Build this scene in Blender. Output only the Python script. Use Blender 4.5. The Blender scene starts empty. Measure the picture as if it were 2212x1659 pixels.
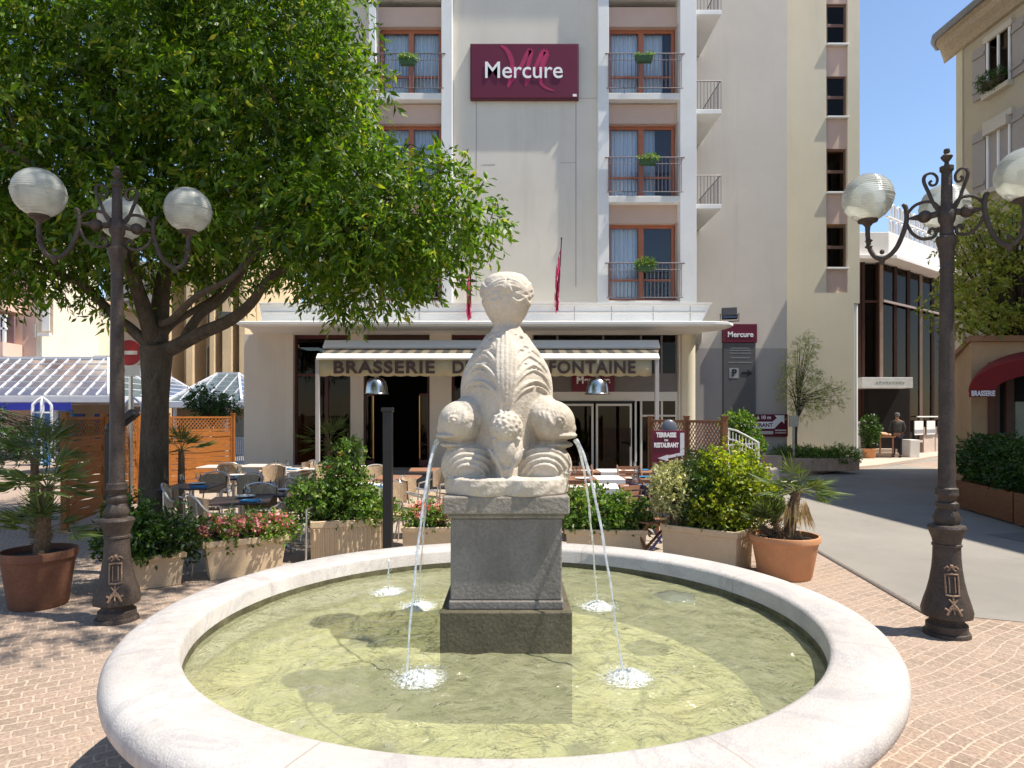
import bpy, bmesh, math, random
import numpy as np
from mathutils import Vector, Matrix
random.seed(7); rng = np.random.default_rng(7)
D = bpy.data; S = bpy.context.scene; C = S.collection
PI = math.pi; R = math.radians

# ---------------------------------------------------------------- camera, world, sun, exposure
CAMZ = 1.76; F = 1430.0; HX = 1106.0; HY = 898.0      # focal length / horizon measured on a 2212 px wide view of the photo
cam = D.objects.new('camera', D.cameras.new('camera')); C.objects.link(cam); S.camera = cam
cam.location = (0, 0, CAMZ); cam.rotation_euler = (R(90), 0, 0)
cam.data.sensor_width = 36; cam.data.lens = 36*F/2212; cam.data.shift_y = (HY-829.5)/2212
cam.data.clip_start = 0.05; cam.data.clip_end = 2000
S.render.resolution_x = 1024; S.render.resolution_y = 768
EL, AZ = R(62), R(11)                                    # sun: from the right, a touch in front of the facades
sd = Vector((math.cos(EL)*math.cos(AZ), -math.cos(EL)*math.sin(AZ), math.sin(EL)))
W = D.worlds.new('World'); S.world = W; W.use_nodes = True
nt = W.node_tree; bg = nt.nodes['Background']; sky = nt.nodes.new('ShaderNodeTexSky')
sky.sky_type = 'NISHITA'; sky.sun_disc = False; sky.sun_elevation = EL; sky.sun_rotation = R(90)+AZ
sky.altitude = 300; sky.air_density = 1.0; sky.dust_density = .25; sky.ozone_density = 1.6
nt.links.new(sky.outputs[0], bg.inputs[0]); bg.inputs[1].default_value = 0.125
sl = D.lights.new('sun', 'SUN'); sl.energy = 5.0; sl.angle = R(0.5); sl.color = (1, .93, .82)
so = D.objects.new('sun', sl); C.objects.link(so); so.rotation_euler = sd.to_track_quat('Z', 'Y').to_euler(); so.location = (20, 0, 30)
S.view_settings.view_transform = 'Standard'; S.view_settings.look = 'None'; S.view_settings.exposure = 0.73; S.view_settings.gamma = 1

def P(px, py, y): return Vector(((px-HX)/F*y, y, CAMZ-(py-HY)/F*y))
def G(px, py):
    y = F*CAMZ/(py-HY); return Vector(((px-HX)/F*y, y, 0))
def GX(px, y): return (px-HX)/F*y
def GZ(py, y): return CAMZ-(py-HY)/F*y

# ---------------------------------------------------------------- materials
MATS = {}
def nd(nt, t, **k):
    n = nt.nodes.new(t)
    for a, b in k.items(): setattr(n, a, b)
    return n
def mat(name, col, rough=.8, var=.12, scale=3., bump=.0, bscale=40., metal=0., col2=None, fine=60., spec=.4, stain=None, stretch=(1, 1, 1)):
    if name in MATS: return MATS[name]
    m = D.materials.new(name); m.use_nodes = True; t = m.node_tree; b = t.nodes['Principled BSDF']; MATS[name] = m
    b.inputs['Roughness'].default_value = rough; b.inputs['Metallic'].default_value = metal; b.inputs['Specular IOR Level'].default_value = spec
    tc = nd(t, 'ShaderNodeTexCoord'); mp = nd(t, 'ShaderNodeMapping'); mp.inputs['Scale'].default_value = stretch
    t.links.new(tc.outputs['Object'], mp.inputs[0])
    n1 = nd(t, 'ShaderNodeTexNoise'); n1.inputs['Scale'].default_value = scale; n1.inputs['Detail'].default_value = 6; n1.inputs['Roughness'].default_value = .65
    t.links.new(mp.outputs[0], n1.inputs['Vector'])
    rp = nd(t, 'ShaderNodeValToRGB')
    c2 = col2 or [c*(1+var) for c in col]; c1 = [c*(1-var) for c in col] if not col2 else col
    rp.color_ramp.elements[0].position = .3; rp.color_ramp.elements[1].position = .7
    rp.color_ramp.elements[0].color = (*[min(1, x) for x in c1], 1); rp.color_ramp.elements[1].color = (*[min(1, x) for x in c2], 1)
    t.links.new(n1.outputs['Fac'], rp.inputs[0]); out = rp.outputs[0]
    n2 = nd(t, 'ShaderNodeTexNoise'); n2.inputs['Scale'].default_value = fine; n2.inputs['Detail'].default_value = 3
    t.links.new(mp.outputs[0], n2.inputs['Vector'])
    mx = nd(t, 'ShaderNodeMix', data_type='RGBA', blend_type='MULTIPLY'); mx.inputs[0].default_value = 1
    r2 = nd(t, 'ShaderNodeMapRange'); r2.inputs[1].default_value = .3; r2.inputs[2].default_value = .7; r2.inputs[3].default_value = 1-var*.8; r2.inputs[4].default_value = 1+var*.5
    t.links.new(n2.outputs['Fac'], r2.inputs[0]); t.links.new(out, mx.inputs[6]); t.links.new(r2.outputs[0], mx.inputs[7]); out = mx.outputs[2]
    if stain:
        sc, amt, scol = stain
        mp2 = nd(t, 'ShaderNodeMapping'); mp2.inputs['Scale'].default_value = (1, 1, .1) if name.startswith('render') else (1, 1, .25); t.links.new(tc.outputs['Object'], mp2.inputs[0])
        n3 = nd(t, 'ShaderNodeTexNoise'); n3.inputs['Scale'].default_value = sc; n3.inputs['Detail'].default_value = 5; n3.inputs['Roughness'].default_value = .7
        t.links.new(mp2.outputs[0], n3.inputs['Vector'])
        r3 = nd(t, 'ShaderNodeMapRange'); r3.inputs[1].default_value = .52; r3.inputs[2].default_value = .72; r3.inputs[3].default_value = 0; r3.inputs[4].default_value = amt
        t.links.new(n3.outputs['Fac'], r3.inputs[0])
        m3 = nd(t, 'ShaderNodeMix', data_type='RGBA'); t.links.new(r3.outputs[0], m3.inputs[0]); t.links.new(out, m3.inputs[6]); m3.inputs[7].default_value = (*scol, 1); out = m3.outputs[2]
    t.links.new(out, b.inputs['Base Color'])
    if bump:
        n4 = nd(t, 'ShaderNodeTexNoise'); n4.inputs['Scale'].default_value = bscale; n4.inputs['Detail'].default_value = 5
        t.links.new(mp.outputs[0], n4.inputs['Vector'])
        bp = nd(t, 'ShaderNodeBump'); bp.inputs['Strength'].default_value = bump; bp.inputs['Distance'].default_value = .02
        t.links.new(n4.outputs['Fac'], bp.inputs['Height']); t.links.new(bp.outputs[0], b.inputs['Normal'])
    return m
def leafmat(name, c1, c2, c3=None, trans=.4, rough=.45):
    if name in MATS: return MATS[name]
    m = D.materials.new(name); m.use_nodes = True; t = m.node_tree; t.nodes.clear(); MATS[name] = m
    g = nd(t, 'ShaderNodeNewGeometry'); rp = nd(t, 'ShaderNodeValToRGB'); e = rp.color_ramp.elements
    e[0].color = (*c1, 1); e[1].color = (*c2, 1); e[1].position = .85
    if c3: x = e.new(.97); x.color = (*c3, 1)
    t.links.new(g.outputs['Random Per Island'], rp.inputs[0])
    tc = nd(t, 'ShaderNodeTexCoord'); n = nd(t, 'ShaderNodeTexNoise'); n.inputs['Scale'].default_value = 1.4; n.inputs['Detail'].default_value = 2
    t.links.new(tc.outputs['Object'], n.inputs['Vector'])
    mr = nd(t, 'ShaderNodeMapRange'); mr.inputs[1].default_value = .3; mr.inputs[2].default_value = .7; mr.inputs[3].default_value = .65; mr.inputs[4].default_value = 1.35
    t.links.new(n.outputs['Fac'], mr.inputs[0])
    mx = nd(t, 'ShaderNodeMix', data_type='RGBA', blend_type='MULTIPLY'); mx.inputs[0].default_value = 1
    t.links.new(rp.outputs[0], mx.inputs[6]); t.links.new(mr.outputs[0], mx.inputs[7])
    b = nd(t, 'ShaderNodeBsdfPrincipled'); b.inputs['Roughness'].default_value = rough; b.inputs['Specular IOR Level'].default_value = .5
    tr = nd(t, 'ShaderNodeBsdfTranslucent'); ms = nd(t, 'ShaderNodeMixShader'); ms.inputs[0].default_value = trans
    h = nd(t, 'ShaderNodeMix', data_type='RGBA', blend_type='MULTIPLY'); h.inputs[0].default_value = 1; h.inputs[7].default_value = (1.5, 1.5, .55, 1)
    t.links.new(mx.outputs[2], h.inputs[6]); t.links.new(mx.outputs[2], b.inputs['Base Color']); t.links.new(h.outputs[2], tr.inputs[0])
    t.links.new(b.outputs[0], ms.inputs[1]); t.links.new(tr.outputs[0], ms.inputs[2])
    o = nd(t, 'ShaderNodeOutputMaterial'); t.links.new(ms.outputs[0], o.inputs[0]); return m
def glassmat(name, tint=(.5, .55, .6), refl_min=.06, rough=.02, dark=.0, dcol=(.02, .02, .025), bump=0, bs=8.):
    if name in MATS: return MATS[name]
    m = D.materials.new(name); m.use_nodes = True; t = m.node_tree; t.nodes.clear(); MATS[name] = m
    tr = nd(t, 'ShaderNodeBsdfTransparent'); tr.inputs[0].default_value = (*tint, 1)
    gl = nd(t, 'ShaderNodeBsdfGlossy'); gl.inputs['Roughness'].default_value = rough
    if name == 'dark_glass': gl.inputs[0].default_value = (.42, .36, .32, 1)
    fr = nd(t, 'ShaderNodeFresnel'); fr.inputs[0].default_value = 1.22 if name in ('dark_glass', 'window_glass') else 1.5
    df = nd(t, 'ShaderNodeBsdfDiffuse'); df.inputs[0].default_value = (*dcol, 1)
    m0 = nd(t, 'ShaderNodeMixShader'); m0.inputs[0].default_value = dark; t.links.new(tr.outputs[0], m0.inputs[1]); t.links.new(df.outputs[0], m0.inputs[2])
    ad = nd(t, 'ShaderNodeMath', operation='ADD', use_clamp=True); ad.inputs[1].default_value = refl_min; t.links.new(fr.outputs[0], ad.inputs[0])
    m1 = nd(t, 'ShaderNodeMixShader'); t.links.new(ad.outputs[0], m1.inputs[0]); t.links.new(m0.outputs[0], m1.inputs[1]); t.links.new(gl.outputs[0], m1.inputs[2])
    if bump:
        tc = nd(t, 'ShaderNodeTexCoord'); n = nd(t, 'ShaderNodeTexNoise'); n.inputs['Scale'].default_value = bs; n.inputs['Detail'].default_value = 4
        t.links.new(tc.outputs['Object'], n.inputs['Vector']); bp = nd(t, 'ShaderNodeBump'); bp.inputs['Strength'].default_value = bump; bp.inputs['Distance'].default_value = .03
        t.links.new(n.outputs['Fac'], bp.inputs['Height']); t.links.new(bp.outputs[0], gl.inputs['Normal']); t.links.new(bp.outputs[0], fr.inputs['Normal'])
    o = nd(t, 'ShaderNodeOutputMaterial'); t.links.new(m1.outputs[0], o.inputs[0]); return m

# ---------------------------------------------------------------- mesh builder
class MB:
    def __init__(s): s.v = []; s.f = []
    def add(s, v, f):
        o = len(s.v); s.v += [tuple(x) for x in v]; s.f += [[i+o for i in q] for q in f]; return s
    def box(s, x0, x1, y0, y1, z0, z1):
        v = [(x, y, z) for z in (z0, z1) for y in (y0, y1) for x in (x0, x1)]
        return s.add(v, [(0, 2, 3, 1), (4, 5, 7, 6), (0, 1, 5, 4), (2, 6, 7, 3), (0, 4, 6, 2), (1, 3, 7, 5)])
    def obox(s, c, sx, sy, sz, rz=0, rx=0, ry=0):
        M = Matrix.Translation(c) @ Matrix.Rotation(rz, 4, 'Z') @ Matrix.Rotation(rx, 4, 'X') @ Matrix.Rotation(ry, 4, 'Y')
        v = [M @ Vector((x*sx/2, y*sy/2, z*sz/2)) for z in (-1, 1) for y in (-1, 1) for x in (-1, 1)]
        return s.add(v, [(0, 2, 3, 1), (4, 5, 7, 6), (0, 1, 5, 4), (2, 6, 7, 3), (0, 4, 6, 2), (1, 3, 7, 5)])
    def beam(s, a, b, w, h):
        a, b = Vector(a), Vector(b); d = (b-a); L = d.length; d.normalize()
        up = Vector((0, 0, 1)) if abs(d.z) < .95 else Vector((0, 1, 0))
        x = d.cross(up).normalized(); z = x.cross(d)
        v = [p+x*i*w/2+z*j*h/2 for p in (a, b) for j in (-1, 1) for i in (-1, 1)]
        return s.add(v, [(0, 2, 3, 1), (4, 5, 7, 6), (0, 1, 5, 4), (2, 6, 7, 3), (0, 4, 6, 2), (1, 3, 7, 5)])
    def tube(s, pts, r, n=8, cap=True):
        pts = [Vector(p) for p in pts]; m = len(pts); rr = r if hasattr(r, '__len__') else [r]*m
        o = len(s.v); ref = None
        for i, p in enumerate(pts):
            d = (pts[min(i+1, m-1)]-pts[max(i-1, 0)])
            d = d.normalized() if d.length > 1e-9 else Vector((0, 0, 1))
            if ref is None:
                ref = d.cross(Vector((0, 0, 1)) if abs(d.z) < .9 else Vector((1, 0, 0))).normalized()
            else:
                q = ref-d*ref.dot(d); ref = q.normalized() if q.length > 1e-6 else ref
            u = d.cross(ref)
            for k in range(n):
                a = 2*PI*k/n; s.v.append(tuple(p+(ref*math.cos(a)+u*math.sin(a))*rr[i]))
        for i in range(m-1):
            for k in range(n):
                a = o+i*n+k; b = o+i*n+(k+1) % n; s.f.append([a, b, b+n, a+n])
        if cap: s.f.append([o+k for k in range(n)][::-1]); s.f.append([o+(m-1)*n+k for k in range(n)])
        return s
    def lathe(s, prof, n=32, c=(0, 0, 0), cap=True, lobes=None):
        o = len(s.v); m = len(prof)
        for r, z in prof:
            for k in range(n):
                a = 2*PI*k/n; q = r*(1+(lobes(a, z) if lobes else 0)); s.v.append((c[0]+q*math.cos(a), c[1]+q*math.sin(a), c[2]+z))
        for i in range(m-1):
            for k in range(n):
                a = o+i*n+k; b = o+i*n+(k+1) % n; s.f.append([a, b, b+n, a+n])
        if cap: s.f.append([o+k for k in range(n)][::-1]); s.f.append([o+(m-1)*n+k for k in range(n)])
        return s
    def ell(s, c, rx, ry, rz, n=16, m=10):
        o = len(s.v); c = Vector(c)
        for i in range(m+1):
            t = PI*i/m
            for k in range(n):
                a = 2*PI*k/n; s.v.append((c.x+rx*math.sin(t)*math.cos(a), c.y+ry*math.sin(t)*math.sin(a), c.z-rz*math.cos(t)))
        for i in range(m):
            for k in range(n):
                a = o+i*n+k; b = o+i*n+(k+1) % n; s.f.append([a, b, b+n, a+n])
        return s
    def poly(s, pts): return s.add(pts, [list(range(len(pts)))])
    def prism(s, pts, vec):           # polygon extruded along vec
        n = len(pts); v = [Vector(p) for p in pts]; w = [p+Vector(vec) for p in v]
        return s.add(v+w, [list(range(n))[::-1], list(range(n, 2*n))]+[[i, (i+1) % n, n+(i+1) % n, n+i] for i in range(n)])
    def build(s, name, m, parent=None, loc=(0, 0, 0), smooth=False, bevel=0, local=False, mods=None):
        loc = Vector(loc); me = D.meshes.new(name)
        v = s.v if (parent or local) else [(a-loc.x, b-loc.y, c-loc.z) for a, b, c in s.v]
        me.from_pydata(v, [], s.f); me.validate(); me.update()
        if m: me.materials.append(m)
        ob = D.objects.new(name, me); C.objects.link(ob)
        bm = bmesh.new(); bm.from_mesh(me); bmesh.ops.recalc_face_normals(bm, faces=bm.faces)
        if name == 'water' and sum(f.normal.z for f in bm.faces) < 0: bmesh.ops.reverse_faces(bm, faces=bm.faces)
        if smooth:
            for f in bm.faces: f.smooth = True
            for e in bm.edges:
                if len(e.link_faces) == 2 and e.calc_face_angle(0) > R(38): e.smooth = False
        bm.to_mesh(me); bm.free()
        if parent:
            ob.parent = parent
            if not local:
                root = parent
                ob.location = -Vector(root.location) if root.parent is None else (0, 0, 0)
        else: ob.location = loc
        if bevel:
            b = ob.modifiers.new('bevel', 'BEVEL'); b.width = bevel; b.segments = 2; b.limit_method = 'ANGLE'; b.angle_limit = R(40)
        return ob
def tag(o, label, cat, group=None, kind=None):
    if label: o['label'] = label
    if cat: o['category'] = cat
    if group: o['group'] = group
    if kind: o['kind'] = kind
    return o
def thing(name, label, cat, loc=(0, 0, 0), rz=0, group=None):
    o = D.objects.new(name, None); C.objects.link(o); o.location = loc; o.rotation_euler = (0, 0, rz); o.empty_display_size = .1
    return tag(o, label, cat, group)
KIDS = {}
def copy_thing(root, loc, rz=0, label=None, group=None, scale=1):
    r = root.copy(); C.objects.link(r); r.location = loc; r.rotation_euler = (0, 0, rz); r.scale = (scale,)*3 if not hasattr(scale, '__len__') else scale
    if label: r['label'] = label
    if group: r['group'] = group
    if root.name not in KIDS: KIDS[root.name] = [(ch, [g for g in D.objects if g.parent == ch]) for ch in D.objects if ch.parent == root]
    for ch, gs in KIDS[root.name]:
        c = ch.copy(); C.objects.link(c); c.parent = r
        for g in gs: d = g.copy(); C.objects.link(d); d.parent = c
    return r
def structure(o): o['kind'] = 'structure'; return o
def textmesh(txt, size, name, m, parent, loc, rot=(R(90), 0, 0), bold=.0, sx=1., align='CENTER', ext=.004, space=1., shear=0):
    cu = D.curves.new('t', 'FONT'); cu.body = txt; cu.size = size; cu.align_x = align; cu.align_y = 'CENTER'; cu.extrude = ext; cu.offset = bold; cu.space_character = space; cu.shear = shear
    to = D.objects.new('t', cu); C.objects.link(to); bpy.context.view_layer.update()
    me = D.meshes.new_from_object(to.evaluated_get(bpy.context.evaluated_depsgraph_get())); D.objects.remove(to)
    me.materials.clear(); me.materials.append(m); me.name = name
    M = Matrix.Translation(loc) @ Matrix.Rotation(rot[2], 4, 'Z') @ Matrix.Rotation(rot[0], 4, 'X') @ Matrix.Diagonal((sx, 1, 1, 1))
    me.transform(M)
    ob = D.objects.new(name, me); C.objects.link(ob); ob.parent = parent
    ob.location = -Vector(parent.location) if parent.parent is None else (0, 0, 0)
    return ob
# leaves -------------------------------------------------------
def leafmesh(name, Pp, Dd, L, Wd, m, parent=None, loc=(0, 0, 0), fold=.25, local=False):
    Pp = np.asarray(Pp, float); n = len(Pp); Dd = np.asarray(Dd, float); Dd /= np.linalg.norm(Dd, axis=1)[:, None]+1e-9
    rv = rng.normal(size=(n, 3)); Sx = np.cross(Dd, rv); Sx /= np.linalg.norm(Sx, axis=1)[:, None]+1e-9
    N = np.cross(Dd, Sx); L = np.broadcast_to(L, (n,))[:, None]*rng.uniform(.7, 1.25, (n, 1)); Wd = np.broadcast_to(Wd, (n,))[:, None]*rng.uniform(.75, 1.2, (n, 1))
    v = np.empty((n, 4, 3)); v[:, 0] = Pp; v[:, 1] = Pp+Dd*L*.45+Sx*Wd*.5+N*Wd*fold; v[:, 2] = Pp+Dd*L-N*L*.06; v[:, 3] = Pp+Dd*L*.45-Sx*Wd*.5+N*Wd*fold
    if not (parent or local): v -= np.array(loc)
    me = D.meshes.new(name); me.vertices.add(4*n); me.vertices.foreach_set('co', v.ravel())
    me.loops.add(4*n); me.loops.foreach_set('vertex_index', np.arange(4*n, dtype=np.int32)); me.polygons.add(n)
    me.polygons.foreach_set('loop_start', np.arange(0, 4*n, 4, dtype=np.int32)); me.update(calc_edges=True); me.validate()
    me.materials.append(m); ob = D.objects.new(name, me); C.objects.link(ob)
    if parent:
        ob.parent = parent
        if not local: ob.location = -Vector(parent.location)
    else: ob.location = loc
    return ob
def cloud(ells, ntw, nl, tl=.3, droop=.3, shell=.62, spread=.6):
    """twigs spread through ellipsoids; returns leaf bases and directions. ells: (x,y,z,rx,ry,rz)"""
    E = np.array(ells, float); w = (E[:, 3]*E[:, 4]*E[:, 5])**.75; w /= w.sum(); out_p = []; out_d = []
    idx = rng.choice(len(E), ntw, p=w); u = rng.normal(size=(ntw, 3)); u /= np.linalg.norm(u, axis=1)[:, None]
    r = shell+(1-shell)*rng.random(ntw)**.6; inner = rng.random(ntw) < .2; r[inner] = rng.uniform(.25, .8, inner.sum())
    r *= rng.uniform(.85, 1.12, ntw)
    c = E[idx, :3]+u*E[idx, 3:]*r[:, None]
    d = u*np.array([1, 1, .6])+rng.normal(size=(ntw, 3))*.45; d[:, 2] -= droop; d /= np.linalg.norm(d, axis=1)[:, None]
    for k in range(nl):
        t = (k+.5)/nl; p = c+d*tl*t; p[:, 2] -= droop*tl*t*t*.8
        sd_ = rng.normal(size=(ntw, 3)); sd_ -= (sd_*d).sum(1)[:, None]*d; sd_ /= np.linalg.norm(sd_, axis=1)[:, None]+1e-9
        dd = d*(1-spread)+sd_*spread; dd[:, 2] -= droop*.8
        out_p.append(p); out_d.append(dd)
    return np.concatenate(out_p), np.concatenate(out_d), c, d

# shared materials
M_beige = mat('render_beige', (.70, .65, .56), .9, .05, .6, .15, 60, stain=(1.6, .4, (.54, .49, .42)))
M_cream_lit = mat('render_cream_lit', (.68, .62, .47), .9, .05, .6, .15, 60, stain=(1.5, .35, (.54, .48, .37)))  # yellower copy of the beige, sunlit tone of the stair tower in its colour
M_taupe_shade = mat('render_taupe_shade', (.63, .575, .50), .9, .05, .7, .15, 60, stain=(1.6, .4, (.48, .43, .37)))  # greyer copy of the beige, shade of wing and ground floor in its colour
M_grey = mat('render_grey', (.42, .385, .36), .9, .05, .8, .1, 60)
M_white = mat('white_paint', (.78, .78, .76), .6, .04, 1.2, .05, 30, stain=(1.5, .18, (.55, .52, .48)))
M_pink = mat('pink_render', (.60, .44, .36), .9, .06, 1., .1, 60)
M_orange = mat('terracotta_paint', (.44, .15, .08), .55, .1, 4)
M_rail = mat('grey_metal', (.17, .15, .16), .45, .1, 8, metal=.3)
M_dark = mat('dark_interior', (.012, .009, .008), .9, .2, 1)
M_black = mat('black_metal', (.012, .012, .014), .4, .2, 10)
M_glass = glassmat('window_glass', (.95, .97, .99), .03)
M_glassd = glassmat('dark_glass', (.30, .29, .28), .03)
M_plainw = mat('white_letter', (.85, .85, .85), .6, .01, 3)
M_maroon = mat('maroon_panel', (.13, .008, .03), .4, .06, 2)
M_soil = mat('soil', (.045, .03, .02), .95, .3, 20, .6, 60)
M_iron = mat('cast_iron', (.052, .039, .032), .55, .35, 9, .35, 70, col2=None, stain=(6, .35, (.12, .08, .06)))
M_wood = mat('orange_wood', (.32, .115, .025), .55, .22, 5, .2, 40, stretch=(1, 1, 7))
M_wood2 = mat('brown_wood', (.20, .085, .035), .6, .2, 5, .2, 40, stretch=(1, 1, 6))
M_alu = mat('aluminium_tube', (.62, .60, .58), .3, .05, 8, metal=.8)
M_wicker = mat('wicker', (.46, .33, .21), .6, .22, 20, .6, 260)
M_terra = mat('terracotta', (.52, .25, .12), .8, .1, 4, .15, 50, stain=(4, .25, (.5, .34, .24)))
M_trough = mat('planter_concrete', (.55, .42, .27), .85, .07, 4, .2, 60, stain=(3, .22, (.4, .3, .2)))
M_bark = mat('bark', (.085, .066, .045), .9, .4, 7, .9, 26, stretch=(1, 1, .35))
M_leaf = leafmat('leaf_green', (.034, .09, .006), (.14, .255, .016), (.34, .36, .04), .45)
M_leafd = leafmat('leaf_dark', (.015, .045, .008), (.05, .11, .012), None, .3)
M_leafy = leafmat('leaf_lime', (.15, .23, .015), (.33, .40, .03), (.50, .44, .07), .45)
M_leafb = leafmat('leaf_bright', (.05, .13, .016), (.16, .27, .04), (.36, .36, .14), .4)
M_leafo = leafmat('leaf_olive', (.28, .32, .12), (.52, .54, .27), None, .3)
M_leafv = leafmat('leaf_variegated', (.30, .33, .12), (.60, .58, .33), None, .3)
M_palm = leafmat('palm_green', (.05, .085, .02), (.14, .19, .05), None, .25)
M_pinkf = leafmat('pink_petal', (.60, .12, .17), (.85, .45, .46), None, .3)
M_red = leafmat('rose_petal', (.45, .03, .06), (.6, .1, .1), None, .2)

# ---------------------------------------------------------------- ground
def paving_mat():
    m = D.materials.new('paving'); m.use_nodes = True; t = m.node_tree; b = t.nodes['Principled BSDF']; b.inputs['Roughness'].default_value = .85
    tc = nd(t, 'ShaderNodeTexCoord'); mp = nd(t, 'ShaderNodeMapping'); mp.inputs['Rotation'].default_value = (0, 0, R(-33))
    nz = nd(t, 'ShaderNodeTexNoise'); nz.inputs['Scale'].default_value = .8; nz.inputs['Detail'].default_value = 2
    t.links.new(tc.outputs['Object'], nz.inputs['Vector'])
    nz2 = nd(t, 'ShaderNodeTexNoise'); nz2.inputs['Scale'].default_value = 14; nz2.inputs['Detail'].default_value = 2; t.links.new(tc.outputs['Object'], nz2.inputs['Vector'])
    a1 = nd(t, 'ShaderNodeVectorMath', operation='MULTIPLY_ADD'); a1.inputs[1].default_value = (.25, .25, 0); t.links.new(nz.outputs['Color'], a1.inputs[0]); t.links.new(tc.outputs['Object'], a1.inputs[2])
    a2 = nd(t, 'ShaderNodeVectorMath', operation='MULTIPLY_ADD'); a2.inputs[1].default_value = (.022, .022, 0); t.links.new(nz2.outputs['Color'], a2.inputs[0]); t.links.new(a1.outputs[0], a2.inputs[2])
    t.links.new(a2.outputs[0], mp.inputs[0])
    br = nd(t, 'ShaderNodeTexBrick'); br.offset = .5; t.links.new(mp.outputs[0], br.inputs['Vector'])
    br.inputs['Scale'].default_value = 1; br.inputs['Brick Width'].default_value = .125; br.inputs['Row Height'].default_value = .098
    br.inputs['Mortar Size'].default_value = .0085; br.inputs['Mortar Smooth'].default_value = .35; br.inputs['Bias'].default_value = .1
    br.inputs['Color1'].default_value = (.21, .155, .115, 1); br.inputs['Color2'].default_value = (.32, .225, .165, 1); br.inputs['Mortar'].default_value = (.46, .36, .28, 1)
    n3 = nd(t, 'ShaderNodeTexNoise'); n3.inputs['Scale'].default_value = .55; n3.inputs['Detail'].default_value = 5; t.links.new(tc.outputs['Object'], n3.inputs['Vector'])
    n4 = nd(t, 'ShaderNodeTexNoise'); n4.inputs['Scale'].default_value = 45; n4.inputs['Detail'].default_value = 4; t.links.new(tc.outputs['Object'], n4.inputs['Vector'])
    dust = nd(t, 'ShaderNodeMix', data_type='RGBA'); mr = nd(t, 'ShaderNodeMapRange'); mr.inputs[1].default_value = .38; mr.inputs[2].default_value = .66; mr.inputs[3].default_value = .05; mr.inputs[4].default_value = .75
    t.links.new(n3.outputs['Fac'], mr.inputs[0]); t.links.new(mr.outputs[0], dust.inputs[0]); t.links.new(br.outputs['Color'], dust.inputs[6]); dust.inputs[7].default_value = (.37, .285, .225, 1)
    r4 = nd(t, 'ShaderNodeMapRange'); r4.inputs[1].default_value = .3; r4.inputs[2].default_value = .7; r4.inputs[3].default_value = .72; r4.inputs[4].default_value = 1.2; t.links.new(n4.outputs['Fac'], r4.inputs[0])
    mx = nd(t, 'ShaderNodeMix', data_type='RGBA', blend_type='MULTIPLY'); mx.inputs[0].default_value = 1; t.links.new(dust.outputs[2], mx.inputs[6]); t.links.new(r4.outputs[0], mx.inputs[7])
    t.links.new(mx.outputs[2], b.inputs['Base Color'])
    ad = nd(t, 'ShaderNodeMath', operation='MULTIPLY_ADD'); ad.inputs[1].default_value = -1.; t.links.new(br.outputs['Fac'], ad.inputs[0]); t.links.new(n4.outputs['Fac'], ad.inputs[2])
    bp = nd(t, 'ShaderNodeBump'); bp.inputs['Strength'].default_value = .55; bp.inputs['Distance'].default_value = .012; t.links.new(ad.outputs[0], bp.inputs['Height']); t.links.new(bp.outputs[0], b.inputs['Normal'])
    return m
M_pave = paving_mat()
M_asph = mat('asphalt', (.27, .25, .22), .9, .12, .5, .5, 240, fine=220, stain=(.7, .45, (.19, .175, .16)))
M_walk = mat('pavement_concrete', (.46, .38, .31), .9, .08, .8, .2, 60)
M_terr = mat('terrace_paving', (.36, .30, .24), .9, .12, 1.5, .2, 60)
structure(MB().poly([(-300, -60, 0), (300, -60, 0), (300, 600, 0), (-300, 600, 0)]).build('ground', M_pave))
g = [G(1738, 1172), G(2008, 1325), G(2212, 1345), Vector((9, 5.4, 0)), Vector((14, 5.2, 0)), Vector((14, 24, 0)), Vector((30, 34, 0)), Vector((26, 36, 0)),
     G(2035, 988), G(1960, 1000), G(1900, 1010), G(1800, 1019), G(1665, 1041), G(1560, 1045), G(1600, 1075), G(1650, 1110)]
structure(MB().poly([(p.x, p.y, .004) for p in g]).build('road', M_asph))
a, b_ = G(1745, 1180), G(2005, 1330)
k = MB(); n_ = (b_-a).normalized(); s_ = Vector((-n_.y, n_.x, 0))*.02
structure(MB().poly([(a-s_).to_tuple()[:2]+(.008,), (b_-s_).to_tuple()[:2]+(.008,), (b_+s_).to_tuple()[:2]+(.008,), (a+s_).to_tuple()[:2]+(.008,)]).build('road_joint', mat('joint', (.08, .07, .065), .9)))
structure(MB().poly([(7.2, 8.2, .008), (8.6, 8.4, .008), (8.4, 10.1, .008), (7.0, 9.8, .008)]).build('road_patch', mat('asphalt_patch', (.19, .175, .155), .92, .12, 2, .5, 200)))
fw = [G(1665, 1040), G(1800, 1018), G(1900, 1009), G(1960, 999), G(2035, 987), Vector((26, 36, 0)), Vector((20, 40, 0)), Vector((8, 24, 0)), Vector((5.4, 21, 0)), Vector((5.4, 18.6, 0))]
structure(MB().prism([(p.x, p.y, -.02) for p in fw], (0, 0, .12)).build('pavement', M_walk, bevel=.02))
tf = [(-7.2, 18.4), (-7.2, 14), (-6, 9.3), (-3.2, 7.2), (0, 6.9), (2.4, 8.2), (3.2, 11.5), (2.9, 14), (5.2, 18.4)]
structure(MB().poly([(x, y, .006) for x, y in tf]).build('terrace_floor', M_terr))

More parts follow.
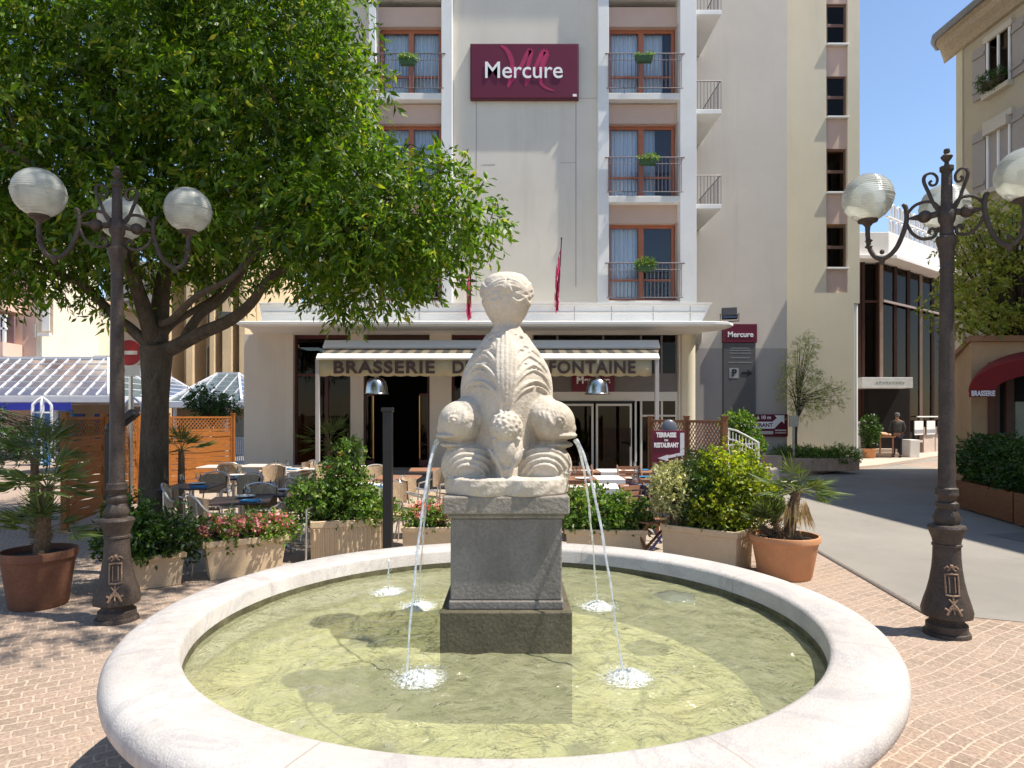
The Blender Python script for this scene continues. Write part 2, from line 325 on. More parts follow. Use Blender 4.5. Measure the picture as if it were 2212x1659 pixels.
# ---------------------------------------------------------------- fountain
FX, FY = -.03, 3.49
def marble_mat():
    m = mat('rim_marble', (.40, .37, .345), .6, .08, 1.8, .25, 110, col2=(.53, .50, .475), stain=(3.0, .6, (.31, .27, .245)))
    t = m.node_tree; b = t.nodes['Principled BSDF']; src = b.inputs['Base Color'].links[0].from_socket
    tc = nd(t, 'ShaderNodeTexCoord'); sx = nd(t, 'ShaderNodeSeparateXYZ'); t.links.new(tc.outputs['Object'], sx.inputs[0])
    at = nd(t, 'ShaderNodeMath', operation='ARCTAN2'); t.links.new(sx.outputs[1], at.inputs[0]); t.links.new(sx.outputs[0], at.inputs[1])
    ad = nd(t, 'ShaderNodeMath', operation='ADD'); ad.inputs[1].default_value = 10+R(33); t.links.new(at.outputs[0], ad.inputs[0])
    md = nd(t, 'ShaderNodeMath', operation='MODULO'); md.inputs[1].default_value = PI/4; t.links.new(ad.outputs[0], md.inputs[0])
    lt = nd(t, 'ShaderNodeMath', operation='LESS_THAN'); lt.inputs[1].default_value = .0035; t.links.new(md.outputs[0], lt.inputs[0])
    # streaky grey veins
    wv = nd(t, 'ShaderNodeTexNoise'); wv.inputs['Scale'].default_value = 1.1; wv.inputs['Detail'].default_value = 8; wv.inputs['Roughness'].default_value = .7; wv.inputs['Distortion'].default_value = 1.2
    t.links.new(tc.outputs['Object'], wv.inputs['Vector'])
    sb = nd(t, 'ShaderNodeMath', operation='SUBTRACT'); sb.inputs[1].default_value = .5; t.links.new(wv.outputs['Fac'], sb.inputs[0])
    ab = nd(t, 'ShaderNodeMath', operation='ABSOLUTE'); t.links.new(sb.outputs[0], ab.inputs[0])
    mr = nd(t, 'ShaderNodeMapRange'); mr.inputs[1].default_value = 0; mr.inputs[2].default_value = .035; mr.inputs[3].default_value = .55; mr.inputs[4].default_value = 0; t.links.new(ab.outputs[0], mr.inputs[0])
    m1 = nd(t, 'ShaderNodeMix', data_type='RGBA'); t.links.new(mr.outputs[0], m1.inputs[0]); t.links.new(src, m1.inputs[6]); m1.inputs[7].default_value = (.33, .31, .32, 1)
    m2 = nd(t, 'ShaderNodeMix', data_type='RGBA'); t.links.new(lt.outputs[0], m2.inputs[0]); t.links.new(m1.outputs[2], m2.inputs[6]); m2.inputs[7].default_value = (.33, .28, .24, 1)
    t.links.new(m2.outputs[2], b.inputs['Base Color']); return m
basin = thing('fountain_basin', 'large round white marble fountain basin filled with green water in the foreground', 'fountain', (FX, FY, 0))
rim = MB().lathe([(1.535, .50), (1.535, .735), (1.545, .752), (1.565, .76), (1.70, .762), (1.775, .757), (1.805, .745), (1.825, .72), (1.83, .69), (1.825, .655), (1.80, .63), (1.77, .618), (1.70, .612), (1.70, .50)], 160, cap=False)
rim.f += [[(13*160)+k, (13*160)+(k+1) % 160, (k+1) % 160, k] for k in range(160)]
rim.build('rim', marble_mat(), basin, smooth=True, local=True)
MB().lathe([(1.695, 0), (1.695, .502), (1.56, .502), (1.56, .18), (1.56, 0)], 128, cap=False).build('basin_wall', mat('basin_stone', (.40, .33, .25), .9, .15, 3, .3, 50, stain=(2, .4, (.25, .22, .15))), basin, smooth=True, local=True)
MB().lathe([(1.5325, .60), (1.5305, .625), (1.5315, .645), (1.5335, .660)], 160, cap=False).build('waterline', mat('waterline_algae', (.075, .07, .035), .6, .4, 9, stain=(6, .5, (.2, .17, .1))), basin, smooth=True, local=True)
# algae covered floor with the joints of its lining
mf = mat('basin_floor', (.36, .355, .17), .9, .18, 3.5, .5, 30, col2=(.50, .48, .26), stain=(1.6, .5, (.42, .30, .12)), fine=22)
MB().lathe([(0.0, .29), (1.0, .29), (1.48, .30), (1.555, .36), (1.555, .50)], 96, cap=False).build('basin_floor', mf, basin, smooth=True, local=True)
# water with real ripples round the splashes
def water_mat():
    m = D.materials.new('fountain_water'); m.use_nodes = True; t = m.node_tree; t.nodes.clear()
    tc = nd(t, 'ShaderNodeTexCoord'); n = nd(t, 'ShaderNodeTexNoise'); n.inputs['Scale'].default_value = 5; n.inputs['Detail'].default_value = 5; n.inputs['Roughness'].default_value = .6; n.inputs['Distortion'].default_value = .6
    t.links.new(tc.outputs['Object'], n.inputs['Vector']); bp = nd(t, 'ShaderNodeBump'); bp.inputs['Strength'].default_value = 1.; bp.inputs['Distance'].default_value = .085; t.links.new(n.outputs['Fac'], bp.inputs['Height'])
    tr = nd(t, 'ShaderNodeBsdfTransparent'); tr.inputs[0].default_value = (.96, .98, .90, 1)
    gl = nd(t, 'ShaderNodeBsdfGlossy'); gl.inputs['Roughness'].default_value = .07; t.links.new(bp.outputs[0], gl.inputs['Normal'])
    df = nd(t, 'ShaderNodeBsdfDiffuse'); n2 = nd(t, 'ShaderNodeTexNoise'); n2.inputs['Scale'].default_value = 8; n2.inputs['Detail'].default_value = 7; n2.inputs['Roughness'].default_value = .7; n2.inputs['Distortion'].default_value = 1.0; t.links.new(tc.outputs['Object'], n2.inputs['Vector'])
    rp = nd(t, 'ShaderNodeValToRGB'); rp.color_ramp.elements[0].color = (.38, .40, .22, 1); rp.color_ramp.elements[1].color = (.54, .54, .34, 1); rp.color_ramp.elements[0].position = .35; rp.color_ramp.elements[1].position = .65
    t.links.new(n2.outputs['Fac'], rp.inputs[0]); t.links.new(rp.outputs[0], df.inputs[0])
    m0 = nd(t, 'ShaderNodeMixShader'); m0.inputs[0].default_value = .40; t.links.new(tr.outputs[0], m0.inputs[1]); t.links.new(df.outputs[0], m0.inputs[2])
    fr = nd(t, 'ShaderNodeFresnel'); fr.inputs[0].default_value = 1.33; t.links.new(bp.outputs[0], fr.inputs['Normal'])
    m1 = nd(t, 'ShaderNodeMixShader'); t.links.new(fr.outputs[0], m1.inputs[0]); t.links.new(m0.outputs[0], m1.inputs[1]); t.links.new(gl.outputs[0], m1.inputs[2])
    o = nd(t, 'ShaderNodeOutputMaterial'); t.links.new(m1.outputs[0], o.inputs[0]); return m
WZ = .625
SPL = [(-.40, 2.87, 1.), (.50, 2.87, 1.), (-.56, 3.95, .8), (.51, 3.95, .9), (-.80, 4.28, .6), (1.02, 4.15, .45)]
def wz(x, y):
    h = .0025*math.sin(9*x+3*y)+.002*math.sin(17*y-5*x)+.0015*math.sin(31*x+23*y)
    for sx_, sy_, s in SPL:
        d = math.hypot(x-sx_, y-sy_); h += s*.013*math.sin(d*48)*math.exp(-d*3.6)
    return WZ+h
wm = MB(); NR, NA = 90, 180
wm.v.append((FX, FY, WZ))
for i in range(1, NR+1):
    r = 1.54*i/NR
    for k in range(NA):
        a = 2*PI*k/NA; x, y = FX+r*math.cos(a), FY+r*math.sin(a); wm.v.append((x, y, wz(x, y)))
for k in range(NA): wm.f.append([0, 1+k, 1+(k+1) % NA])
for i in range(NR-1):
    for k in range(NA):
        a = 1+i*NA+k; b2 = 1+i*NA+(k+1) % NA; wm.f.append([a, b2, b2+NA, a+NA])
structure(wm.build('water', water_mat(), loc=(FX, FY, WZ), smooth=True))

# pedestal
PX, PY = -.028, 3.475
M_ped = mat('pedestal_stone', (.215, .195, .175), .85, .2, 3, .22, 60, stain=(2.6, .6, (.10, .085, .06)), fine=80)
M_pedd = mat('pedestal_wet', (.10, .085, .055), .6, .35, 4, .25, 60, stain=(4, .6, (.05, .055, .02)), fine=80)
M_pedt = mat('pedestal_cap_stone', (.24, .215, .18), .85, .2, 4, .4, 50, stain=(3, .6, (.12, .105, .07)))
ped = thing('fountain_pedestal', 'grey stained stone pedestal rising from the water under the carved fish', 'pedestal', (PX, PY, .29))
MB().box(PX-.316, PX+.316, PY-.316, PY+.316, .285, .822).build('base_block', M_pedd, ped, bevel=.006)
MB().box(PX-.278, PX+.278, PY-.278, PY+.278, .822, .865).box(PX-.27, PX+.27, PY-.27, PY+.27, .867, 1.262).build('column_block', M_ped, ped, bevel=.007)
MB().box(PX-.283, PX+.283, PY-.283, PY+.283, 1.263, 1.285).box(PX-.305, PX+.305, PY-.305, PY+.305, 1.286, 1.372).build('cap', M_pedt, ped, bevel=.008)

# carved fish group, one continuous remeshed surface
def statue():
    prt = MB(); z0 = 1.373; s = .002427
    def X(px): return (px-1098)*s
    def Z(py): return CAMZ-(py-HY)/F*3.36
    # rough base slab
    prt.lathe([(.325, 0), (.334, .010), (.338, .05), (.334, .080), (.318, .090)], 48, c=(0, 0, z0-.004), lobes=lambda a, z: .10*abs(math.cos(2*a))**2*-1+.07*abs(math.sin(2*a))+.012*math.sin(9*a)+.01*math.sin(17*a+z*80))
    # central body (pear), slender neck, crowning tail knot
    prof = [(.19, Z(1035)), (.195, Z(1000)), (.20, Z(950)), (.207, Z(900)), (.214, Z(870)), (.215, Z(838)), (.210, Z(815)), (.192, Z(790)), (.169, Z(772)), (.148, Z(757)), (.120, Z(741)), (.098, Z(725)), (.080, Z(708)), (.070, Z(698)), (.077, Z(690)), (.093, Z(682)), (.110, Z(670)), (.124, Z(656)), (.132, Z(640)), (.135, Z(622)), (.129, Z(607)), (.116, Z(595.5)), (.092, Z(586.5)), (.056, Z(581)), (.006, Z(578.5))]
    LB = lambda z: .05*(1 if z > Z(705) and False else 1)*(1 if z < Z(700) else -.5)
    prt.lathe(prof, 64, lobes=lambda a, z: LB(z)*math.cos(4*a))
    def surf(x, z, off=.0):
        r = np.interp(z, [p[1] for p in prof], [p[0] for p in prof]); ph = math.asin(max(-.97, min(.97, x/max(r, .02))))
        return -(r*(1+LB(z)*math.cos(4*ph)))*math.cos(ph)-off
    for sg in (-1, 1):
        hx = .226
        prt.ell((sg*hx, -.05, Z(914)), .128, .175, .120, 30, 20); prt.ell((sg*(hx-.05), -.02, Z(900)), .115, .18, .118, 26, 18)
        prt.ell((sg*(hx+.030), -.05, Z(926)), .105, .13, .060, 24, 14)
        prt.ell((sg*(hx+.045), -.07, Z(941)), .093, .135, .023, 26, 10); prt.ell((sg*(hx+.028), -.06, Z(961)), .088, .120, .022, 24, 10)
        prt.ell((sg*(hx-.03), -.03, Z(968)), .085, .12, .06, 20, 10)
        e = Vector((sg*(hx+.035), -.05-.175*.93, Z(908))); prt.tube([e+Vector((math.cos(t)*.026, 0, math.sin(t)*.017)) for t in np.linspace(0, 2*PI, 15)], .010, 6); prt.ell(e, .012, .020, .010, 10, 8)
        def hs(x, z, o=0.): return -.05-.175*math.sqrt(max(.03, 1-((x-hx)/.128)**2-((z-Z(914))/.120)**2))-o
        for i in range(4):
            pts = []
            for t in np.linspace(0, 1, 9): x = hx-.085+.020*i+.030*t*t; z = Z(880+30*t+3*i); pts.append(Vector((sg*x, hs(x, z, -.001), z)))
            prt.tube(pts, [.005, .008, .010, .010, .010, .009, .008, .006, .004], 6)
        for i in range(6):
            x = hx-.02+.016*i; pts = [Vector((sg*(x+.012*t), hs(x+.012*t, Z(882+14*t+2*i), -.001), Z(882+14*t+2*i))) for t in np.linspace(0, 1, 4)]; prt.tube(pts, [.006, .0065, .005, .003], 6)
        # low shell-like fins bulging outwards
        fc = (.188, -.055, Z(1008)); fr_ = (.150, .185, .135)
        prt.ell((sg*fc[0], fc[1], fc[2]), *fr_, 32, 20)
        for i in range(4):
            pts = []; Rr = 1-.17*i
            for t in np.linspace(0, 1, 20):
                th = PI*(.02+.86*t); x = .188-.165*Rr*math.cos(th)*(1 if th < PI/2 else .86); zz = Z(1032)+.150*Rr*math.sin(th)**.85
                u = ((x-fc[0])/fr_[0])**2+((zz-fc[2])/fr_[2])**2
                pts.append((sg*x, fc[1]-fr_[1]*math.sqrt(max(.06, 1-min(.94, u)))-.004, zz))
            prt.tube(pts, [.0105]*14+[.0105, .010, .010, .009, .008, .006], 8)
            e = Vector(pts[-1]); prt.tube([e+Vector((sg*(.014*math.sin(q_)), 0, -.014+.014*math.cos(q_))) for q_ in np.linspace(0, -4.0, 9)], .006, 6)
    prt.ell((0, -.235, Z(924)), .084, .088, .082, 28, 18); prt.ell((0, -.205, Z(968)), .084, .10, .11, 24, 14); prt.ell((0, -.18, Z(1010)), .06, .10, .09, 20, 12)
    prt.ell((0, .235, Z(925)), .085, .09, .09, 20, 12); prt.ell((0, .16, Z(985)), .13, .14, .12, 20, 12)
    for i in range(30):
        a = i*2.4; r = .0122*math.sqrt(i); x = r*math.cos(a)*1.15; z = r*math.sin(a)
        prt.ell((x, -.235-.085*math.sqrt(max(.02, 1-(x/.085)**2-((z+.025)/.085)**2)), Z(924)+z+.025), .0098, .009, .0085, 8, 6)
    for sg in (-1, 1):
        prt.tube([Vector((sg*(.062-.016*t), -.285+.02*t, Z(944+16*t))) for t in np.linspace(0, 1, 5)], .012, 6)
        prt.tube([(sg*.014, -.255, Z(1034)), (sg*.024, -.278, Z(1008)), (sg*.05, -.285, Z(985)), (sg*.085, -.27, Z(966))], [.013, .014, .012, .006], 6)
    # palm-leaf relief on the body: stem bundle and drooping side ribs
    for q in range(4):
        Mq = Matrix.Rotation(q*PI/2, 3, 'Z')
        for i in (-2, -1, 0, 1, 2):
            pts = []
            for t in np.linspace(0, 1, 16):
                py = 872-(158-9*abs(i))*t; x = i*(4.5+5.5*math.sin(t*2.2))*s*(1.0-.15*t); pts.append(Mq @ Vector((x, surf(x, Z(py), .005), Z(py))))
            prt.tube(pts, [.010, .012]+[.0125]*12+[.011, .005], 7)
        for sg in (-1, 1):
            for i, (z_s, Hh, Ww) in enumerate(((888, 66, 64), (868, 84, 68), (842, 92, 62), (808, 82, 48), (776, 58, 30))):
                for o_, r_ in ((0, .95), (10, .7)):
                    pts = []
                    for th in np.linspace(0, 1.42, 18):
                        px = 9+(Ww-o_*.5)*(1-math.cos(th)); py = z_s+o_-(Hh-o_*.35)*math.sin(th)
                        x = sg*px*s; r = np.interp(Z(py), [p[1] for p in prof], [p[0] for p in prof]); x = max(-.93*r, min(.93*r, x)); pts.append(Mq @ Vector((x, surf(x, Z(py), .005), Z(py))))
                    prt.tube(pts, [.0105*r_]*12+[.010*r_, .0095*r_, .009*r_, .008*r_, .006*r_, .003], 7)
            for i in range(3):
                pts = [Mq @ Vector((sg*(2+50*t)*s, surf((2+50*t)*s, Z(603+7*i+(26-5*i)*t*t+4*t), .003), Z(603+7*i+(26-5*i)*t*t+4*t))) for t in np.linspace(0, 1, 10)]
                prt.tube(pts, .0068, 6)
            for k_ in (4, 11): prt.tube([Mq @ Vector((sg*t*k_*s, surf(.01, Z(606+26*t), .005), Z(606+26*t))) for t in np.linspace(.15, 1, 5)], [.005, .007, .008, .008, .005], 6)
            prt.tube([Mq @ Vector((sg*(12+38*t)*s, surf((12+38*t)*s, Z(644+7*math.sin(t*5)), .002), Z(644+7*math.sin(t*5)))) for t in np.linspace(0, 1, 10)], .0075, 6)
    me = D.meshes.new('s'); me.from_pydata(prt.v, [], prt.f); ob = D.objects.new('s', me); C.objects.link(ob)
    bm = bmesh.new(); bm.from_mesh(me); bmesh.ops.recalc_face_normals(bm, faces=bm.faces); bm.to_mesh(me); bm.free()
    md = ob.modifiers.new('r', 'REMESH'); md.mode = 'VOXEL'; md.voxel_size = .0046; md.use_smooth_shade = True
    sm = ob.modifiers.new('s', 'SMOOTH'); sm.factor = .45; sm.iterations = 1
    bpy.context.view_layer.update()
    m2 = D.meshes.new_from_object(ob.evaluated_get(bpy.context.evaluated_depsgraph_get())); D.objects.remove(ob)
    m2.materials.clear(); m2.name = 'fish_sculpture'
    mt = mat('carved_stone', (.44, .385, .31), .88, .09, 5, .3, 60, col2=(.57, .52, .44), stain=(4.5, .75, (.22, .175, .12)), fine=70)
    m2.materials.append(mt)
    o = D.objects.new('fish_sculpture', m2); C.objects.link(o)
    m2.transform(Matrix.Translation((0, 0, -z0))); o.location = (PX, PY, z0)
    return tag(o, 'weathered cream stone sculpture of entwined fish standing on the fountain pedestal', 'sculpture')
statue()

# water jets and splashes
def jetmat():
    m = D.materials.new('falling_water'); m.use_nodes = True; t = m.node_tree; t.nodes.clear()
    tr = nd(t, 'ShaderNodeBsdfTransparent'); tr.inputs[0].default_value = (.92, .95, .97, 1); gl = nd(t, 'ShaderNodeBsdfGlossy'); gl.inputs['Roughness'].default_value = .12
    df = nd(t, 'ShaderNodeBsdfTranslucent'); df.inputs[0].default_value = (.9, .93, .95, 1); d2 = nd(t, 'ShaderNodeBsdfDiffuse'); d2.inputs[0].default_value = (.85, .88, .9, 1)
    a = nd(t, 'ShaderNodeMixShader'); a.inputs[0].default_value = .5; t.links.new(df.outputs[0], a.inputs[1]); t.links.new(d2.outputs[0], a.inputs[2])
    b = nd(t, 'ShaderNodeMixShader'); t.links.new(tr.outputs[0], b.inputs[1]); t.links.new(a.outputs[0], b.inputs[2])
    tc = nd(t, 'ShaderNodeTexCoord'); n = nd(t, 'ShaderNodeTexNoise'); n.inputs['Scale'].default_value = 28; t.links.new(tc.outputs['Object'], n.inputs['Vector'])
    mr = nd(t, 'ShaderNodeMapRange'); mr.inputs[1].default_value = .35; mr.inputs[2].default_value = .65; mr.inputs[3].default_value = .18; mr.inputs[4].default_value = .72; t.links.new(n.outputs['Fac'], mr.inputs[0]); t.links.new(mr.outputs[0], b.inputs[0])
    c = nd(t, 'ShaderNodeMixShader'); c.inputs[0].default_value = .22; t.links.new(b.outputs[0], c.inputs[1]); t.links.new(gl.outputs[0], c.inputs[2])
    o = nd(t, 'ShaderNodeOutputMaterial'); t.links.new(c.outputs[0], o.inputs[0]); return m
M_jet = jetmat()
M_foam = glassmat('foam', (.95, .97, .95), .1, .2, .55, (.85, .88, .86))
def jet(a, b, label, v=.5, r0=.0085):
    a, b = Vector(a), Vector(b); pts = []; rr = []
    for t in np.linspace(0, 1, 34):
        p = a.lerp(b, t); p.z = a.z-(a.z-b.z)*(t**2*(1-v*.35)+t*(v*.35)); 
        p += Vector((math.sin(t*31+a.x*9), math.cos(t*27), 0))*.0022*t; pts.append(p)
        rr.append(r0*(1-.5*t)*(1+.28*math.sin(t*55+a.y*7)*t+.2*random.uniform(-1, 1)*t))
    q = MB().tube(pts, rr, 8)
    for i in range(14):
        t = random.uniform(.5, 1); p = a.lerp(b, t); p.z = a.z-(a.z-b.z)*(t**2*(1-v*.35)+t*(v*.35)); p += Vector((random.gauss(0, .012), random.gauss(0, .012), 0)); q.ell(p, .003, .003, .005, 6, 4)
    return tag(q.build('water_jet', M_jet, loc=a, smooth=True), label, 'water jet', 'water jets of the fountain')
for sg, nm in ((-1, 'left'), (1, 'right')):
    mx_ = PX+sg*.355
    jet((mx_, PY-.12, GZ(950, 3.35)), (FX+(-.43 if sg < 0 else .51), 2.87, WZ), f'thin water jet from the {nm} fish mouth landing nearest the viewer', .8)
    jet((mx_, PY-.03, GZ(952, 3.45)), (SPL[2][0] if sg < 0 else SPL[3][0], 3.95, WZ), f'thin water jet from the {nm} fish mouth landing behind the pedestal front', .4)
jet((-.80, 4.31, .82), (-.80, 4.28, WZ), 'short water trickle falling near the back left rim', .1, .006)
def foammat():
    m = D.materials.new('lacy_foam'); m.use_nodes = True; t = m.node_tree; t.nodes.clear(); tc = nd(t, 'ShaderNodeTexCoord')
    n = nd(t, 'ShaderNodeTexNoise'); n.inputs['Scale'].default_value = 34; n.inputs['Detail'].default_value = 5; n.inputs['Roughness'].default_value = .7; n.inputs['Distortion'].default_value = 1.5; t.links.new(tc.outputs['Object'], n.inputs['Vector'])
    ln = nd(t, 'ShaderNodeVectorMath', operation='LENGTH'); t.links.new(tc.outputs['Object'], ln.inputs[0])
    r = nd(t, 'ShaderNodeMapRange'); r.inputs[1].default_value = .01; r.inputs[2].default_value = .19; r.inputs[3].default_value = .28; r.inputs[4].default_value = -.27; t.links.new(ln.outputs['Value'], r.inputs[0])
    ad = nd(t, 'ShaderNodeMath', operation='ADD'); t.links.new(n.outputs['Fac'], ad.inputs[0]); t.links.new(r.outputs[0], ad.inputs[1])
    q = nd(t, 'ShaderNodeMapRange'); q.inputs[1].default_value = .46; q.inputs[2].default_value = .66; t.links.new(ad.outputs[0], q.inputs[0])
    tr = nd(t, 'ShaderNodeBsdfTransparent'); df = nd(t, 'ShaderNodeBsdfPrincipled'); df.inputs['Base Color'].default_value = (.80, .84, .82, 1); df.inputs['Roughness'].default_value = .25
    bp = nd(t, 'ShaderNodeBump'); bp.inputs['Distance'].default_value = .02; t.links.new(n.outputs['Fac'], bp.inputs['Height']); t.links.new(bp.outputs[0], df.inputs['Normal'])
    ms = nd(t, 'ShaderNodeMixShader'); t.links.new(q.outputs[0], ms.inputs[0]); t.links.new(tr.outputs[0], ms.inputs[1]); t.links.new(df.outputs[0], ms.inputs[2])
    o = nd(t, 'ShaderNodeOutputMaterial'); t.links.new(ms.outputs[0], o.inputs[0]); return m
M_lace = foammat()
def splash(x, y, s, label, n=90):
    q = MB(); NRr, NAa = 22, 48; o = 0
    for i in range(NRr+1):
        r = .21*i/NRr
        for k in range(NAa):
            a = 2*PI*k/NAa; h = .016*math.exp(-(r/.05)**2)+.010*max(0, 1-r/.12)*math.sin(k*2.9+i*1.7)*math.sin(i*2.3+k*.9)+.0035
            q.v.append((x+(r*math.cos(a)*1.25)*s, y+r*math.sin(a)*s, wz(x+r*math.cos(a)*1.25*s, y+r*math.sin(a)*s)+max(.002, h)*s))
    for i in range(NRr):
        for k in range(NAa): a = i*NAa+k; b = i*NAa+(k+1) % NAa; q.f.append([a, b, b+NAa, a+NAa])
    ob = q.build('splash', M_lace, loc=(x, y, WZ), smooth=True); d = MB()
    for i in range(int(n*.35)):
        r = .02*s+abs(random.gauss(0, .07*s)); a = random.uniform(0, 2*PI); d.ell((r*math.cos(a)*1.3, r*math.sin(a), .008+.05*s*random.random()**2), .0035, .0035, .004, 6, 4)
    d.build('droplets', M_jet, ob, local=True)['kind'] = 'stuff'
    return tag(ob, label, None, 'splashes on the fountain water', 'stuff')
splash(*SPL[0], 'white splash on the dark shadow left of the pedestal', 150); splash(*SPL[1], 'white splash on the sunlit water right of the pedestal', 150)
splash(*SPL[2], 'white splash close behind the left side of the pedestal', 80); splash(*SPL[3], 'white splash close behind the right side of the pedestal', 90)
splash(*SPL[4], 'small white splash near the back left rim', 60)
tag(MB().lathe([(.14, -.02), (.13, .005), (.10, .018), (.05, .026), (.001, .028)], 28, c=(1.02, 4.15, WZ-.004), lobes=lambda a, z: .1*math.sin(5*a)+.07*math.sin(11*a)).build('water_bulge', glassmat('bulge_water', (.75, .8, .68), .12, .1, .35, (.4, .42, .3), .6, 25), loc=(1.02, 4.15, WZ), smooth=True), 'low grey dome of bubbling water near the back right rim', 'splash')

# ---------------------------------------------------------------- hotel
YT, YG, YW, YS = 18.8, 18.3, 21.0, 22.0
hotel = thing('hotel_building', 'tall cream hotel building with white pilasters, red french windows and a canopied ground floor', 'hotel', (0, YT, 0))
def hb(name, mb, m, bevel=0, smooth=False, parent=None): return mb.build(name, m, parent or hotel, bevel=bevel, smooth=smooth)
tx = lambda px: GX(px, YT); tz = lambda py: GZ(py, YT)
TOP = tz(-330)
def wallgrid(mb, x0, x1, z0, z1, y0, y1, ops):
    xs = sorted({x0, x1, *[o[0] for o in ops], *[o[1] for o in ops]})
    for a, b in zip(xs[:-1], xs[1:]):
        if b-a < 1e-5: continue
        cuts = sorted([(o[2], o[3]) for o in ops if o[0] <= a+1e-6 and o[1] >= b-1e-6]); z = z0
        for c0, c1 in cuts:
            if c0 > z+1e-5: mb.box(a, b, y0, y1, z, c0)
            z = max(z, c1)
        if z1 > z+1e-5: mb.box(a, b, y0, y1, z, z1)
    return mb
# central blank wall panel + wall left of the left bay
hb('wall', MB().box(tx(978), tx(1290), YT, YT+.6, 3.9, TOP), M_beige)
hb('wall', MB().box(tx(655), tx(800), YT+.3, YT+.9, 3.9, tz(-200)), M_taupe_shade)
for a, b in ((800, 815), (955, 978), (1290, 1313), (1465, 1500)):
    hb('pilaster', MB().box(tx(a), tx(b), YT-.22, YT+.6, 3.9, TOP), M_white, .01)
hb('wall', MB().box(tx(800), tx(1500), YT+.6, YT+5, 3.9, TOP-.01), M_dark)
hb('roof', MB().box(tx(655)-.3, tx(1500)+.3, YT-.5, YT+5.3, TOP+.01, TOP+.3), M_white)
# thin cracks / board marks drawn by shallow grooves
hb('wall_groove', MB().box(tx(1028), tx(1030), YT-.004, YT, tz(640), tz(215)).box(tx(1243), tx(1245), YT-.004, YT, tz(620), tz(215)).box(tx(1030), tx(1290), YT-.005, YT, tz(213), tz(212)).box(tx(1040), tx(1070), YT-.004, YT, tz(356), tz(355)).box(tx(1210), tx(1243), YT-.004, YT, tz(352), tz(351)), M_grey)
curt = mat('curtain', (.74, .80, .86), .9, .05, 2, stretch=(1, 1, .1)); M_curtd = mat('curtain_gap', (.02, .03, .07), .9)
def french_window(px0, px1, py_t, py_b, openr=0.):
    x0, x1, zt, zb = tx(px0), tx(px1), tz(py_t), tz(py_b); y = YT+.30; w = .085; xm = (x0+x1)/2
    f = MB().box(x0, x0+w, y, y+.08, zb, zt).box(x1-w, x1, y, y+.08, zb, zt).box(x0+w, x1-w, y, y+.08, zt-w*1.1, zt).box(x0+w, x1-w, y, y+.08, zb, zb+w*1.3)
    f.box(xm-.075, xm+.075, y-.015, y+.08, zb+w*1.3, zt-w*1.1)
    f.box(x0+w, xm-.075, y+.01, y+.07, zb+.62, zb+.68).box(xm+.075, x1-w, y+.01, y+.07, zb+.62, zb+.68)
    wn = hb('window', f, M_orange, .006)
    for a, b in ((x0+w, xm-.075), (xm+.075, x1-w)):
        g_ = MB().box(a, b, y+.035, y+.043, zb+w*1.3, zt-w*1.1); hb('window_pane', g_, M_glass, parent=wn)
        b1 = b if a < xm-.2 else b-openr*(b-a)
        c = MB(); n = 44; pts = [(a+(b1-a)*i/n, y+.17+.035*math.sin(i*1.35)+.012*math.sin(i*3.1)) for i in range(n+1)]
        for i in range(n): (p, q), (r_, s2) = pts[i], pts[i+1]; c.add([(p, q, zb+.05), (r_, s2, zb+.05), (r_, s2, zt-.05), (p, q, zt-.05), (p, q+.01, zb+.05), (r_, s2+.01, zb+.05), (r_, s2+.01, zt-.05), (p, q+.01, zt-.05)], [(0, 1, 2, 3), (7, 6, 5, 4)])
        hb('curtain', c, curt, smooth=True, parent=wn)
def railing(x0, x1, y, zt, zb, nb, rad=.010, rname='balcony_railing'):
    q = MB().tube([(x0-.10, y, zt), (x1+.10, y, zt)], .018, 8).tube([(x0-.05, y, zb+.05), (x1+.05, y, zb+.05)], .014, 8).tube([(x0, y, zt-.18), (x1, y, zt-.18)], .009, 6)
    for i in range(nb+1):
        x = x0+(x1-x0)*i/nb; q.tube([(x, y, zb+.05), (x, y, zt if i % 8 == 0 else zt)], rad if i % 8 else .015, 6)
    q.tube([(x0-.06, y, zt), (x0-.06, y+.25, zt)], .014, 6).tube([(x1+.06, y, zt), (x1+.06, y+.25, zt)], .014, 6)
    return hb(rname, q, M_rail, smooth=True)
for bay, (a, b) in enumerate(((815, 955), (1313, 1465))):
    for k, (wt, wb, op) in enumerate(((-165, -20, 0), (52, 204, .28 if bay else 0), (263, 425, .55 if bay else .1), (480, 650, .95 if bay else .3))):
        french_window(a+3, b-3, wt, wb, op)
        hb('spandrel', MB().box(tx(a), tx(b), YT+.12, YT+.5, tz(wt), tz(wt-42)), M_pink)
        hb('balcony_slab', MB().box(tx(a)-.02, tx(b)+.02, YT-.12, YT+.5, tz(wb+15), tz(wb+1)), M_white, .012)
        hb('window_recess', MB().box(tx(a)-.0, tx(a)+.02, YT+.0, YT+.5, tz(wb), tz(wt)).box(tx(b)-.02, tx(b), YT, YT+.5, tz(wb), tz(wt)), M_pink)
        railing(tx(a)-.02, tx(b)+.02, YT-.27, tz(wb-77), tz(wb), 19)
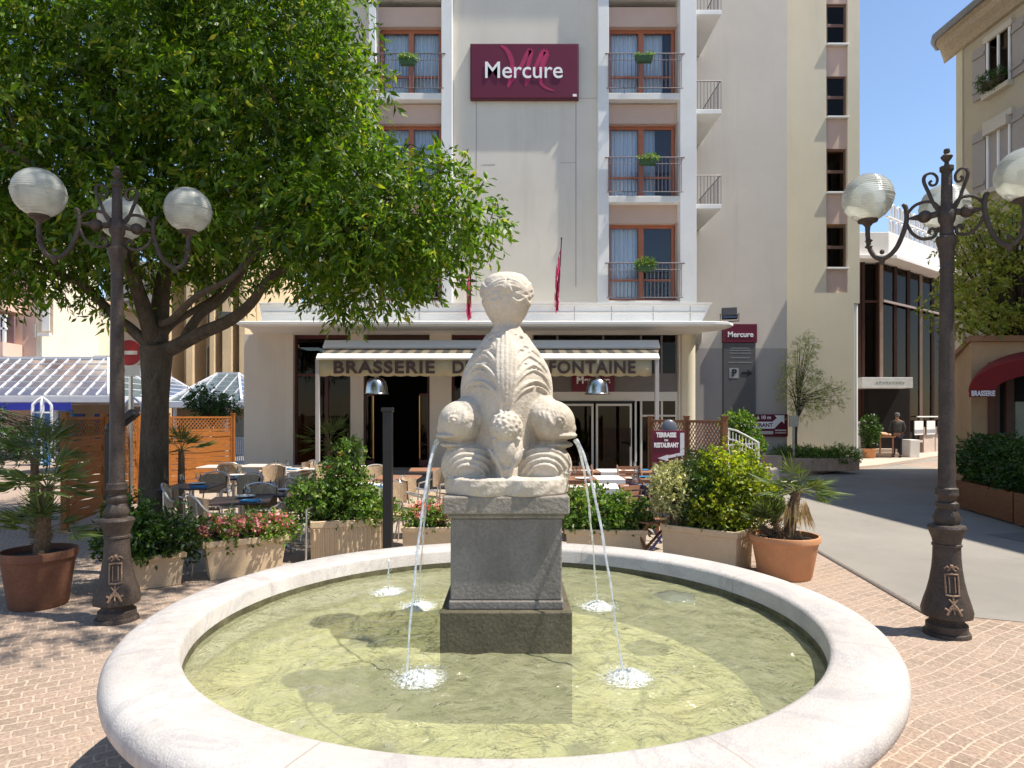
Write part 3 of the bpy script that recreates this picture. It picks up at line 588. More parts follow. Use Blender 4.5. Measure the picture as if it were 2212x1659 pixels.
# wing walls set back to the right with the side balconies
wx1 = GX(1700, YW)
hb('wall', MB().box(tx(1455), wx1, YW, YW+.6, 3.9, GZ(-420, YW)), M_taupe_shade)
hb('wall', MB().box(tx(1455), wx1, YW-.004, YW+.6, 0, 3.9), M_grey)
for pb in (30, 245, 450):
    z = tz(pb); x0, x1 = tx(1500), tx(1559)
    hb('side_balcony', MB().prism([(x0, YT+.02, z), (x1, YT+.02, z), (x1, YW, z), (x0, YW, z)], (0, 0, .13)), M_white, .01)
    q = MB().tube([(x0, YT+.06, z+.95), (x1, YT+.06, z+.95)], .016, 6).tube([(x1-.02, YT+.06, z+.95), (x1-.02, YW, z+.95)], .016, 6)
    for i in range(9): x = x0+(x1-x0)*i/8; q.tube([(x, YT+.06, z+.13), (x, YT+.06, z+.95)], .009, 5)
    for i in range(1, 14): y = YT+.06+(YW-YT)*i/14; q.tube([(x1-.02, y, z+.13), (x1-.02, y, z+.95)], .009, 5)
    hb('balcony_railing', q, M_rail, smooth=True)
# stair tower
sx = lambda px: GX(px, YS); sz = lambda py: GZ(py, YS)
st = MB(); ops = []
for t, b in ((8, 95), (163, 252), (322, 415), (487, 578)): pass
hb('wall', MB().box(wx1, sx(1785), YS, YS+4, 0, sz(-420)).box(sx(1785), sx(1831), YS+.18, YS+4, 0, sz(655)-.1), M_cream_lit)
hb('wall', MB().box(sx(1831), sx(1857), YS, YS+4, sz(655), sz(-420)).box(sx(1785), sx(1831), YS, YS+4, sz(655), sz(632)), M_cream_lit)
hb('wall', MB().box(sx(1785), sx(1845), YS+.0, YS+.17, 0, sz(655)-.001).box(sx(1831), sx(1845), YS+.17, YS+4, 0, sz(655)-.001), M_cream_lit)
hb('drain_pipe', MB().tube([(sx(1851), YS+.12, 0), (sx(1851), YS+.12, sz(656))], .085, 14).tube([(sx(1851), YS+.12, .0), (sx(1851), YS+.1, .28)], [.16, .1], 14), M_white, smooth=True)
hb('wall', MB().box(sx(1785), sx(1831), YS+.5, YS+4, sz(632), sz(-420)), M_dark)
for t, b in ((-150, -62), (8, 95), (163, 252), (322, 415), (487, 578)):
    x0, x1 = sx(1787), sx(1829); zt, zb = sz(t), sz(b); y = YS+.10; zm = (zt+zb)/2; w = .05
    f = MB().box(x0, x0+w, y, y+.06, zb, zt).box(x1-w, x1, y, y+.06, zb, zt).box(x0+w, x1-w, y, y+.06, zt-w, zt).box(x0+w, x1-w, y, y+.06, zb, zb+w).box(x0+w, x1-w, y, y+.06, zm-.05, zm+.05)
    wn = hb('stair_window', f, mat('brown_frame', (.16, .085, .06), .5, .1), .004)
    hb('window_pane', MB().box(x0+w, x1-w, y+.03, y+.036, zb+w, zm-.05).box(x0+w, x1-w, y+.03, y+.036, zm+.05, zt-w), M_glassd, parent=wn)
    hb('window_sill', MB().box(sx(1785), sx(1831)+.02, YS-.08, YS+.1, zb-.06, zb), M_white, .008, parent=wn)
    hb('spandrel', MB().box(sx(1785)+.001, sx(1831)-.001, YS+.05, YS+.5, sz(b+(68 if b < 500 else 54)), zb-.062), M_pink)
    if t > 300:
        ml = D.materials.get('lamp_glow') or D.materials.new('lamp_glow'); ml.use_nodes = True; e = ml.node_tree.nodes['Principled BSDF']; e.inputs['Base Color'].default_value = (.9, .6, .2, 1); e.inputs['Emission Color'].default_value = (1, .55, .12, 1); e.inputs['Emission Strength'].default_value = 4
        hb('ceiling_lamp', MB().ell((x0+.12, YS+.42, zt-.42), .07, .07, .07), ml, smooth=True, parent=wn)

# ground floor block
gx = lambda px: GX(px, YG); gz = lambda py: GZ(py, YG); ZC = 4.01
opn = [(gx(633), gx(757), gz(1005), ZC), (gx(785), gx(928), gz(1012), ZC), (gx(975), gx(1100), gz(1005), ZC), (gx(1150), gx(1466), .05, ZC)]
hb('wall', wallgrid(MB(), gx(527), gx(1470), 0, ZC, YG, YG+.35, opn), M_taupe_shade)
hb('wall', MB().box(gx(527), gx(527)+.35, YG+.35, YG+8, 0, ZC), M_beige)
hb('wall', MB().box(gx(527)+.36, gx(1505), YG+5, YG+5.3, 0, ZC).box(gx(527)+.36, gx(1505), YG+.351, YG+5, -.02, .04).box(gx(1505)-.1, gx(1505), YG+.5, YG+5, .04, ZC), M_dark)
hb('column', MB().lathe([(.225, 0), (.225, ZC)], 32, c=(gx(1487), YG+.15, 0)), M_cream_lit, smooth=True)
# canopy slab (tapered edge, rounded right tip) and parapet band
yF = 16.6; x0, x1 = GX(510, yF), GX(1594, yF)
cp = [(x0, yF), (x1-.55, yF), (x1-.18, yF+.08), (x1, yF+.35), (x1-.05, yF+.7), (x1-.5, yF+1.4), (gx(1505)+.9, YW-.01), (gx(527)-.6, YW-.01), (x0, yF+.8)]
cn = MB(); n = len(cp); cx, cy = (x0+x1)/2, 19.2
for (sc, z) in ((.985, ZC), (1, ZC+.05), (1, ZC+.11), (.992, ZC+.125)): cn.v += [(cx+(p[0]-cx)*sc, cy+(p[1]-cy)*sc, z) for p in cp]
for l in range(3): cn.f += [[l*n+i, l*n+(i+1) % n, (l+1)*n+(i+1) % n, (l+1)*n+i] for i in range(n)]
cn.f += [list(range(n))[::-1], list(range(3*n, 4*n))]
hb('canopy', cn, M_white)
yP = 17.6; pxa, pxb = GX(560, yP), GX(1535, yP); zp = GZ(658, yP); zb_ = ZC+.12
pr = MB().prism([(pxa+.1, yP, zb_), (pxb-.3, yP, zb_), (pxb, yP, zp), (pxa, yP, zp)], (0, .25, 0))
hb('parapet', pr, M_white, .01)
hb('parapet_trim', MB().box(pxa, pxb+.03, yP-.05, yP+.28, zp+.001, zp+.045).box(pxa+.1, pxb-.15, yP-.02, yP-.001, zp-.22, zp-.19).box(pxa+.2, GX(1240, yP), yP-.03, yP-.001, zb_+.14, zb_+.17), mat('trim', (.66, .64, .61), .7, .06, 3), .004)
q = MB()
for px in (720, 905, 1080, 1240, 1320, 1410, 1490): q.box(GX(px, yP), GX(px, yP)+.018, yP-.012, yP-.001, zb_+.02, zp-.05)
hb('parapet_joint', q, M_grey)
hb('roof', MB().box(pxa, tx(800)+.01, YG+.2, YG+5, zb_, zb_+.1), M_grey)
# openings of the ground floor
M_rframe = mat('dark_red_frame', (.07, .012, .014), .4, .15)
def shopwin(pa, pb, pt, pbt, mull):
    x0, x1, zb, zt = gx(pa), gx(pb), gz(pbt), ZC; y = YG+.16; w = .07
    f = MB().box(x0, x0+w, y, y+.07, zb, zt).box(x1-w, x1, y, y+.07, zb, zt).box(x0+w, x1-w, y, y+.07, zt-.10, zt).box(x0+w, x1-w, y, y+.07, zb, zb+w)
    for mxx in mull: f.box(gx(mxx)-.05, gx(mxx)+.05, y, y+.07, zb+w, zt-.1)
    z1 = gz(812); f.box(x0+w, x1-w, y+.001, y+.069, z1, z1+.07)
    wn = hb('shop_window', f, M_rframe, .004); hb('window_pane', MB().box(x0+w, x1-w, y+.03, y+.038, zb+w, zt-.1), M_glassd, parent=wn); return wn
w1 = shopwin(633, 757, 722, 1005, (702,))
hb('blind', MB().box(gx(639), gx(752), YG+.30, YG+.33, gz(748), gz(728)), mat('red_reflection', (.30, .015, .02), .5), parent=w1)  # added band with the red reflection at the window top put into its colour
hb('reflection_strip', MB().box(gx(655), gx(750), YG+.28, YG+.298, gz(741), gz(735)), mat('orange_reflection', (.75, .28, .12), .5), parent=w1)  # orange streak of the same reflection, painted as a plain strip
c = MB(); pts = [(gx(640)+(gx(682)-gx(640))*i/20, YG+.42+.04*math.sin(i*1.5)) for i in range(21)]
for i in range(20): c.add([(pts[i][0], pts[i][1], gz(985)), (pts[i+1][0], pts[i+1][1], gz(985)), (pts[i+1][0], pts[i+1][1], 3.6), (pts[i][0], pts[i][1], 3.6)], [(0, 1, 2, 3)])
hb('curtain', c, mat('beige_curtain', (.5, .44, .38), .9), smooth=True, parent=w1)
hb('wall_picture', MB().box(gx(717), gx(752), YG+1.0, YG+1.1, gz(905), gz(850)), mat('yellow_panel', (.85, .42, .03), .5, .25, 2), parent=w1)
# brasserie doorway: folded open doors with brass handles, steps
fr = MB().box(gx(785), gx(785)+.08, YG+.1, YG+.2, gz(1012), ZC).box(gx(928)-.08, gx(928), YG+.1, YG+.2, gz(1012), ZC).box(gx(785)+.08, gx(928)-.08, YG+.1, YG+.2, gz(735), ZC).box(gx(785)+.08, gx(928)-.08, YG+.1, YG+.2, gz(812), gz(806))
dr = hb('doorway', fr, mat('dark_brown_frame', (.045, .02, .015), .5, .1), .004)
for a, b in ((787, 808), (905, 926)):
    x0, x1 = gx(a), gx(b); l = hb('door', MB().box(x0, x0+.04, YG+.02, YG+.09, gz(1008), gz(850)).box(x1-.04, x1, YG+.02, YG+.09, gz(1008), gz(850)).box(x0+.04, x1-.04, YG+.02, YG+.09, gz(1008), gz(995)).box(x0+.04, x1-.04, YG+.02, YG+.09, gz(856), gz(850)), M_rframe, parent=dr)
    hb('door_pane', MB().box(x0+.04, x1-.04, YG+.05, YG+.056, gz(995), gz(856)), M_glassd, parent=dr)
brass = mat('brass', (.65, .38, .12), .3, .1, metal=.9)
hb('door_handle', MB().tube([(gx(807), YG-.03, gz(990)), (gx(807), YG-.03, gz(855))], .018, 8).tube([(gx(907), YG-.03, gz(990)), (gx(907), YG-.03, gz(855))], .018, 8), brass, smooth=True, parent=dr)
hb('door_step', MB().box(gx(778), gx(940), YG-.35, YG-.001, 0, gz(1012)).box(gx(778), gx(940), YG-.7, YG-.351, 0, gz(1012)*.5), mat('step_stone', (.26, .24, .22), .8, .1), .01)
shopwin(975, 1100, 722, 1005, (1035,))
# main entrance: glazing, sign band, sliding doors
M_wfr = mat('white_frame', (.62, .60, .56), .5, .04)
x0, x1 = gx(1150), gx(1466); y = YG+.12
f = MB().box(x0, x1, y, y+.12, gz(866), gz(846)).box(x0, x0+.06, y, y+.08, .05, gz(866)).box(x1-.06, x1, y, y+.08, gz(866)*0+.05, gz(866))
for px in (1200, 1373, 1385, 1430): f.box(gx(px), gx(px)+.055, y, y+.08, .05, gz(866))
f.box(gx(1385), gx(1466), y+.01, y+.07, gz(900), gz(896))
en = hb('entrance_frame', f, M_wfr, .005)
for a, b in ((1208, 1283), (1288, 1366)):
    xa, xb = gx(a), gx(b); zt = gz(872); l = MB().box(xa, xa+.06, y-.05, y-.01, .07, zt).box(xb-.06, xb, y-.05, y-.01, .07, zt).box(xa+.06, xb-.06, y-.05, y-.01, zt-.06, zt).box(xa+.06, xb-.06, y-.05, y-.01, .07, .19)
    hb('sliding_door', l, M_wfr, .004, parent=en); hb('door_pane', MB().box(xa+.06, xb-.06, y-.033, y-.027, .19, zt-.06), M_glassd, parent=en)
hb('door_track', MB().box(gx(1200), gx(1373), y-.055, y-.005, gz(870), gz(867)), M_black, parent=en)
hb('side_pane', MB().box(gx(1389), gx(1462), y+.04, y+.046, .06, gz(866)), M_glassd, parent=en); hb('side_pane', MB().box(x0+.06, gx(1200), y+.04, y+.046, .06, gz(866)), M_glassd, parent=en)
hb('door_handle', MB().tube([(gx(1362), y-.09, gz(965)), (gx(1362), y-.09, gz(925))], .015, 8), M_black, parent=en)
hb('sign_band', MB().box(x0, x1, y+.02, y+.1, gz(846)+.001, gz(806)), mat('grey_band', (.16, .145, .14), .6, .08), parent=en)
hb('upper_pane', MB().box(x0, x1, y+.05, y+.056, gz(806)+.001, ZC), M_glassd, parent=en)
q = MB()
for px in (1150, 1203, 1303, 1385, 1430, 1462): q.box(gx(px), gx(px)+.05, y+.03, y+.08, gz(806)+.002, ZC)
hb('upper_mullion', q, M_rail, parent=en)
hb('reception_desk', MB().box(gx(1230), gx(1262), YG+2.4, YG+2.8, .05, .9).box(gx(1310), gx(1350), YG+2.2, YG+2.6, .85, 1.0), mat('red_desk', (.35, .02, .06), .5), parent=en)

# ---------------------------------------------------------------- signs on the hotel
M_swirl = mat('pink_swirl', (.42, .02, .10), .5, .3, 2)
def swirl(parent, x, y, z, s):
    q = MB()
    def rib(pts, w):
        pts = [Vector((x+a*s, y, z+b*s)) for a, b in pts]; n = 26
        P_ = []
        for i in range(n):
            t = i/(n-1)*(len(pts)-1); k = min(int(t), len(pts)-2); u = t-k
            p0, p1, p2, p3 = pts[max(k-1, 0)], pts[k], pts[k+1], pts[min(k+2, len(pts)-1)]
            P_.append(.5*((2*p1)+(p2-p0)*u+(2*p0-5*p1+4*p2-p3)*u*u+(3*p1-p0-3*p2+p3)*u**3))
        for i in range(n-1):
            d = (P_[i+1]-P_[i]).normalized(); nn = Vector((-d.z, 0, d.x)); w0 = w*s*(.2+math.sin(PI*i/(n-1)))*.5; w1 = w*s*(.2+math.sin(PI*(i+1)/(n-1)))*.5
            q.prism([P_[i]-nn*w0, P_[i+1]-nn*w1, P_[i+1]+nn*w1, P_[i]+nn*w0], (0, -.004, 0))
    rib([(-.42, .40), (-.30, .30), (-.22, .05), (-.30, -.30)], .07); rib([(-.30, -.32), (-.12, -.05), (.04, .26), (.10, .30), (.03, -.05), (.0, -.30)], .07)
    rib([(.0, -.30), (.15, -.02), (.30, .28), (.36, .25), (.26, -.05), (.30, -.28), (.50, -.38)], .08)
    q.build('sign_swirl', M_swirl, parent)
sx0, sx1, sz0, sz1 = GX(1018, YT-.15), GX(1248, YT-.15), GZ(211, YT-.15), GZ(96, YT-.15); cxs = (sx0+sx1)/2; czs = (sz0+sz1)/2
sg = thing('hotel_sign', 'large dark red hotel sign high on the blank central wall', 'sign', (cxs, YT-.15, sz0))
MB().box(sx0, sx1, YT-.15, YT-.002, sz0, sz1).build('sign_panel', M_maroon, sg, bevel=.008)
MB().box(sx0-.03, sx1+.03, YT-.13, YT-.003, sz0-.03, sz0-.001).box(sx0-.03, sx1+.03, YT-.13, YT-.003, sz1+.001, sz1+.03).box(sx0-.03, sx0-.001, YT-.13, YT-.003, sz0, sz1).box(sx1+.001, sx1+.03, YT-.13, YT-.003, sz0, sz1).build('sign_frame', mat('sign_edge', (.10, .02, .03), .5), sg)
swirl(sg, cxs+.02, YT-.151, czs+.06, 1.65)
textmesh('Mercure', .66, 'sign_lettering', M_plainw, sg, (cxs-.03, YT-.166, czs-.0), bold=.004, sx=.98)
MB().box(sx1-.14, sx1-.03, YT-.158, YT-.151, sz0+.03, sz0+.10).build('sign_plate', M_plainw, sg)
# entrance sign
ye = YG+.05; e0, e1 = GX(1236, ye), GX(1327, ye)
s2 = thing('hotel_sign', 'small dark red hotel sign over the glass sliding doors', 'sign', ((e0+e1)/2, ye, GZ(846, ye)))
MB().box(e0, e1, ye, ye+.06, GZ(846, ye), GZ(806, ye)).build('sign_panel', M_maroon, s2, bevel=.004)
textmesh('Mercure', .27, 'sign_lettering', M_plainw, s2, ((e0+e1)/2, ye-.006, GZ(822, ye)), bold=.008)
# pylon sign on the wing wall
yp = YW-.12; p0, p1 = GX(1563, yp), GX(1635, yp); pc = (p0+p1)/2
s3 = thing('parking_sign', 'tall grey wall sign with dark red head, a P and an arrow', 'sign', (pc, yp, GZ(905, yp)))
MB().box(p0, p1-.04, yp, YW-.005, GZ(905, yp), GZ(741, yp)).build('sign_panel', mat('pylon_grey', (.11, .108, .11), .5, .06), s3, bevel=.005)
MB().box(p0-.02, p1, yp-.02, YW-.005, GZ(740, yp), GZ(700, yp)).build('sign_head', M_maroon, s3, bevel=.005)
textmesh('Mercure', .235, 'sign_lettering', M_plainw, s3, (pc+.0, yp-.026, GZ(723, yp)), bold=.006)
q = MB()
for py, l in ((752, 40), (757, 46), (763, 46), (773, 42), (783, 52)): q.box(pc-l/2*.0146, pc+l/2*.0146, yp-.004, yp-.0005, GZ(py+.8, yp), GZ(py-.8, yp))
q.build('sign_lines', mat('sign_line', (.30, .30, .31), .6), s3)
MB().box(pc-.34, pc-.05, yp-.006, yp-.001, GZ(817, yp), GZ(795, yp)).build('sign_square', mat('sign_light', (.36, .36, .37), .6), s3)
textmesh('P', .30, 'sign_lettering', M_black, s3, (pc-.195, yp-.012, GZ(806, yp)), bold=.012)
az = GZ(806, yp); MB().prism([(pc+.04, yp-.004, az-.035), (pc+.22, yp-.004, az-.035), (pc+.22, yp-.004, az-.12), (pc+.38, yp-.004, az), (pc+.22, yp-.004, az+.12), (pc+.22, yp-.004, az+.035), (pc+.04, yp-.004, az+.035)], (0, -.006, 0)).build('sign_arrow', M_black, s3)
# restaurant direction board on the wing wall
yr = YW-.10; r0, r1 = GX(1592, yr), GX(1702, yr); rc = (r0+r1)/2
s4 = thing('restaurant_sign', 'dark red restaurant board with white arrow pointing up right, low on the grey wall', 'sign', (rc, yr, GZ(943, yr)))
MB().box(r0, r1, yr, YW-.004, GZ(943, yr), GZ(895, yr)).build('sign_panel', M_maroon, s4, bevel=.005)
textmesh('à 10 m', .16, 'sign_lettering', M_plainw, s4, (rc+.05, yr-.006, GZ(902, yr)), bold=.004)
def T(px, py): return (GX(px, yr), yr-.005, GZ(py, yr))
MB().prism([T(1594, 911), T(1668, 911), T(1678, 903), T(1673, 897), T(1694, 897), T(1694, 915), T(1688, 910), T(1672, 926), T(1594, 926)], (0, -.006, 0)).build('sign_arrow', M_plainw, s4)
textmesh('RESTAURANT', .165, 'sign_lettering', M_maroon, s4, (GX(1634, yr), yr-.014, GZ(918.5, yr)), bold=.004)
MB().prism([T(1605, 931), T(1670, 931), T(1670, 938), T(1605, 938)], (0, -.006, 0)).prism([T(1674, 928), T(1698, 928), T(1698, 931), T(1674, 931)], (0, -.006, 0)).prism([T(1674, 934), T(1698, 934), T(1698, 936), T(1674, 936)], (0, -.006, 0)).build('sign_lines', mat('sign_cream', (.6, .55, .5), .6), s4)

# window boxes hanging on the railings
def winbox(px, py, label, fl):
    o = P(px, py, YT-.34); t = thing('flower_box', label, 'flower box', o, 0, 'flower boxes on the hotel railings')
    MB().prism([(o.x-.24, o.y-.09, o.z), (o.x+.24, o.y-.09, o.z), (o.x+.20, o.y-.07, o.z-.17), (o.x-.20, o.y-.07, o.z-.17)], (0, .16, 0)).build('trough', mat('green_trough', (.04, .10, .04), .5), t, bevel=.01)
    p, d, *_ = cloud([(o.x, o.y, o.z+.03, .25, .08, .05+.03*fl)], 60+60*fl, 4, .10, .1)
    leafmesh('plant', p, d, .06, .03, M_leafb, t)
    return t
winbox(880, 127, 'small green flower box on the top left balcony railing', 1)
winbox(1392, 121, 'small green flower box on the top right balcony railing', 0)
winbox(1400, 343, 'small green flower box on the middle right balcony railing', 1)
winbox(1395, 572, 'leafy flower box on the lowest right balcony railing', 3)

# flags on the parapet
def flag(px, pyb, pyt, tip, label, sgn):
    y = yP-.15; a = P(px-3, pyb, y); b = P(tip, pyt, y-.35)
    t = thing('flag', label, 'flag', a, 0, 'flags on the canopy parapet')
    MB().tube([a, b], .014, 8).ell(b, .022, .022, .03, 8, 6).build('flag_pole', mat('pole_dark', (.05, .03, .03), .5), t, smooth=True)
    q = MB(); n, m_ = 36, 13; dz = (b-a)
    for i in range(n+1):
        u = i/n; base = a.lerp(b, .02+.86*u); w = .17*(.35+.9*math.sin(PI*min(1, u*.9+.1))**.8)
        for j in range(m_):
            v = j/(m_-1); q.v.append((base.x+sgn*v*w*.55+.012*math.sin(u*11+v*3), base.y-.03-.07*math.sin(v*8+u*5)-.03*math.sin(u*13), base.z-.12*v*v+.01*math.sin(u*17)))
    for i in range(n):
        for j in range(m_-1): k = i*m_+j; q.f.append([k, k+1, k+m_+1, k+m_])
    mm = D.materials.get('flag_cloth')
    if not mm:
        mm = mat('flag_cloth', (.50, .03, .12), .7, .1); tt = mm.node_tree; wv = nd(tt, 'ShaderNodeTexNoise'); wv.inputs['Scale'].default_value = 5; tc = nd(tt, 'ShaderNodeTexCoord'); mp = nd(tt, 'ShaderNodeMapping'); mp.inputs['Scale'].default_value = (6, 1, 1.2)
        tt.links.new(tc.outputs['Object'], mp.inputs[0]); tt.links.new(mp.outputs[0], wv.inputs['Vector']); r = nd(tt, 'ShaderNodeValToRGB'); r.color_ramp.interpolation = 'CONSTANT'; r.color_ramp.elements[0].color = (.48, .03, .11, 1); r.color_ramp.elements[1].color = (.75, .6, .62, 1); r.color_ramp.elements[1].position = .60
        tt.links.new(wv.outputs['Fac'], r.inputs[0]); tt.links.new(r.outputs[0], tt.nodes['Principled BSDF'].inputs['Base Color'])
    ob = q.build('flag_cloth', mm, t, smooth=True); so_ = ob.modifiers.new('s', 'SOLIDIFY'); so_.thickness = .004
flag(1020, 688, 560, 1017, 'folded pink and white flag left of the sculpture head', -1)
flag(1208, 672, 515, 1213, 'folded pink and white flag right of the sculpture head', -1)
# floodlights on the canopy
def flood(px, py, y, label, rz):
    o = P(px, py, y); t = thing('floodlight', label, 'floodlight', o, rz, 'floodlights on the hotel canopy')
    MB().obox(Vector((0, 0, .20)), .40, .20, .26, 0, R(-28)).obox(Vector((0, .10, .26)), .30, .06, .16, 0, R(-28)).build('housing', M_black, t, bevel=.02, local=True)
    MB().tube([(-.23, 0, .2), (-.23, 0, .0), (.23, 0, 0), (.23, 0, .2)], .014, 8).tube([(0, 0, -.02), (0, 0, .0)], .05, 10).build('bracket', M_black, t, local=True)
    MB().obox(Vector((0, -.10, .155)), .34, .012, .2, 0, R(-28)).build('lens', glassmat('lens_glass', (.3, .3, .32), .2), t, local=True)
flood(1576, 694, 17.2, 'black floodlight on the right tip of the hotel canopy', R(-15))
flood(487, 703, 17.1, 'black floodlight on the left end of the hotel canopy, behind a branch', R(20))

# ---------------------------------------------------------------- awning of the brasserie
yA = 15.5; ax0, ax1 = GX(684, yA), GX(1424, yA); zA = GZ(769, yA); yC = 17.0; zCas = GZ(744, yC)
aw = thing('brasserie_awning', 'long cream brasserie awning with dark lettering on its valance', 'awning', ((ax0+ax1)/2, yA, 0))
M_awn = mat('awning_white', (.80, .80, .78), .6, .03, 2)
MB().prism([(ax0, yA+a_, zA+b__) for a_, b__ in ((-.06, -.085), (-.07, -.05), (.06, .065), (.09, .06), (.09, -.085))], (ax1-ax0, 0, 0)).build('front_bar', M_awn, aw, bevel=.012)
cx0, cx1 = GX(700, yC), GX(1424, yC)
MB().prism([(cx0, yC+a_, zCas+b__) for a_, b__ in ((-.12, -.11), (-.13, -.07), (.06, .12), (.14, .11), (.14, -.11))], (cx1-cx0, 0, 0)).box(cx0+.2, cx0+.3, yC+.14, YG, zCas-.03, zCas+.04).box(cx1-.3, cx1-.2, yC+.14, YG, zCas-.03, zCas+.04).build('cassette', M_awn, aw, bevel=.012)
strp = mat('awning_stripe', (.75, .73, .68), .8, .03); tt = strp.node_tree; tc = nd(tt, 'ShaderNodeTexCoord'); sxz = nd(tt, 'ShaderNodeSeparateXYZ'); tt.links.new(tc.outputs['Object'], sxz.inputs[0])
mm_ = nd(tt, 'ShaderNodeMath', operation='MODULO'); ad_ = nd(tt, 'ShaderNodeMath', operation='ADD'); ad_.inputs[1].default_value = 50; tt.links.new(sxz.outputs[0], ad_.inputs[0]); tt.links.new(ad_.outputs[0], mm_.inputs[0]); mm_.inputs[1].default_value = .34
l_ = nd(tt, 'ShaderNodeMath', operation='LESS_THAN'); l_.inputs[1].default_value = .17; tt.links.new(mm_.outputs[0], l_.inputs[0]); mx_n = nd(tt, 'ShaderNodeMix', data_type='RGBA'); tt.links.new(l_.outputs[0], mx_n.inputs[0]); mx_n.inputs[6].default_value = (.16, .13, .09, 1); mx_n.inputs[7].default_value = (.035, .035, .03, 1)
tt.links.new(mx_n.outputs[2], tt.nodes['Principled BSDF'].inputs['Base Color'])
q = MB(); q.add([(ax0+.05, yA+.07, zA-.02), (ax1-.05, yA+.07, zA-.02), (cx1-.02, yC-.10, zCas-.13), (cx0+.02, yC-.10, zCas-.13)], [(0, 1, 2, 3)])
ob = q.build('awning_cloth', strp, aw); so_ = ob.modifiers.new('s', 'SOLIDIFY'); so_.thickness = .008
q = MB()
for i in range(5):
    x = ax0+.6+(ax1-ax0-1.2)*i/4; q.tube([(x, yA+.08, zA-.06), (x+.2, (yA+yC)/2, (zA+zCas)/2-.16), (x, yC-.1, zCas-.2)], .022, 6)
q.build('folding_arm', M_awn, aw, smooth=True)
q = MB(); n = 300; zt = zA-.085; zbv = GZ(812, yA)
for i in range(n+1):
    x = ax0+.02+(ax1-ax0-.2)*i/n; s = abs(math.sin(i*PI/300*26)); yy = yA-.02+.012*math.sin(i*.23)+.008*math.sin(i*.61); q.v += [(x, yA, zt), (x, yy, (zt+zbv)/2), (x, yy+.01*math.sin(i*.4), zbv-.028*s+.012)]
for i in range(n): k = i*3; q.f += [[k, k+3, k+4, k+1], [k+1, k+4, k+5, k+2]]
ob = q.build('valance', mat('valance_cloth', (.42, .37, .24), .9, .06, 1.5), aw, smooth=True); so_ = ob.modifiers.new('s', 'SOLIDIFY'); so_.thickness = .006
M_let = mat('dark_lettering', (.035, .02, .02), .7)
for tx_, px in (('BRASSERIE', 831), ('DE LA', 1030), ('FONTAINE', 1279)):
    wpx = {'BRASSERIE': 218, 'DE LA': 104, 'FONTAINE': 186}[tx_]
    ob = textmesh(tx_, .40, 'valance_lettering', M_let, aw, (0, yA-.062, GZ(795, yA)), bold=.012, space=1.12)
    xs = [v.co.x for v in ob.data.vertices]; wd = max(xs)-min(xs); sc = wpx/F*yA/wd; cxx = (max(xs)+min(xs))/2
    for v in ob.data.vertices: v.co.x = (v.co.x-cxx)*sc+GX(px, yA)
for px in (686, 1419):
    MB().box(GX(px, yA)-.045, GX(px, yA)+.045, yA-.03, yA+.06, 0, zA-.081).box(GX(px, yA)-.10, GX(px, yA)+.10, yA-.09, yA+.12, 0.006, .03).build('awning_post', mat('post_grey', (.42, .40, .39), .5, .05), aw, bevel=.006)
# dome heat lamps hanging from the awning bar
for px, nm in ((811, 'left'), (1292, 'right')):
    o = Vector((GX(px, yA), yA+.14, 0)); zt = GZ(817, yA+.14); zb = GZ(851, yA+.14)
    t = thing('dome_lamp', f'silver dome lamp under the {nm} half of the cream awning', 'lamp', (o.x, o.y, zb), 0, 'dome lamps under the awning')
    ob = MB().lathe([(.05, zt+.02), (.16, zt-.01), (.225, zt-.09), (.255, zt-.22), (.265, zb+.02), (.31, zb), (.30, zb-.008), (.255, zb+.01), (.215, zt-.09), (.15, zt-.02)], 36, c=(o.x, o.y, 0), cap=False).build('dome_shade', mat('brushed_silver', (.62, .62, .62), .25, .05, 6, metal=1), t, smooth=True)
    MB().tube([(o.x, o.y, zt), (o.x, o.y, zt+.09), (o.x, yA-.06, zA-.05)], .016, 8).ell((o.x, o.y, zt+.02), .055, .055, .03, 12, 8).build('lamp_arm', M_awn, t, smooth=True)

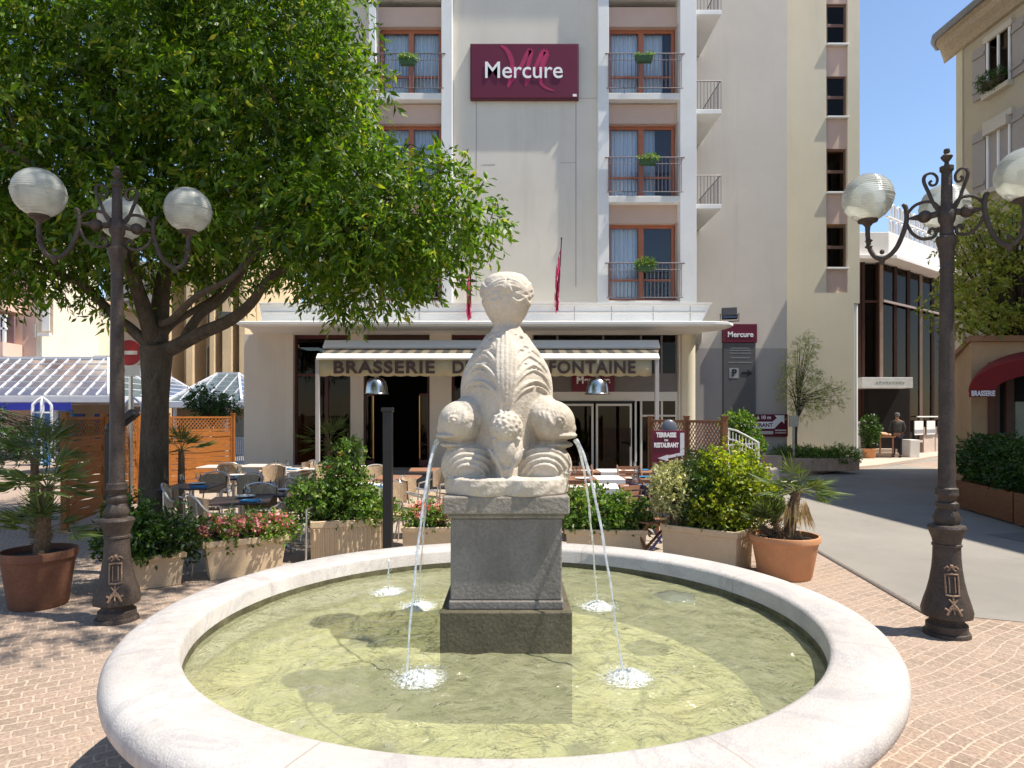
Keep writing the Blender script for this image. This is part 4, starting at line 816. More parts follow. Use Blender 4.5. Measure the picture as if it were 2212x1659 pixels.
# ---------------------------------------------------------------- street lamps
def globemat():
    m = D.materials.new('lamp_globe_glass'); m.use_nodes = True; t = m.node_tree; t.nodes.clear()
    tc = nd(t, 'ShaderNodeTexCoord'); sp = nd(t, 'ShaderNodeSeparateXYZ'); t.links.new(tc.outputs['Object'], sp.inputs[0])
    ns = nd(t, 'ShaderNodeTexNoise'); ns.inputs['Scale'].default_value = 6; t.links.new(tc.outputs['Object'], ns.inputs['Vector'])
    ml = nd(t, 'ShaderNodeMath', operation='MULTIPLY'); ml.inputs[1].default_value = 330; t.links.new(sp.outputs[2], ml.inputs[0]); sn = nd(t, 'ShaderNodeMath', operation='SINE'); t.links.new(ml.outputs[0], sn.inputs[0])
    bp = nd(t, 'ShaderNodeBump'); bp.inputs['Strength'].default_value = .5; bp.inputs['Distance'].default_value = .004; t.links.new(sn.outputs[0], bp.inputs['Height'])
    tr = nd(t, 'ShaderNodeBsdfTransparent'); tr.inputs[0].default_value = (.93, .96, .93, 1); gl = nd(t, 'ShaderNodeBsdfGlossy'); gl.inputs['Roughness'].default_value = .10; t.links.new(bp.outputs[0], gl.inputs['Normal'])
    tl = nd(t, 'ShaderNodeBsdfTranslucent'); tl.inputs[0].default_value = (.85, .88, .80, 1); df = nd(t, 'ShaderNodeBsdfDiffuse'); df.inputs[0].default_value = (.78, .80, .74, 1); t.links.new(bp.outputs[0], df.inputs[0+1] if False else df.inputs['Normal'])
    a = nd(t, 'ShaderNodeMixShader'); a.inputs[0].default_value = .5; t.links.new(tl.outputs[0], a.inputs[1]); t.links.new(df.outputs[0], a.inputs[2])
    b = nd(t, 'ShaderNodeMixShader'); mr = nd(t, 'ShaderNodeMapRange'); mr.inputs[1].default_value = .3; mr.inputs[2].default_value = .7; mr.inputs[3].default_value = .55; mr.inputs[4].default_value = .88; t.links.new(ns.outputs['Fac'], mr.inputs[0]); t.links.new(mr.outputs[0], b.inputs[0])
    t.links.new(tr.outputs[0], b.inputs[1]); t.links.new(a.outputs[0], b.inputs[2])
    fr = nd(t, 'ShaderNodeFresnel'); fr.inputs[0].default_value = 1.5; c = nd(t, 'ShaderNodeMixShader'); t.links.new(fr.outputs[0], c.inputs[0]); t.links.new(b.outputs[0], c.inputs[1]); t.links.new(gl.outputs[0], c.inputs[2])
    o = nd(t, 'ShaderNodeOutputMaterial'); t.links.new(c.outputs[0], o.inputs[0]); return m
M_globe = globemat()
def spline(pts, n=24):
    pts = [Vector(p) for p in pts]; out = []
    for i in range(n):
        t = i/(n-1)*(len(pts)-1); k = min(int(t), len(pts)-2); u = t-k
        p0, p1, p2, p3 = pts[max(k-1, 0)], pts[k], pts[k+1], pts[min(k+2, len(pts)-1)]
        out.append(.5*((2*p1)+(p2-p0)*u+(2*p0-5*p1+4*p2-p3)*u*u+(3*p1-p0-3*p2+p3)*u**3))
    return out
M_relief = mat('rusty_relief', (.26, .17, .11), .6, .3, 12, .4, 60)
def street_lamp(x, y, angs, label):
    t = thing('street_lamp', label, 'street lamp', (x, y, 0), 0, 'ornate cast iron lamps on the square')
    MB().lathe([(.17, 0), (.165, .03), (.15, .035), (.148, .09), (.125, .11), (.12, .13), (.178, .155), (.183, .20), (.165, .27), (.142, .345), (.122, .435), (.108, .53), (.10, .62), (.098, .71), (.106, .715), (.106, .73), (.098, .735), (.104, .77), (.132, .845), (.138, .862), (.13, .88), (.09, .89)], 40, lobes=lambda a, z: .018*math.cos(8*a) if .13 < z < .35 else 0).build('lamp_base', M_iron, t, smooth=True, local=True)
    MB().lathe([(.085, .89), (.092, .915), (.098, .94), (.07, 1.0), (.066, 1.01), (.084, 1.035), (.082, 1.06), (.062, 1.075), (.065, 1.10), (.086, 1.13), (.08, 1.15), (.082, 1.175), (.066, 1.185), (.062, 1.22), (.052, 2.4), (.047, 2.92), (.052, 2.925), (.052, 2.94), (.046, 2.95), (.05, 3.03), (.058, 3.05), (.055, 3.09), (.072, 3.15), (.078, 3.19), (.062, 3.205), (.05, 3.215), (.046, 3.30), (.06, 3.33), (.065, 3.38), (.05, 3.43), (.042, 3.46), (.038, 3.72), (.05, 3.735), (.05, 3.765), (.02, 3.775), (.015, 3.80), (.034, 3.825), (.044, 3.845), (.03, 3.86), (.016, 3.868), (.024, 3.885), (.02, 3.905), (.001, 3.912)], 28, lobes=lambda a, z: .05*abs(math.sin(6*a)) if 1.22 < z < 2.9 else (.06*math.cos(8*a) if z < 1.06 else 0)).build('post', M_iron, t, smooth=True, local=True)
    # town relief: shield, tower and crossed ribbons on the bell
    q = MB(); fa = math.atan2(-y, -x)+(.28 if x > 0 else -.1); 
    def onb(u, z, r=None):
        rr = np.interp(z, [.13, .2, .27, .345, .435, .53, .62], [.178, .185, .17, .146, .126, .112, .104])+.003; a = fa+u/rr; return Vector((rr*math.cos(a), rr*math.sin(a), z))
    for s in (-1, 1):
        q.tube([onb(s*.05, .20), onb(s*.02, .26), onb(-s*.03, .32)], [.010, .011, .006], 7).tube([onb(s*.062, .25), onb(s*.035, .235), onb(0, .26)], .009, 7)
        q.tube([onb(s*.045, .36), onb(s*.045, .50)], .007, 6).tube([onb(s*.02, .37), onb(s*.02, .49)], .005, 6)
        q.tube([onb(s*.05, .55), onb(s*.03, .57), onb(s*.01, .55), onb(s*.03, .535)], .008, 6)
    q.tube([onb(-.05, .35), onb(0, .343), onb(.05, .35)], .008, 6).tube([onb(-.05, .505), onb(0, .512), onb(.05, .505)], .008, 6).tube([onb(0, .21), onb(0, .33)], .007, 6)
    q.ell(onb(0, .57), .016, .016, .016, 10, 8); q.build('relief', M_relief, t, smooth=True, local=True)
    for L, a in angs:
        dx, dy = math.cos(a), math.sin(a); k = L/.555
        V = lambda r, z: Vector((dx*r*k, dy*r*k, z))
        q = MB(); q.tube(spline([V(.30, 3.485), V(.292, 3.50), V(.28, 3.47), V(.275, 3.38), V(.30, 3.27), V(.35, 3.15), V(.42, 3.085), V(.49, 3.09), V(.54, 3.17), V(.555, 3.28), V(.555, 3.385)], 34), [.006, .012]+[.019]*30+[.022, .03], 10)
        q.tube([V(.45, 3.075), V(.45, 3.03)], [.03, .014], 8).ell(V(.45, 3.135), .02, .02, .022, 8, 6)
        for z in (3.17, 3.22): q.lathe([(.02, -.012), (.032, 0), (.02, .012)], 12, c=V(.548, z+.02))
        q.lathe([(.02, 0), (.045, .03), (.075, .04), (.08, .055)], 20, c=V(.555, 3.36))
        q.tube(spline([V(.05, 3.44), V(.09, 3.49), V(.15, 3.505), V(.22, 3.485), V(.275, 3.42)], 16), .013, 8)
        q.tube(spline([V(.272, 3.34), V(.235, 3.26), V(.165, 3.205), V(.09, 3.21), V(.07, 3.25), V(.095, 3.28), V(.12, 3.262), V(.11, 3.245)], 28), [.013]*22+[.012, .012, .014, .016, .014, .01], 8)
        q.tube(spline([V(.045, 3.40), V(.085, 3.47), V(.12, 3.57), V(.155, 3.67), V(.145, 3.72), V(.10, 3.73), V(.065, 3.69), V(.07, 3.64), V(.10, 3.63), V(.118, 3.655), V(.10, 3.67)], 34), [.014]*14+[.0105]*20, 8)
        q.ell(V(.15, 3.385), .052, .052, .05, 14, 10).tube([V(.18, 3.385), V(.27, 3.385)], [.03, .006], 8).tube([V(.04, 3.40), V(.11, 3.385)], .026, 8)
        q.build('lamp_arm', M_iron, t, smooth=True, local=True)
        gz0 = V(.555, 3.605); n = 48
        g_ = MB().lathe([(.085, -.183), (.135, -.15), (.175, -.10), (.197, -.04), (.2005, -.004), (.2035, -.003), (.2035, .004), (.2, .005), (.193, .055), (.165, .115), (.12, .16), (.07, .188), (.001, .2)], 48, cap=False)
        o = g_.build('globe', M_globe, t, smooth=True, local=True); o.location = gz0
        li = MB().lathe([(.055, -.18), (.06, -.06), (.045, .03), (.001, .045)], 20).lathe([(.08, -.185), (.086, -.178), (.05, -.17)], 28); o2 = li.build('lamp_holder', mat('lamp_inside', (.62, .62, .56), .4, .05), t, smooth=True, local=True); o2.location = gz0
    return t
street_lamp(3.50, 5.33, [(.56, R(150)), (.50, R(-32)), (.62, R(58))], 'ornate dark street lamp with white globes standing on the sunlit paving at the right')
street_lamp(-3.40, 5.70, [(.56, R(203)), (.55, R(26)), (.56, R(117))], 'ornate dark street lamp with white globes in the tree shade at the left')

# ---------------------------------------------------------------- the big tree on the left
TY = 9.8
tr_ = G(332, 1157); tree = thing('street_tree', 'large broad green tree shading the terrace at the left', 'tree', (tr_.x, tr_.y, 0))
def TP(px, py, y): return P(px, py, y)
q = MB()
trunk = spline([TP(332, 1160, tr_.y), TP(332, 1060, tr_.y), TP(334, 940, tr_.y), TP(337, 820, tr_.y), TP(338, 750, tr_.y)], 22)
rr = [.27]+[.21]*3+list(np.linspace(.205, .18, 10))+list(np.linspace(.18, .23, 8)); q.tube(trunk, rr, 18, cap=False)
base = TP(338, 760, tr_.y)
limbs = [([(338, 762, 9.8), (372, 752, 9.7), (430, 722, 9.5), (500, 690, 9.3), (545, 652, 9.2), (575, 610, 9.0), (640, 560, 8.8), (740, 500, 8.5)], .12),
         ([(395, 745, 9.65), (408, 715, 9.7), (432, 680, 9.8), (475, 650, 9.9), (515, 600, 9.9), (560, 520, 9.6), (600, 420, 9.3), (660, 300, 9.0)], .085),
         ([(345, 735, 9.8), (372, 700, 10), (420, 670, 10.2), (465, 640, 10.4), (500, 590, 10.6), (560, 540, 10.8), (640, 530, 10.8)], .065),
         ([(340, 745, 9.8), (345, 680, 9.9), (352, 610, 10.0), (375, 540, 10.1), (420, 450, 10.2), (450, 320, 10.3), (470, 180, 10.3)], .15),
         ([(334, 745, 9.8), (312, 670, 9.6), (290, 600, 9.4), (280, 510, 9.2), (250, 390, 9.1), (240, 240, 9.2)], .13),
         ([(330, 755, 9.8), (285, 712, 9.7), (245, 680, 9.6), (185, 620, 9.6), (125, 590, 9.5), (60, 560, 9.4), (-40, 500, 9.3)], .09),
         ([(345, 700, 9.9), (372, 690, 9.2), (425, 640, 8.6), (500, 600, 8.2), (560, 540, 8.3), (620, 500, 8.4)], .06),
         ([(352, 610, 10.0), (400, 560, 10.8), (470, 460, 11.6), (520, 330, 12.0), (560, 200, 12.0)], .08),
         ([(290, 600, 9.4), (230, 520, 8.8), (150, 430, 8.3), (60, 350, 8.0), (-60, 280, 7.8)], .07)]
tips = []
for pts, r in limbs:
    sp = spline([TP(*p) for p in pts], 26); q.tube(sp, list(np.linspace(r, r*.28, 26)), 10); tips += [(sp[i], r*.5) for i in (10, 13, 16, 19, 22, 25)]
# crown envelope (px, py, depth, radii in metres)
EN = [(250, 230, 9.6, 2.6, 2.3, 1.7), (520, 170, 9.4, 1.9, 2.2, 1.5), (60, 330, 9.2, 2.2, 2.2, 1.25), (-150, 260, 9.6, 2.2, 2.3, 1.7), (620, 300, 9.2, 1.15, 1.7, 1.35), (150, 80, 10.0, 3, 2.5, 1.7),
      (420, 20, 10.0, 2.6, 2.5, 1.7), (560, 60, 9.6, 1.05, 1.8, 1.3), (740, 420, 8.9, 1.1, 1.3, .95), (880, 440, 8.7, 1.0, 1.05, .65), (960, 470, 8.6, .72, .8, .46), (770, 560, 8.9, .95, 1.1, .62), (740, 625, 9.0, .42, .5, .33), (830, 610, 8.9, .42, .6, .38),
      (930, 400, 8.7, .5, .6, .30), (1035, 462, 8.5, .30, .35, .14), (990, 345, 8.6, .22, .3, .12), (200, 440, 9.6, 2.0, 1.9, .6), (20, 500, 9.4, 1.8, 1.8, .55), (480, 420, 10.4, 1.3, 1.5, .7), (560, 520, 10.6, .8, 1.0, .45), (-300, 420, 9.6, 2, 2, 1.0), (330, 470, 8.4, 1.2, .8, .45),
      (665, 200, 9.2, .7, 1.2, .9), (720, 300, 9.0, .55, .9, .75), (100, -200, 10.2, 4.2, 3.2, 1.6), (450, 620, 10.8, .5, .5, .25), (250, 640, 9.6, .35, .5, .2), (120, 610, 9.4, .7, .8, .18), (600, 600, 9.6, .28, .5, .14), (470, 570, 10.2, .35, .5, .15), (560, 430, 8.8, 1.0, 1.1, .6), (680, 520, 8.8, .8, 1, .6), (60, 560, 9.0, 1.1, 1.0, .32), (-60, 600, 9.6, 1.0, 1, .3), (300, 540, 9.6, 1.4, 1.4, .42), (780, 480, 8.6, 1.2, 1.2, .75), (900, 520, 8.7, .8, .9, .55)]
ells = [(*TP(a, b, c), d, e, f) for a, b, c, d, e, f in EN]+[(.1, 4.9, 8.7, 1.5, 1.1, .7), (.0, 6.6, 8.8, 1.6, 1.4, .8), (-1.6, 5.4, 8.8, 1.6, 1.3, .8), (-2.2, 7.4, 8.8, 1.9, 1.6, 1.0), (-3.6, 6.0, 8.8, 1.6, 1.5, .8)]  # last lobes are unseen, added above the frame to shade the left ground
lp, ld, cc, dd = cloud(ells, 18500, 9, .30, .38, .62, .55)
# fine branches from the limbs into the crown
for i in rng.choice(len(cc), 190, replace=False):
    c = Vector(cc[i])
    if c.z > 6.9 and c.y < 8.8: continue
    j = min(range(len(tips)), key=lambda k: (tips[k][0]-c).length+random.random()*.8); p0 = tips[j][0]; mid = p0.lerp(c, .5)+Vector((random.gauss(0, .12), random.gauss(0, .12), .12)); q.tube(spline([p0, mid, c], 7), list(np.linspace(.022, .006, 7)), 5)
q.build('trunk', M_bark, tree, smooth=True)
lsz = np.tile(rng.uniform(.6, 1.4, 18500), 9); leafmesh('crown', lp, ld, .125*lsz, .042*lsz, M_leaf, tree)

# ---------------------------------------------------------------- planters
def trough(px0, px1, pyt0, pyt1, d0, d1, h, wdt, label, name='planter_trough', m=None, ribs=False, taper=.88, group='cream flower troughs round the terrace'):
    """front long face from image x px0 (depth d0) to px1 (depth d1)"""
    m = m or M_trough; a = Vector((GX(px0, d0), d0, 0)); b = Vector((GX(px1, d1), d1, 0)); u = (b-a).normalized(); L = (b-a).length; nrm = Vector((-u.y, u.x, 0)); c = (a+b)/2+nrm*wdt/2
    t = thing(name, label, 'planter', c, 0, group)
    def corner(i, j, s, z, ins=0): return c+u*i*(L/2*s-ins)+nrm*j*(wdt/2*s-ins)+Vector((0, 0, z))
    q = MB(); rings = [(taper, .0, 0), (1-.25*(1-taper), h*.84, 0), (1.0, h*.845, -.012), (1.0, h, -.012), (1.0, h, .035), (.99, h-.07, .035)]
    for s, z, ins in rings: q.v += [tuple(corner(i, j, s, z, ins)) for i, j in ((-1, -1), (1, -1), (1, 1), (-1, 1))]
    for l in range(len(rings)-1): q.f += [[l*4+i, l*4+(i+1) % 4, l*4+4+(i+1) % 4, l*4+4+i] for i in range(4)]
    q.f += [[3, 2, 1, 0]]
    if ribs:
        n = int(L/.055)
        for i in range(n):
            f = -1+2*(i+.5)/n
            for j in (-1, 1): q.beam(corner(f, j, taper, .01)+nrm*j*.004, corner(f, j, 1-.25*(1-taper), h*.83)+nrm*j*.004, .024, .02)
        n = int(wdt/.055)
        for i in range(n):
            f = -1+2*(i+.5)/n
            for j in (-1, 1): q.beam(corner(j, f, taper, .01)+u*j*.004, corner(j, f, 1-.25*(1-taper), h*.83)+u*j*.004, .02, .024)
    q.build('trough_body', m, t, bevel=.008)
    MB().poly([corner(-1, -1, .99, h-.06, .035), corner(1, -1, .99, h-.06, .035), corner(1, 1, .99, h-.06, .035), corner(-1, 1, .99, h-.06, .035)]).build('soil', M_soil, t)
    return c, u, nrm, L
def shrub(label, ells, n, nl, leaf, m, name='shrub', root=None, stems=6, flowers=None, cat='shrub', tl=.16, droop=.1, fmat=None, fn=0, group=None, fsize=.035):
    root = Vector(root); t = thing(name, label, cat, root, 0, group); p, d, c, dd = cloud(ells, n, nl, tl, droop)
    q = MB()
    for i in rng.choice(len(c), stems, replace=False): e = Vector(c[i]); b = root+Vector(((e.x-root.x)*.5, (e.y-root.y)*.5, 0)); q.tube([b, b.lerp(e, .5)+Vector((.02, 0, .03)), e], [.012, .009, .004], 5)
    q.build('stems', M_bark, t); leafmesh('foliage', p, d, leaf[0], leaf[1], m, t)
    if fmat:
        i = rng.choice(len(c), fn, replace=fn > len(c)); fc = c[i]; fc[:, 2] += .03; nn = 16
        pp = np.repeat(fc, nn, 0)+rng.normal(size=(fn*nn, 3))*fsize*.55; leafmesh('flowers', pp, rng.normal(size=(fn*nn, 3))+[0, -.3, .5], fsize, fsize*.8, fmat, t)
    return t
# A : dark shrub trough left
c, u, n_, L = trough(262, 401, 0, 0, 6.55, 6.9, .34, .32, 'cream trough with dark green shrub beside the left street lamp', taper=.86)
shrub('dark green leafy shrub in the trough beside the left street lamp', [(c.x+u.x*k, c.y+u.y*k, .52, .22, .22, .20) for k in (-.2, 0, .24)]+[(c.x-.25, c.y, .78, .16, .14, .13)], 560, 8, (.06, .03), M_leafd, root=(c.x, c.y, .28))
# B : pink flowers
c, u, n_, L = trough(440, 622, 0, 0, 7.0, 7.45, .42, .34, 'tapered cream trough with pink flowers left of the fountain', taper=.84)
shrub('pink flowering plants in the tapered cream trough', [(c.x+u.x*k, c.y+u.y*k, .50, .16, .17, .13) for k in (-.34, -.12, .12, .34)], 300, 8, (.05, .035), M_leafb, 'flowering_plant', (c.x, c.y, .36), fmat=M_pinkf, fn=110, fsize=.045, cat='flowering plant')
# C : ribbed yellow trough, roses
c, u, n_, L = trough(672, 836, 0, 0, 7.85, 8.1, .50, .5, 'ribbed cream trough with rose bush in front of the black post', ribs=True, taper=.97)
shrub('tall green rose bush with a few red roses in the ribbed trough', [(c.x-.38, c.y, .72, .27, .24, .24), (c.x+.02, c.y, .70, .26, .24, .24), (c.x+.32, c.y, .62, .22, .22, .14), (c.x-.08, c.y+.05, 1.0, .20, .18, .24), (c.x+.02, c.y, 1.28, .11, .1, .17)], 950, 8, (.055, .032), M_leafb, 'rose_bush', (c.x, c.y, .44), fmat=M_red, fn=6, cat='shrub', stems=14)
# D : low trough with pink flowers behind the jets
c, u, n_, L = trough(868, 985, 0, 0, 8.3, 8.3, .36, .36, 'low cream trough with pink flowers behind the left water jets', taper=.95)
shrub('pale pink flowers in the low trough behind the left water jets', [(c.x-.1, c.y, .50, .16, .14, .12), (c.x+.12, c.y, .50, .16, .14, .13)], 190, 8, (.05, .03), M_leafb, 'flowering_plant', (c.x, c.y, .32), fmat=M_pinkf, fn=60, fsize=.045, cat='flowering plant')
# E : green trough right of pedestal
c, u, n_, L = trough(1222, 1398, 0, 0, 8.15, 8.1, .36, .36, 'low cream trough with green plants right of the pedestal', taper=.93)
shrub('leafy bright green plants in the low trough right of the pedestal', [(c.x+k, c.y, z, .17, .16, r) for k, z, r in ((-.38, .58, .2), (-.12, .60, .22), (.14, .56, .18), (.36, .50, .14))], 620, 8, (.055, .04), M_leafb, 'bedding_plant', (c.x, c.y, .32), fmat=M_leafv, fn=6, cat='plant', stems=10)
# F : big trough with mixed shrubs
c, u, n_, L = trough(1428, 1592, 0, 0, 7.95, 7.35, .46, .5, 'large cream trough with mixed shrubs at the terrace corner', ribs=False, taper=.95)
shrub('lime green rounded shrub in the large corner trough', [(c.x+.30, c.y+.1, 1.0, .36, .3, .36), (c.x+.55, c.y+.1, .82, .27, .26, .24), (c.x+.42, c.y, .72, .28, .26, .25), (c.x+.12, c.y-.05, .66, .26, .25, .22)], 1250, 9, (.05, .034), M_leafy, 'shrub', (c.x+.3, c.y, .42), stems=12)
shrub('dark green conifer-like shrub in the large corner trough', [(c.x-.06, c.y+.12, 1.0, .20, .2, .32), (c.x-.12, c.y+.1, .75, .22, .2, .25)], 760, 9, (.045, .014), M_leafd, 'conifer_shrub', (c.x-.08, c.y+.05, .42), stems=9)
shrub('pale variegated shrub at the left end of the large corner trough', [(c.x-.38, c.y+.12, .86, .16, .17, .30)], 380, 8, (.055, .022), M_leafv, 'variegated_shrub', (c.x-.36, c.y+.05, .42), stems=8)
# palms
def palm(label, root, heads, m=M_palm, group=None, dead=None):
    root = Vector(root); t = thing('fan_palm', label, 'palm', root, 0, group); P_ = []; D_ = []; Ls = []; Ws = []; q = MB(); q2 = MB()
    for (hx, hy, hz, nf, fl, lean) in heads:
        top = root+Vector((hx, hy, hz)); q.tube([root+Vector((hx*.3, hy*.3, 0)), root+Vector((hx*.6, hy*.6, hz*.5)), top], [.07, .06, .05] if hz > .25 else [.045, .04, .03], 9)
        for k in range(60):
            u_ = random.random(); a = random.uniform(0, 2*PI); b = root+Vector((hx*(.3+.7*u_), hy*(.3+.7*u_), hz*u_)); q.tube([b, b+Vector((math.cos(a)*.09, math.sin(a)*.09, random.uniform(-.05, .09)))], [.006, .002], 4)
        for k in range(nf):
            a = 2*PI*k/nf+random.uniform(-.3, .3); el = random.uniform(-.35, 1.25)+lean; s = fl*random.uniform(.75, 1.05)
            d = Vector((math.cos(a)*math.cos(el), math.sin(a)*math.cos(el), math.sin(el))); end = top+d*s*.55+Vector((0, 0, -.03)); q2.tube([top, top+d*s*.3, end], .005, 5)
            side = d.cross(Vector((0, 0, 1))).normalized(); up = side.cross(d)
            for j in range(17):
                th = (j/16-.5)*2.5; dr = (d*math.cos(th)+side*math.sin(th)+up*.12*random.uniform(-1, 1)); dr.z -= .16+.18*abs(th)*.5; P_.append(end); D_.append(dr); Ls.append(s*.62*(1-.15*abs(th))); Ws.append(.020)
    q.build('trunk', mat('palm_trunk', (.16, .10, .055), .95, .35, 20, .8, 60), t); q2.build('leaf_stalk', mat('palm_stalk', (.16, .18, .06), .6), t)
    leafmesh('fronds', P_, D_, np.array(Ls), np.array(Ws), m, t, fold=.5)
    if dead:
        dp, dn = dead; pp = []; dv = []
        for k in range(dn): a = random.uniform(0, 2*PI); pp.append((root.x+dp[0]+.10*math.cos(a), root.y+dp[1]+.10*math.sin(a), root.z+dp[2]+random.uniform(-.05, .05))); dv.append((math.cos(a)*.35, math.sin(a)*.35, -1))
        leafmesh('dead_fronds', pp, dv, .30, .014, leafmat('dead_leaf', (.42, .25, .10), (.62, .44, .22), None, .2), t)
    return t
def pot(c, r, h, label, m=M_terra, group='terracotta pots'):
    t = thing('terracotta_pot', label, 'plant pot', c, 0, group)
    MB().lathe([(r*.72, 0), (r*.76, .02), (r*.93, h*.80), (r*.95, h*.84), (r, h*.87), (r*1.01, h*.95), (r*.99, h), (r*.93, h), (r*.92, h*.9)], 48, cap=False).build('pot_body', m, t, smooth=True, local=True)
    MB().lathe([(.0, h*.9), (r*.93, h*.9)], 36, cap=False).build('soil', M_soil, t, local=True); return t
pg = Vector((GX(1695, 7.25), 7.25, 0)); pot(pg, .365, .46, 'large terracotta pot with palms between corner trough and road')
palm('fan palm with brown trunk and dead fronds in the large terracotta pot', (pg.x, pg.y, .40), [(.15, .05, .52, 20, .46, .05), (-.12, -.02, .20, 11, .34, .7), (-.24, .05, .14, 10, .30, .75)], dead=((.09, -.05, .42), 110))
pl = Vector((GX(84, 6.15), 6.15, 0)); t_ = pot(pl, .31, .52, 'dark terracotta pot with palm at the left edge of the photo', mat('terracotta_dark', (.16, .07, .04), .85, .2, 4, .2, 40))
palm('bushy fan palm in the dark pot at the left edge', (pl.x, pl.y, .46), [(.0, .05, .20, 15, .46, .4), (.02, .08, .62, 20, .50, .15)])
palm('fan palm behind the left terrace fence', (GX(75, 9.6), 9.6, 0), [(0, 0, 1.15, 22, .75, .15)])
pw = Vector((GX(715, 17.2), 17.2, 0)); pot(pw, .36, .5, 'orange terracotta pot standing before the shop window', M_terra)
palm('bright fan palm in the pot before the shop window', (pw.x, pw.y, .45), [(-.05, 0, .6, 17, .85, .15), (.15, 0, .25, 7, .5, .4)])
palm('dark fan palm beside the big tree trunk', (GX(392, 11.5), 11.5, 0), [(0, 0, 1.15, 14, .55, .35)])

# ---------------------------------------------------------------- terrace furniture
def make_chair(label):
    t = thing('bistro_chair', label, 'chair', (0, 0, 0), 0, 'wicker bistro chairs on the terrace')
    b = lambda mb, n, m, sm=True: mb.build(n, m, t, smooth=sm, local=True)
    q = MB(); q.prism([(-.20, -.20, .43), (.20, -.20, .43), (.22, .05, .43), (.18, .21, .43), (-.18, .21, .43), (-.22, .05, .43)], (0, 0, .028)); o = b(q, 'seat', M_wicker, False)
    q = MB(); n = 10
    for i in range(n+1):
        a = R(25)+R(130)*i/n; x, y = .225*math.cos(a), .20*math.sin(a)+.02
        q.v += [(x, y, .56), (x*1.04, y*1.1+.01, .83+.03*math.sin((a-R(25))/R(130)*PI)), (x*.9, y*.9, .56), (x*.95, y*1.0, .83+.03*math.sin((a-R(25))/R(130)*PI))]
    for i in range(n): k = i*4; q.f += [[k, k+4, k+5, k+1], [k+2, k+3, k+7, k+6], [k+1, k+5, k+7, k+3], [k, k+2, k+6, k+4]]
    b(q, 'backrest', M_wicker, False)
    q = MB().tube(spline([(-.23, -.20, .64), (-.245, .0, .66), (-.23, .14, .70), (-.17, .235, .84), (0, .265, .885), (.17, .235, .84), (.23, .14, .70), (.245, 0, .66), (.23, -.20, .64)], 30), .013, 7)
    q.tube(spline([(-.2, -.2, .425), (.2, -.2, .425), (.22, .05, .425), (.17, .2, .425), (-.17, .2, .425), (-.22, .05, .425), (-.2, -.2, .425)], 24), .011, 6); b(q, 'arm_frame', M_alu)
    for x, y in ((-1, -1), (1, -1)): b(MB().tube([(x*.23, y*.20, .64), (x*.235, y*.215, .42), (x*.24, y*.235, 0)], .012, 7), 'leg', M_alu)
    for x in (-1, 1): b(MB().tube([(x*.17, .225, .80), (x*.185, .215, .45), (x*.22, .29, 0)], .012, 7), 'leg', M_alu)
    return t
def make_table(label, top, group):
    t = thing('bistro_table', label, 'table', (0, 0, 0), 0, group)
    MB().box(-.35, .35, -.35, .35, .715, .745).build('table_top', top, t, local=True, bevel=.012)
    MB().tube([(0, 0, .03), (0, 0, .715)], .03, 10).obox(Vector((0, 0, .70)), .4, .05, .03).obox(Vector((0, 0, .70)), .05, .4, .03).build('pedestal', M_alu, t, local=True, smooth=True)
    for a in range(4): MB().tube([(0, 0, .07), (.28*math.cos(a*PI/2+.78), .28*math.sin(a*PI/2+.78), .015)], [.022, .013], 8).build('foot', M_alu, t, local=True, smooth=True)
    return t
M_tw = mat('table_white', (.62, .54, .48), .45, .06, 4); M_td = mat('table_dark', (.05, .035, .04), .35, .2, 5); M_tb = mat('table_brown', (.30, .15, .09), .5, .15, 6)
M_cl = mat('white_cloth', (.72, .70, .68), .8, .04, 4); M_blue = mat('blue_napkin', (.04, .22, .42), .8, .1, 6)
M_drink = glassmat('drinking_glass', (.9, .93, .95), .10)
def PT(px, y): return (GX(px, y), y)
tabs = [  # px, depth, rot, top, label
 (475, 13.4, .1, M_tw, 'pale bistro table just in front of the orange fence'), (560, 13.6, -.05, M_tw, 'pale bistro table between the orange fence and the plain wall'),
 (612, 12.6, .05, M_tw, 'pale bistro table in front of the plain beige wall corner'), (505, 11.0, .0, M_td, 'dark bistro table in the tree shade in front of the orange fence'),
 (415, 9.6, .05, M_td, 'dark bistro table right beside the big tree trunk'), (612, 8.8, .1, M_td, 'dark bistro table set with glasses left of the rose bush'),
 (690, 13.0, .15, M_tw, 'pale bistro table under the left awning post'), (748, 13.2, .1, M_tw, 'pale bistro table behind the rose bush'),
 (790, 9.6, .2, M_cl, 'white bistro table just left of the black post'), (860, 11.0, 0, M_tb, 'brown bistro table right behind the black post'),
 (925, 12.6, .1, M_tb, 'brown bistro table behind the left water jets'), (520, 8.05, .25, M_td, 'dark bistro table with a blue napkin behind the pink flowers')]
tp = None
for px, d, rz, top, lb in tabs:
    key = top.name
    protos = globals().setdefault('TPR', {})
    x, y = PT(px, d)
    if key not in protos: protos[key] = make_table(lb, top, 'bistro tables on the terrace'); o = protos[key]; o.location = (x, y, 0); o.rotation_euler.z = rz
    else: o = copy_thing(protos[key], (x, y, 0), rz, lb)
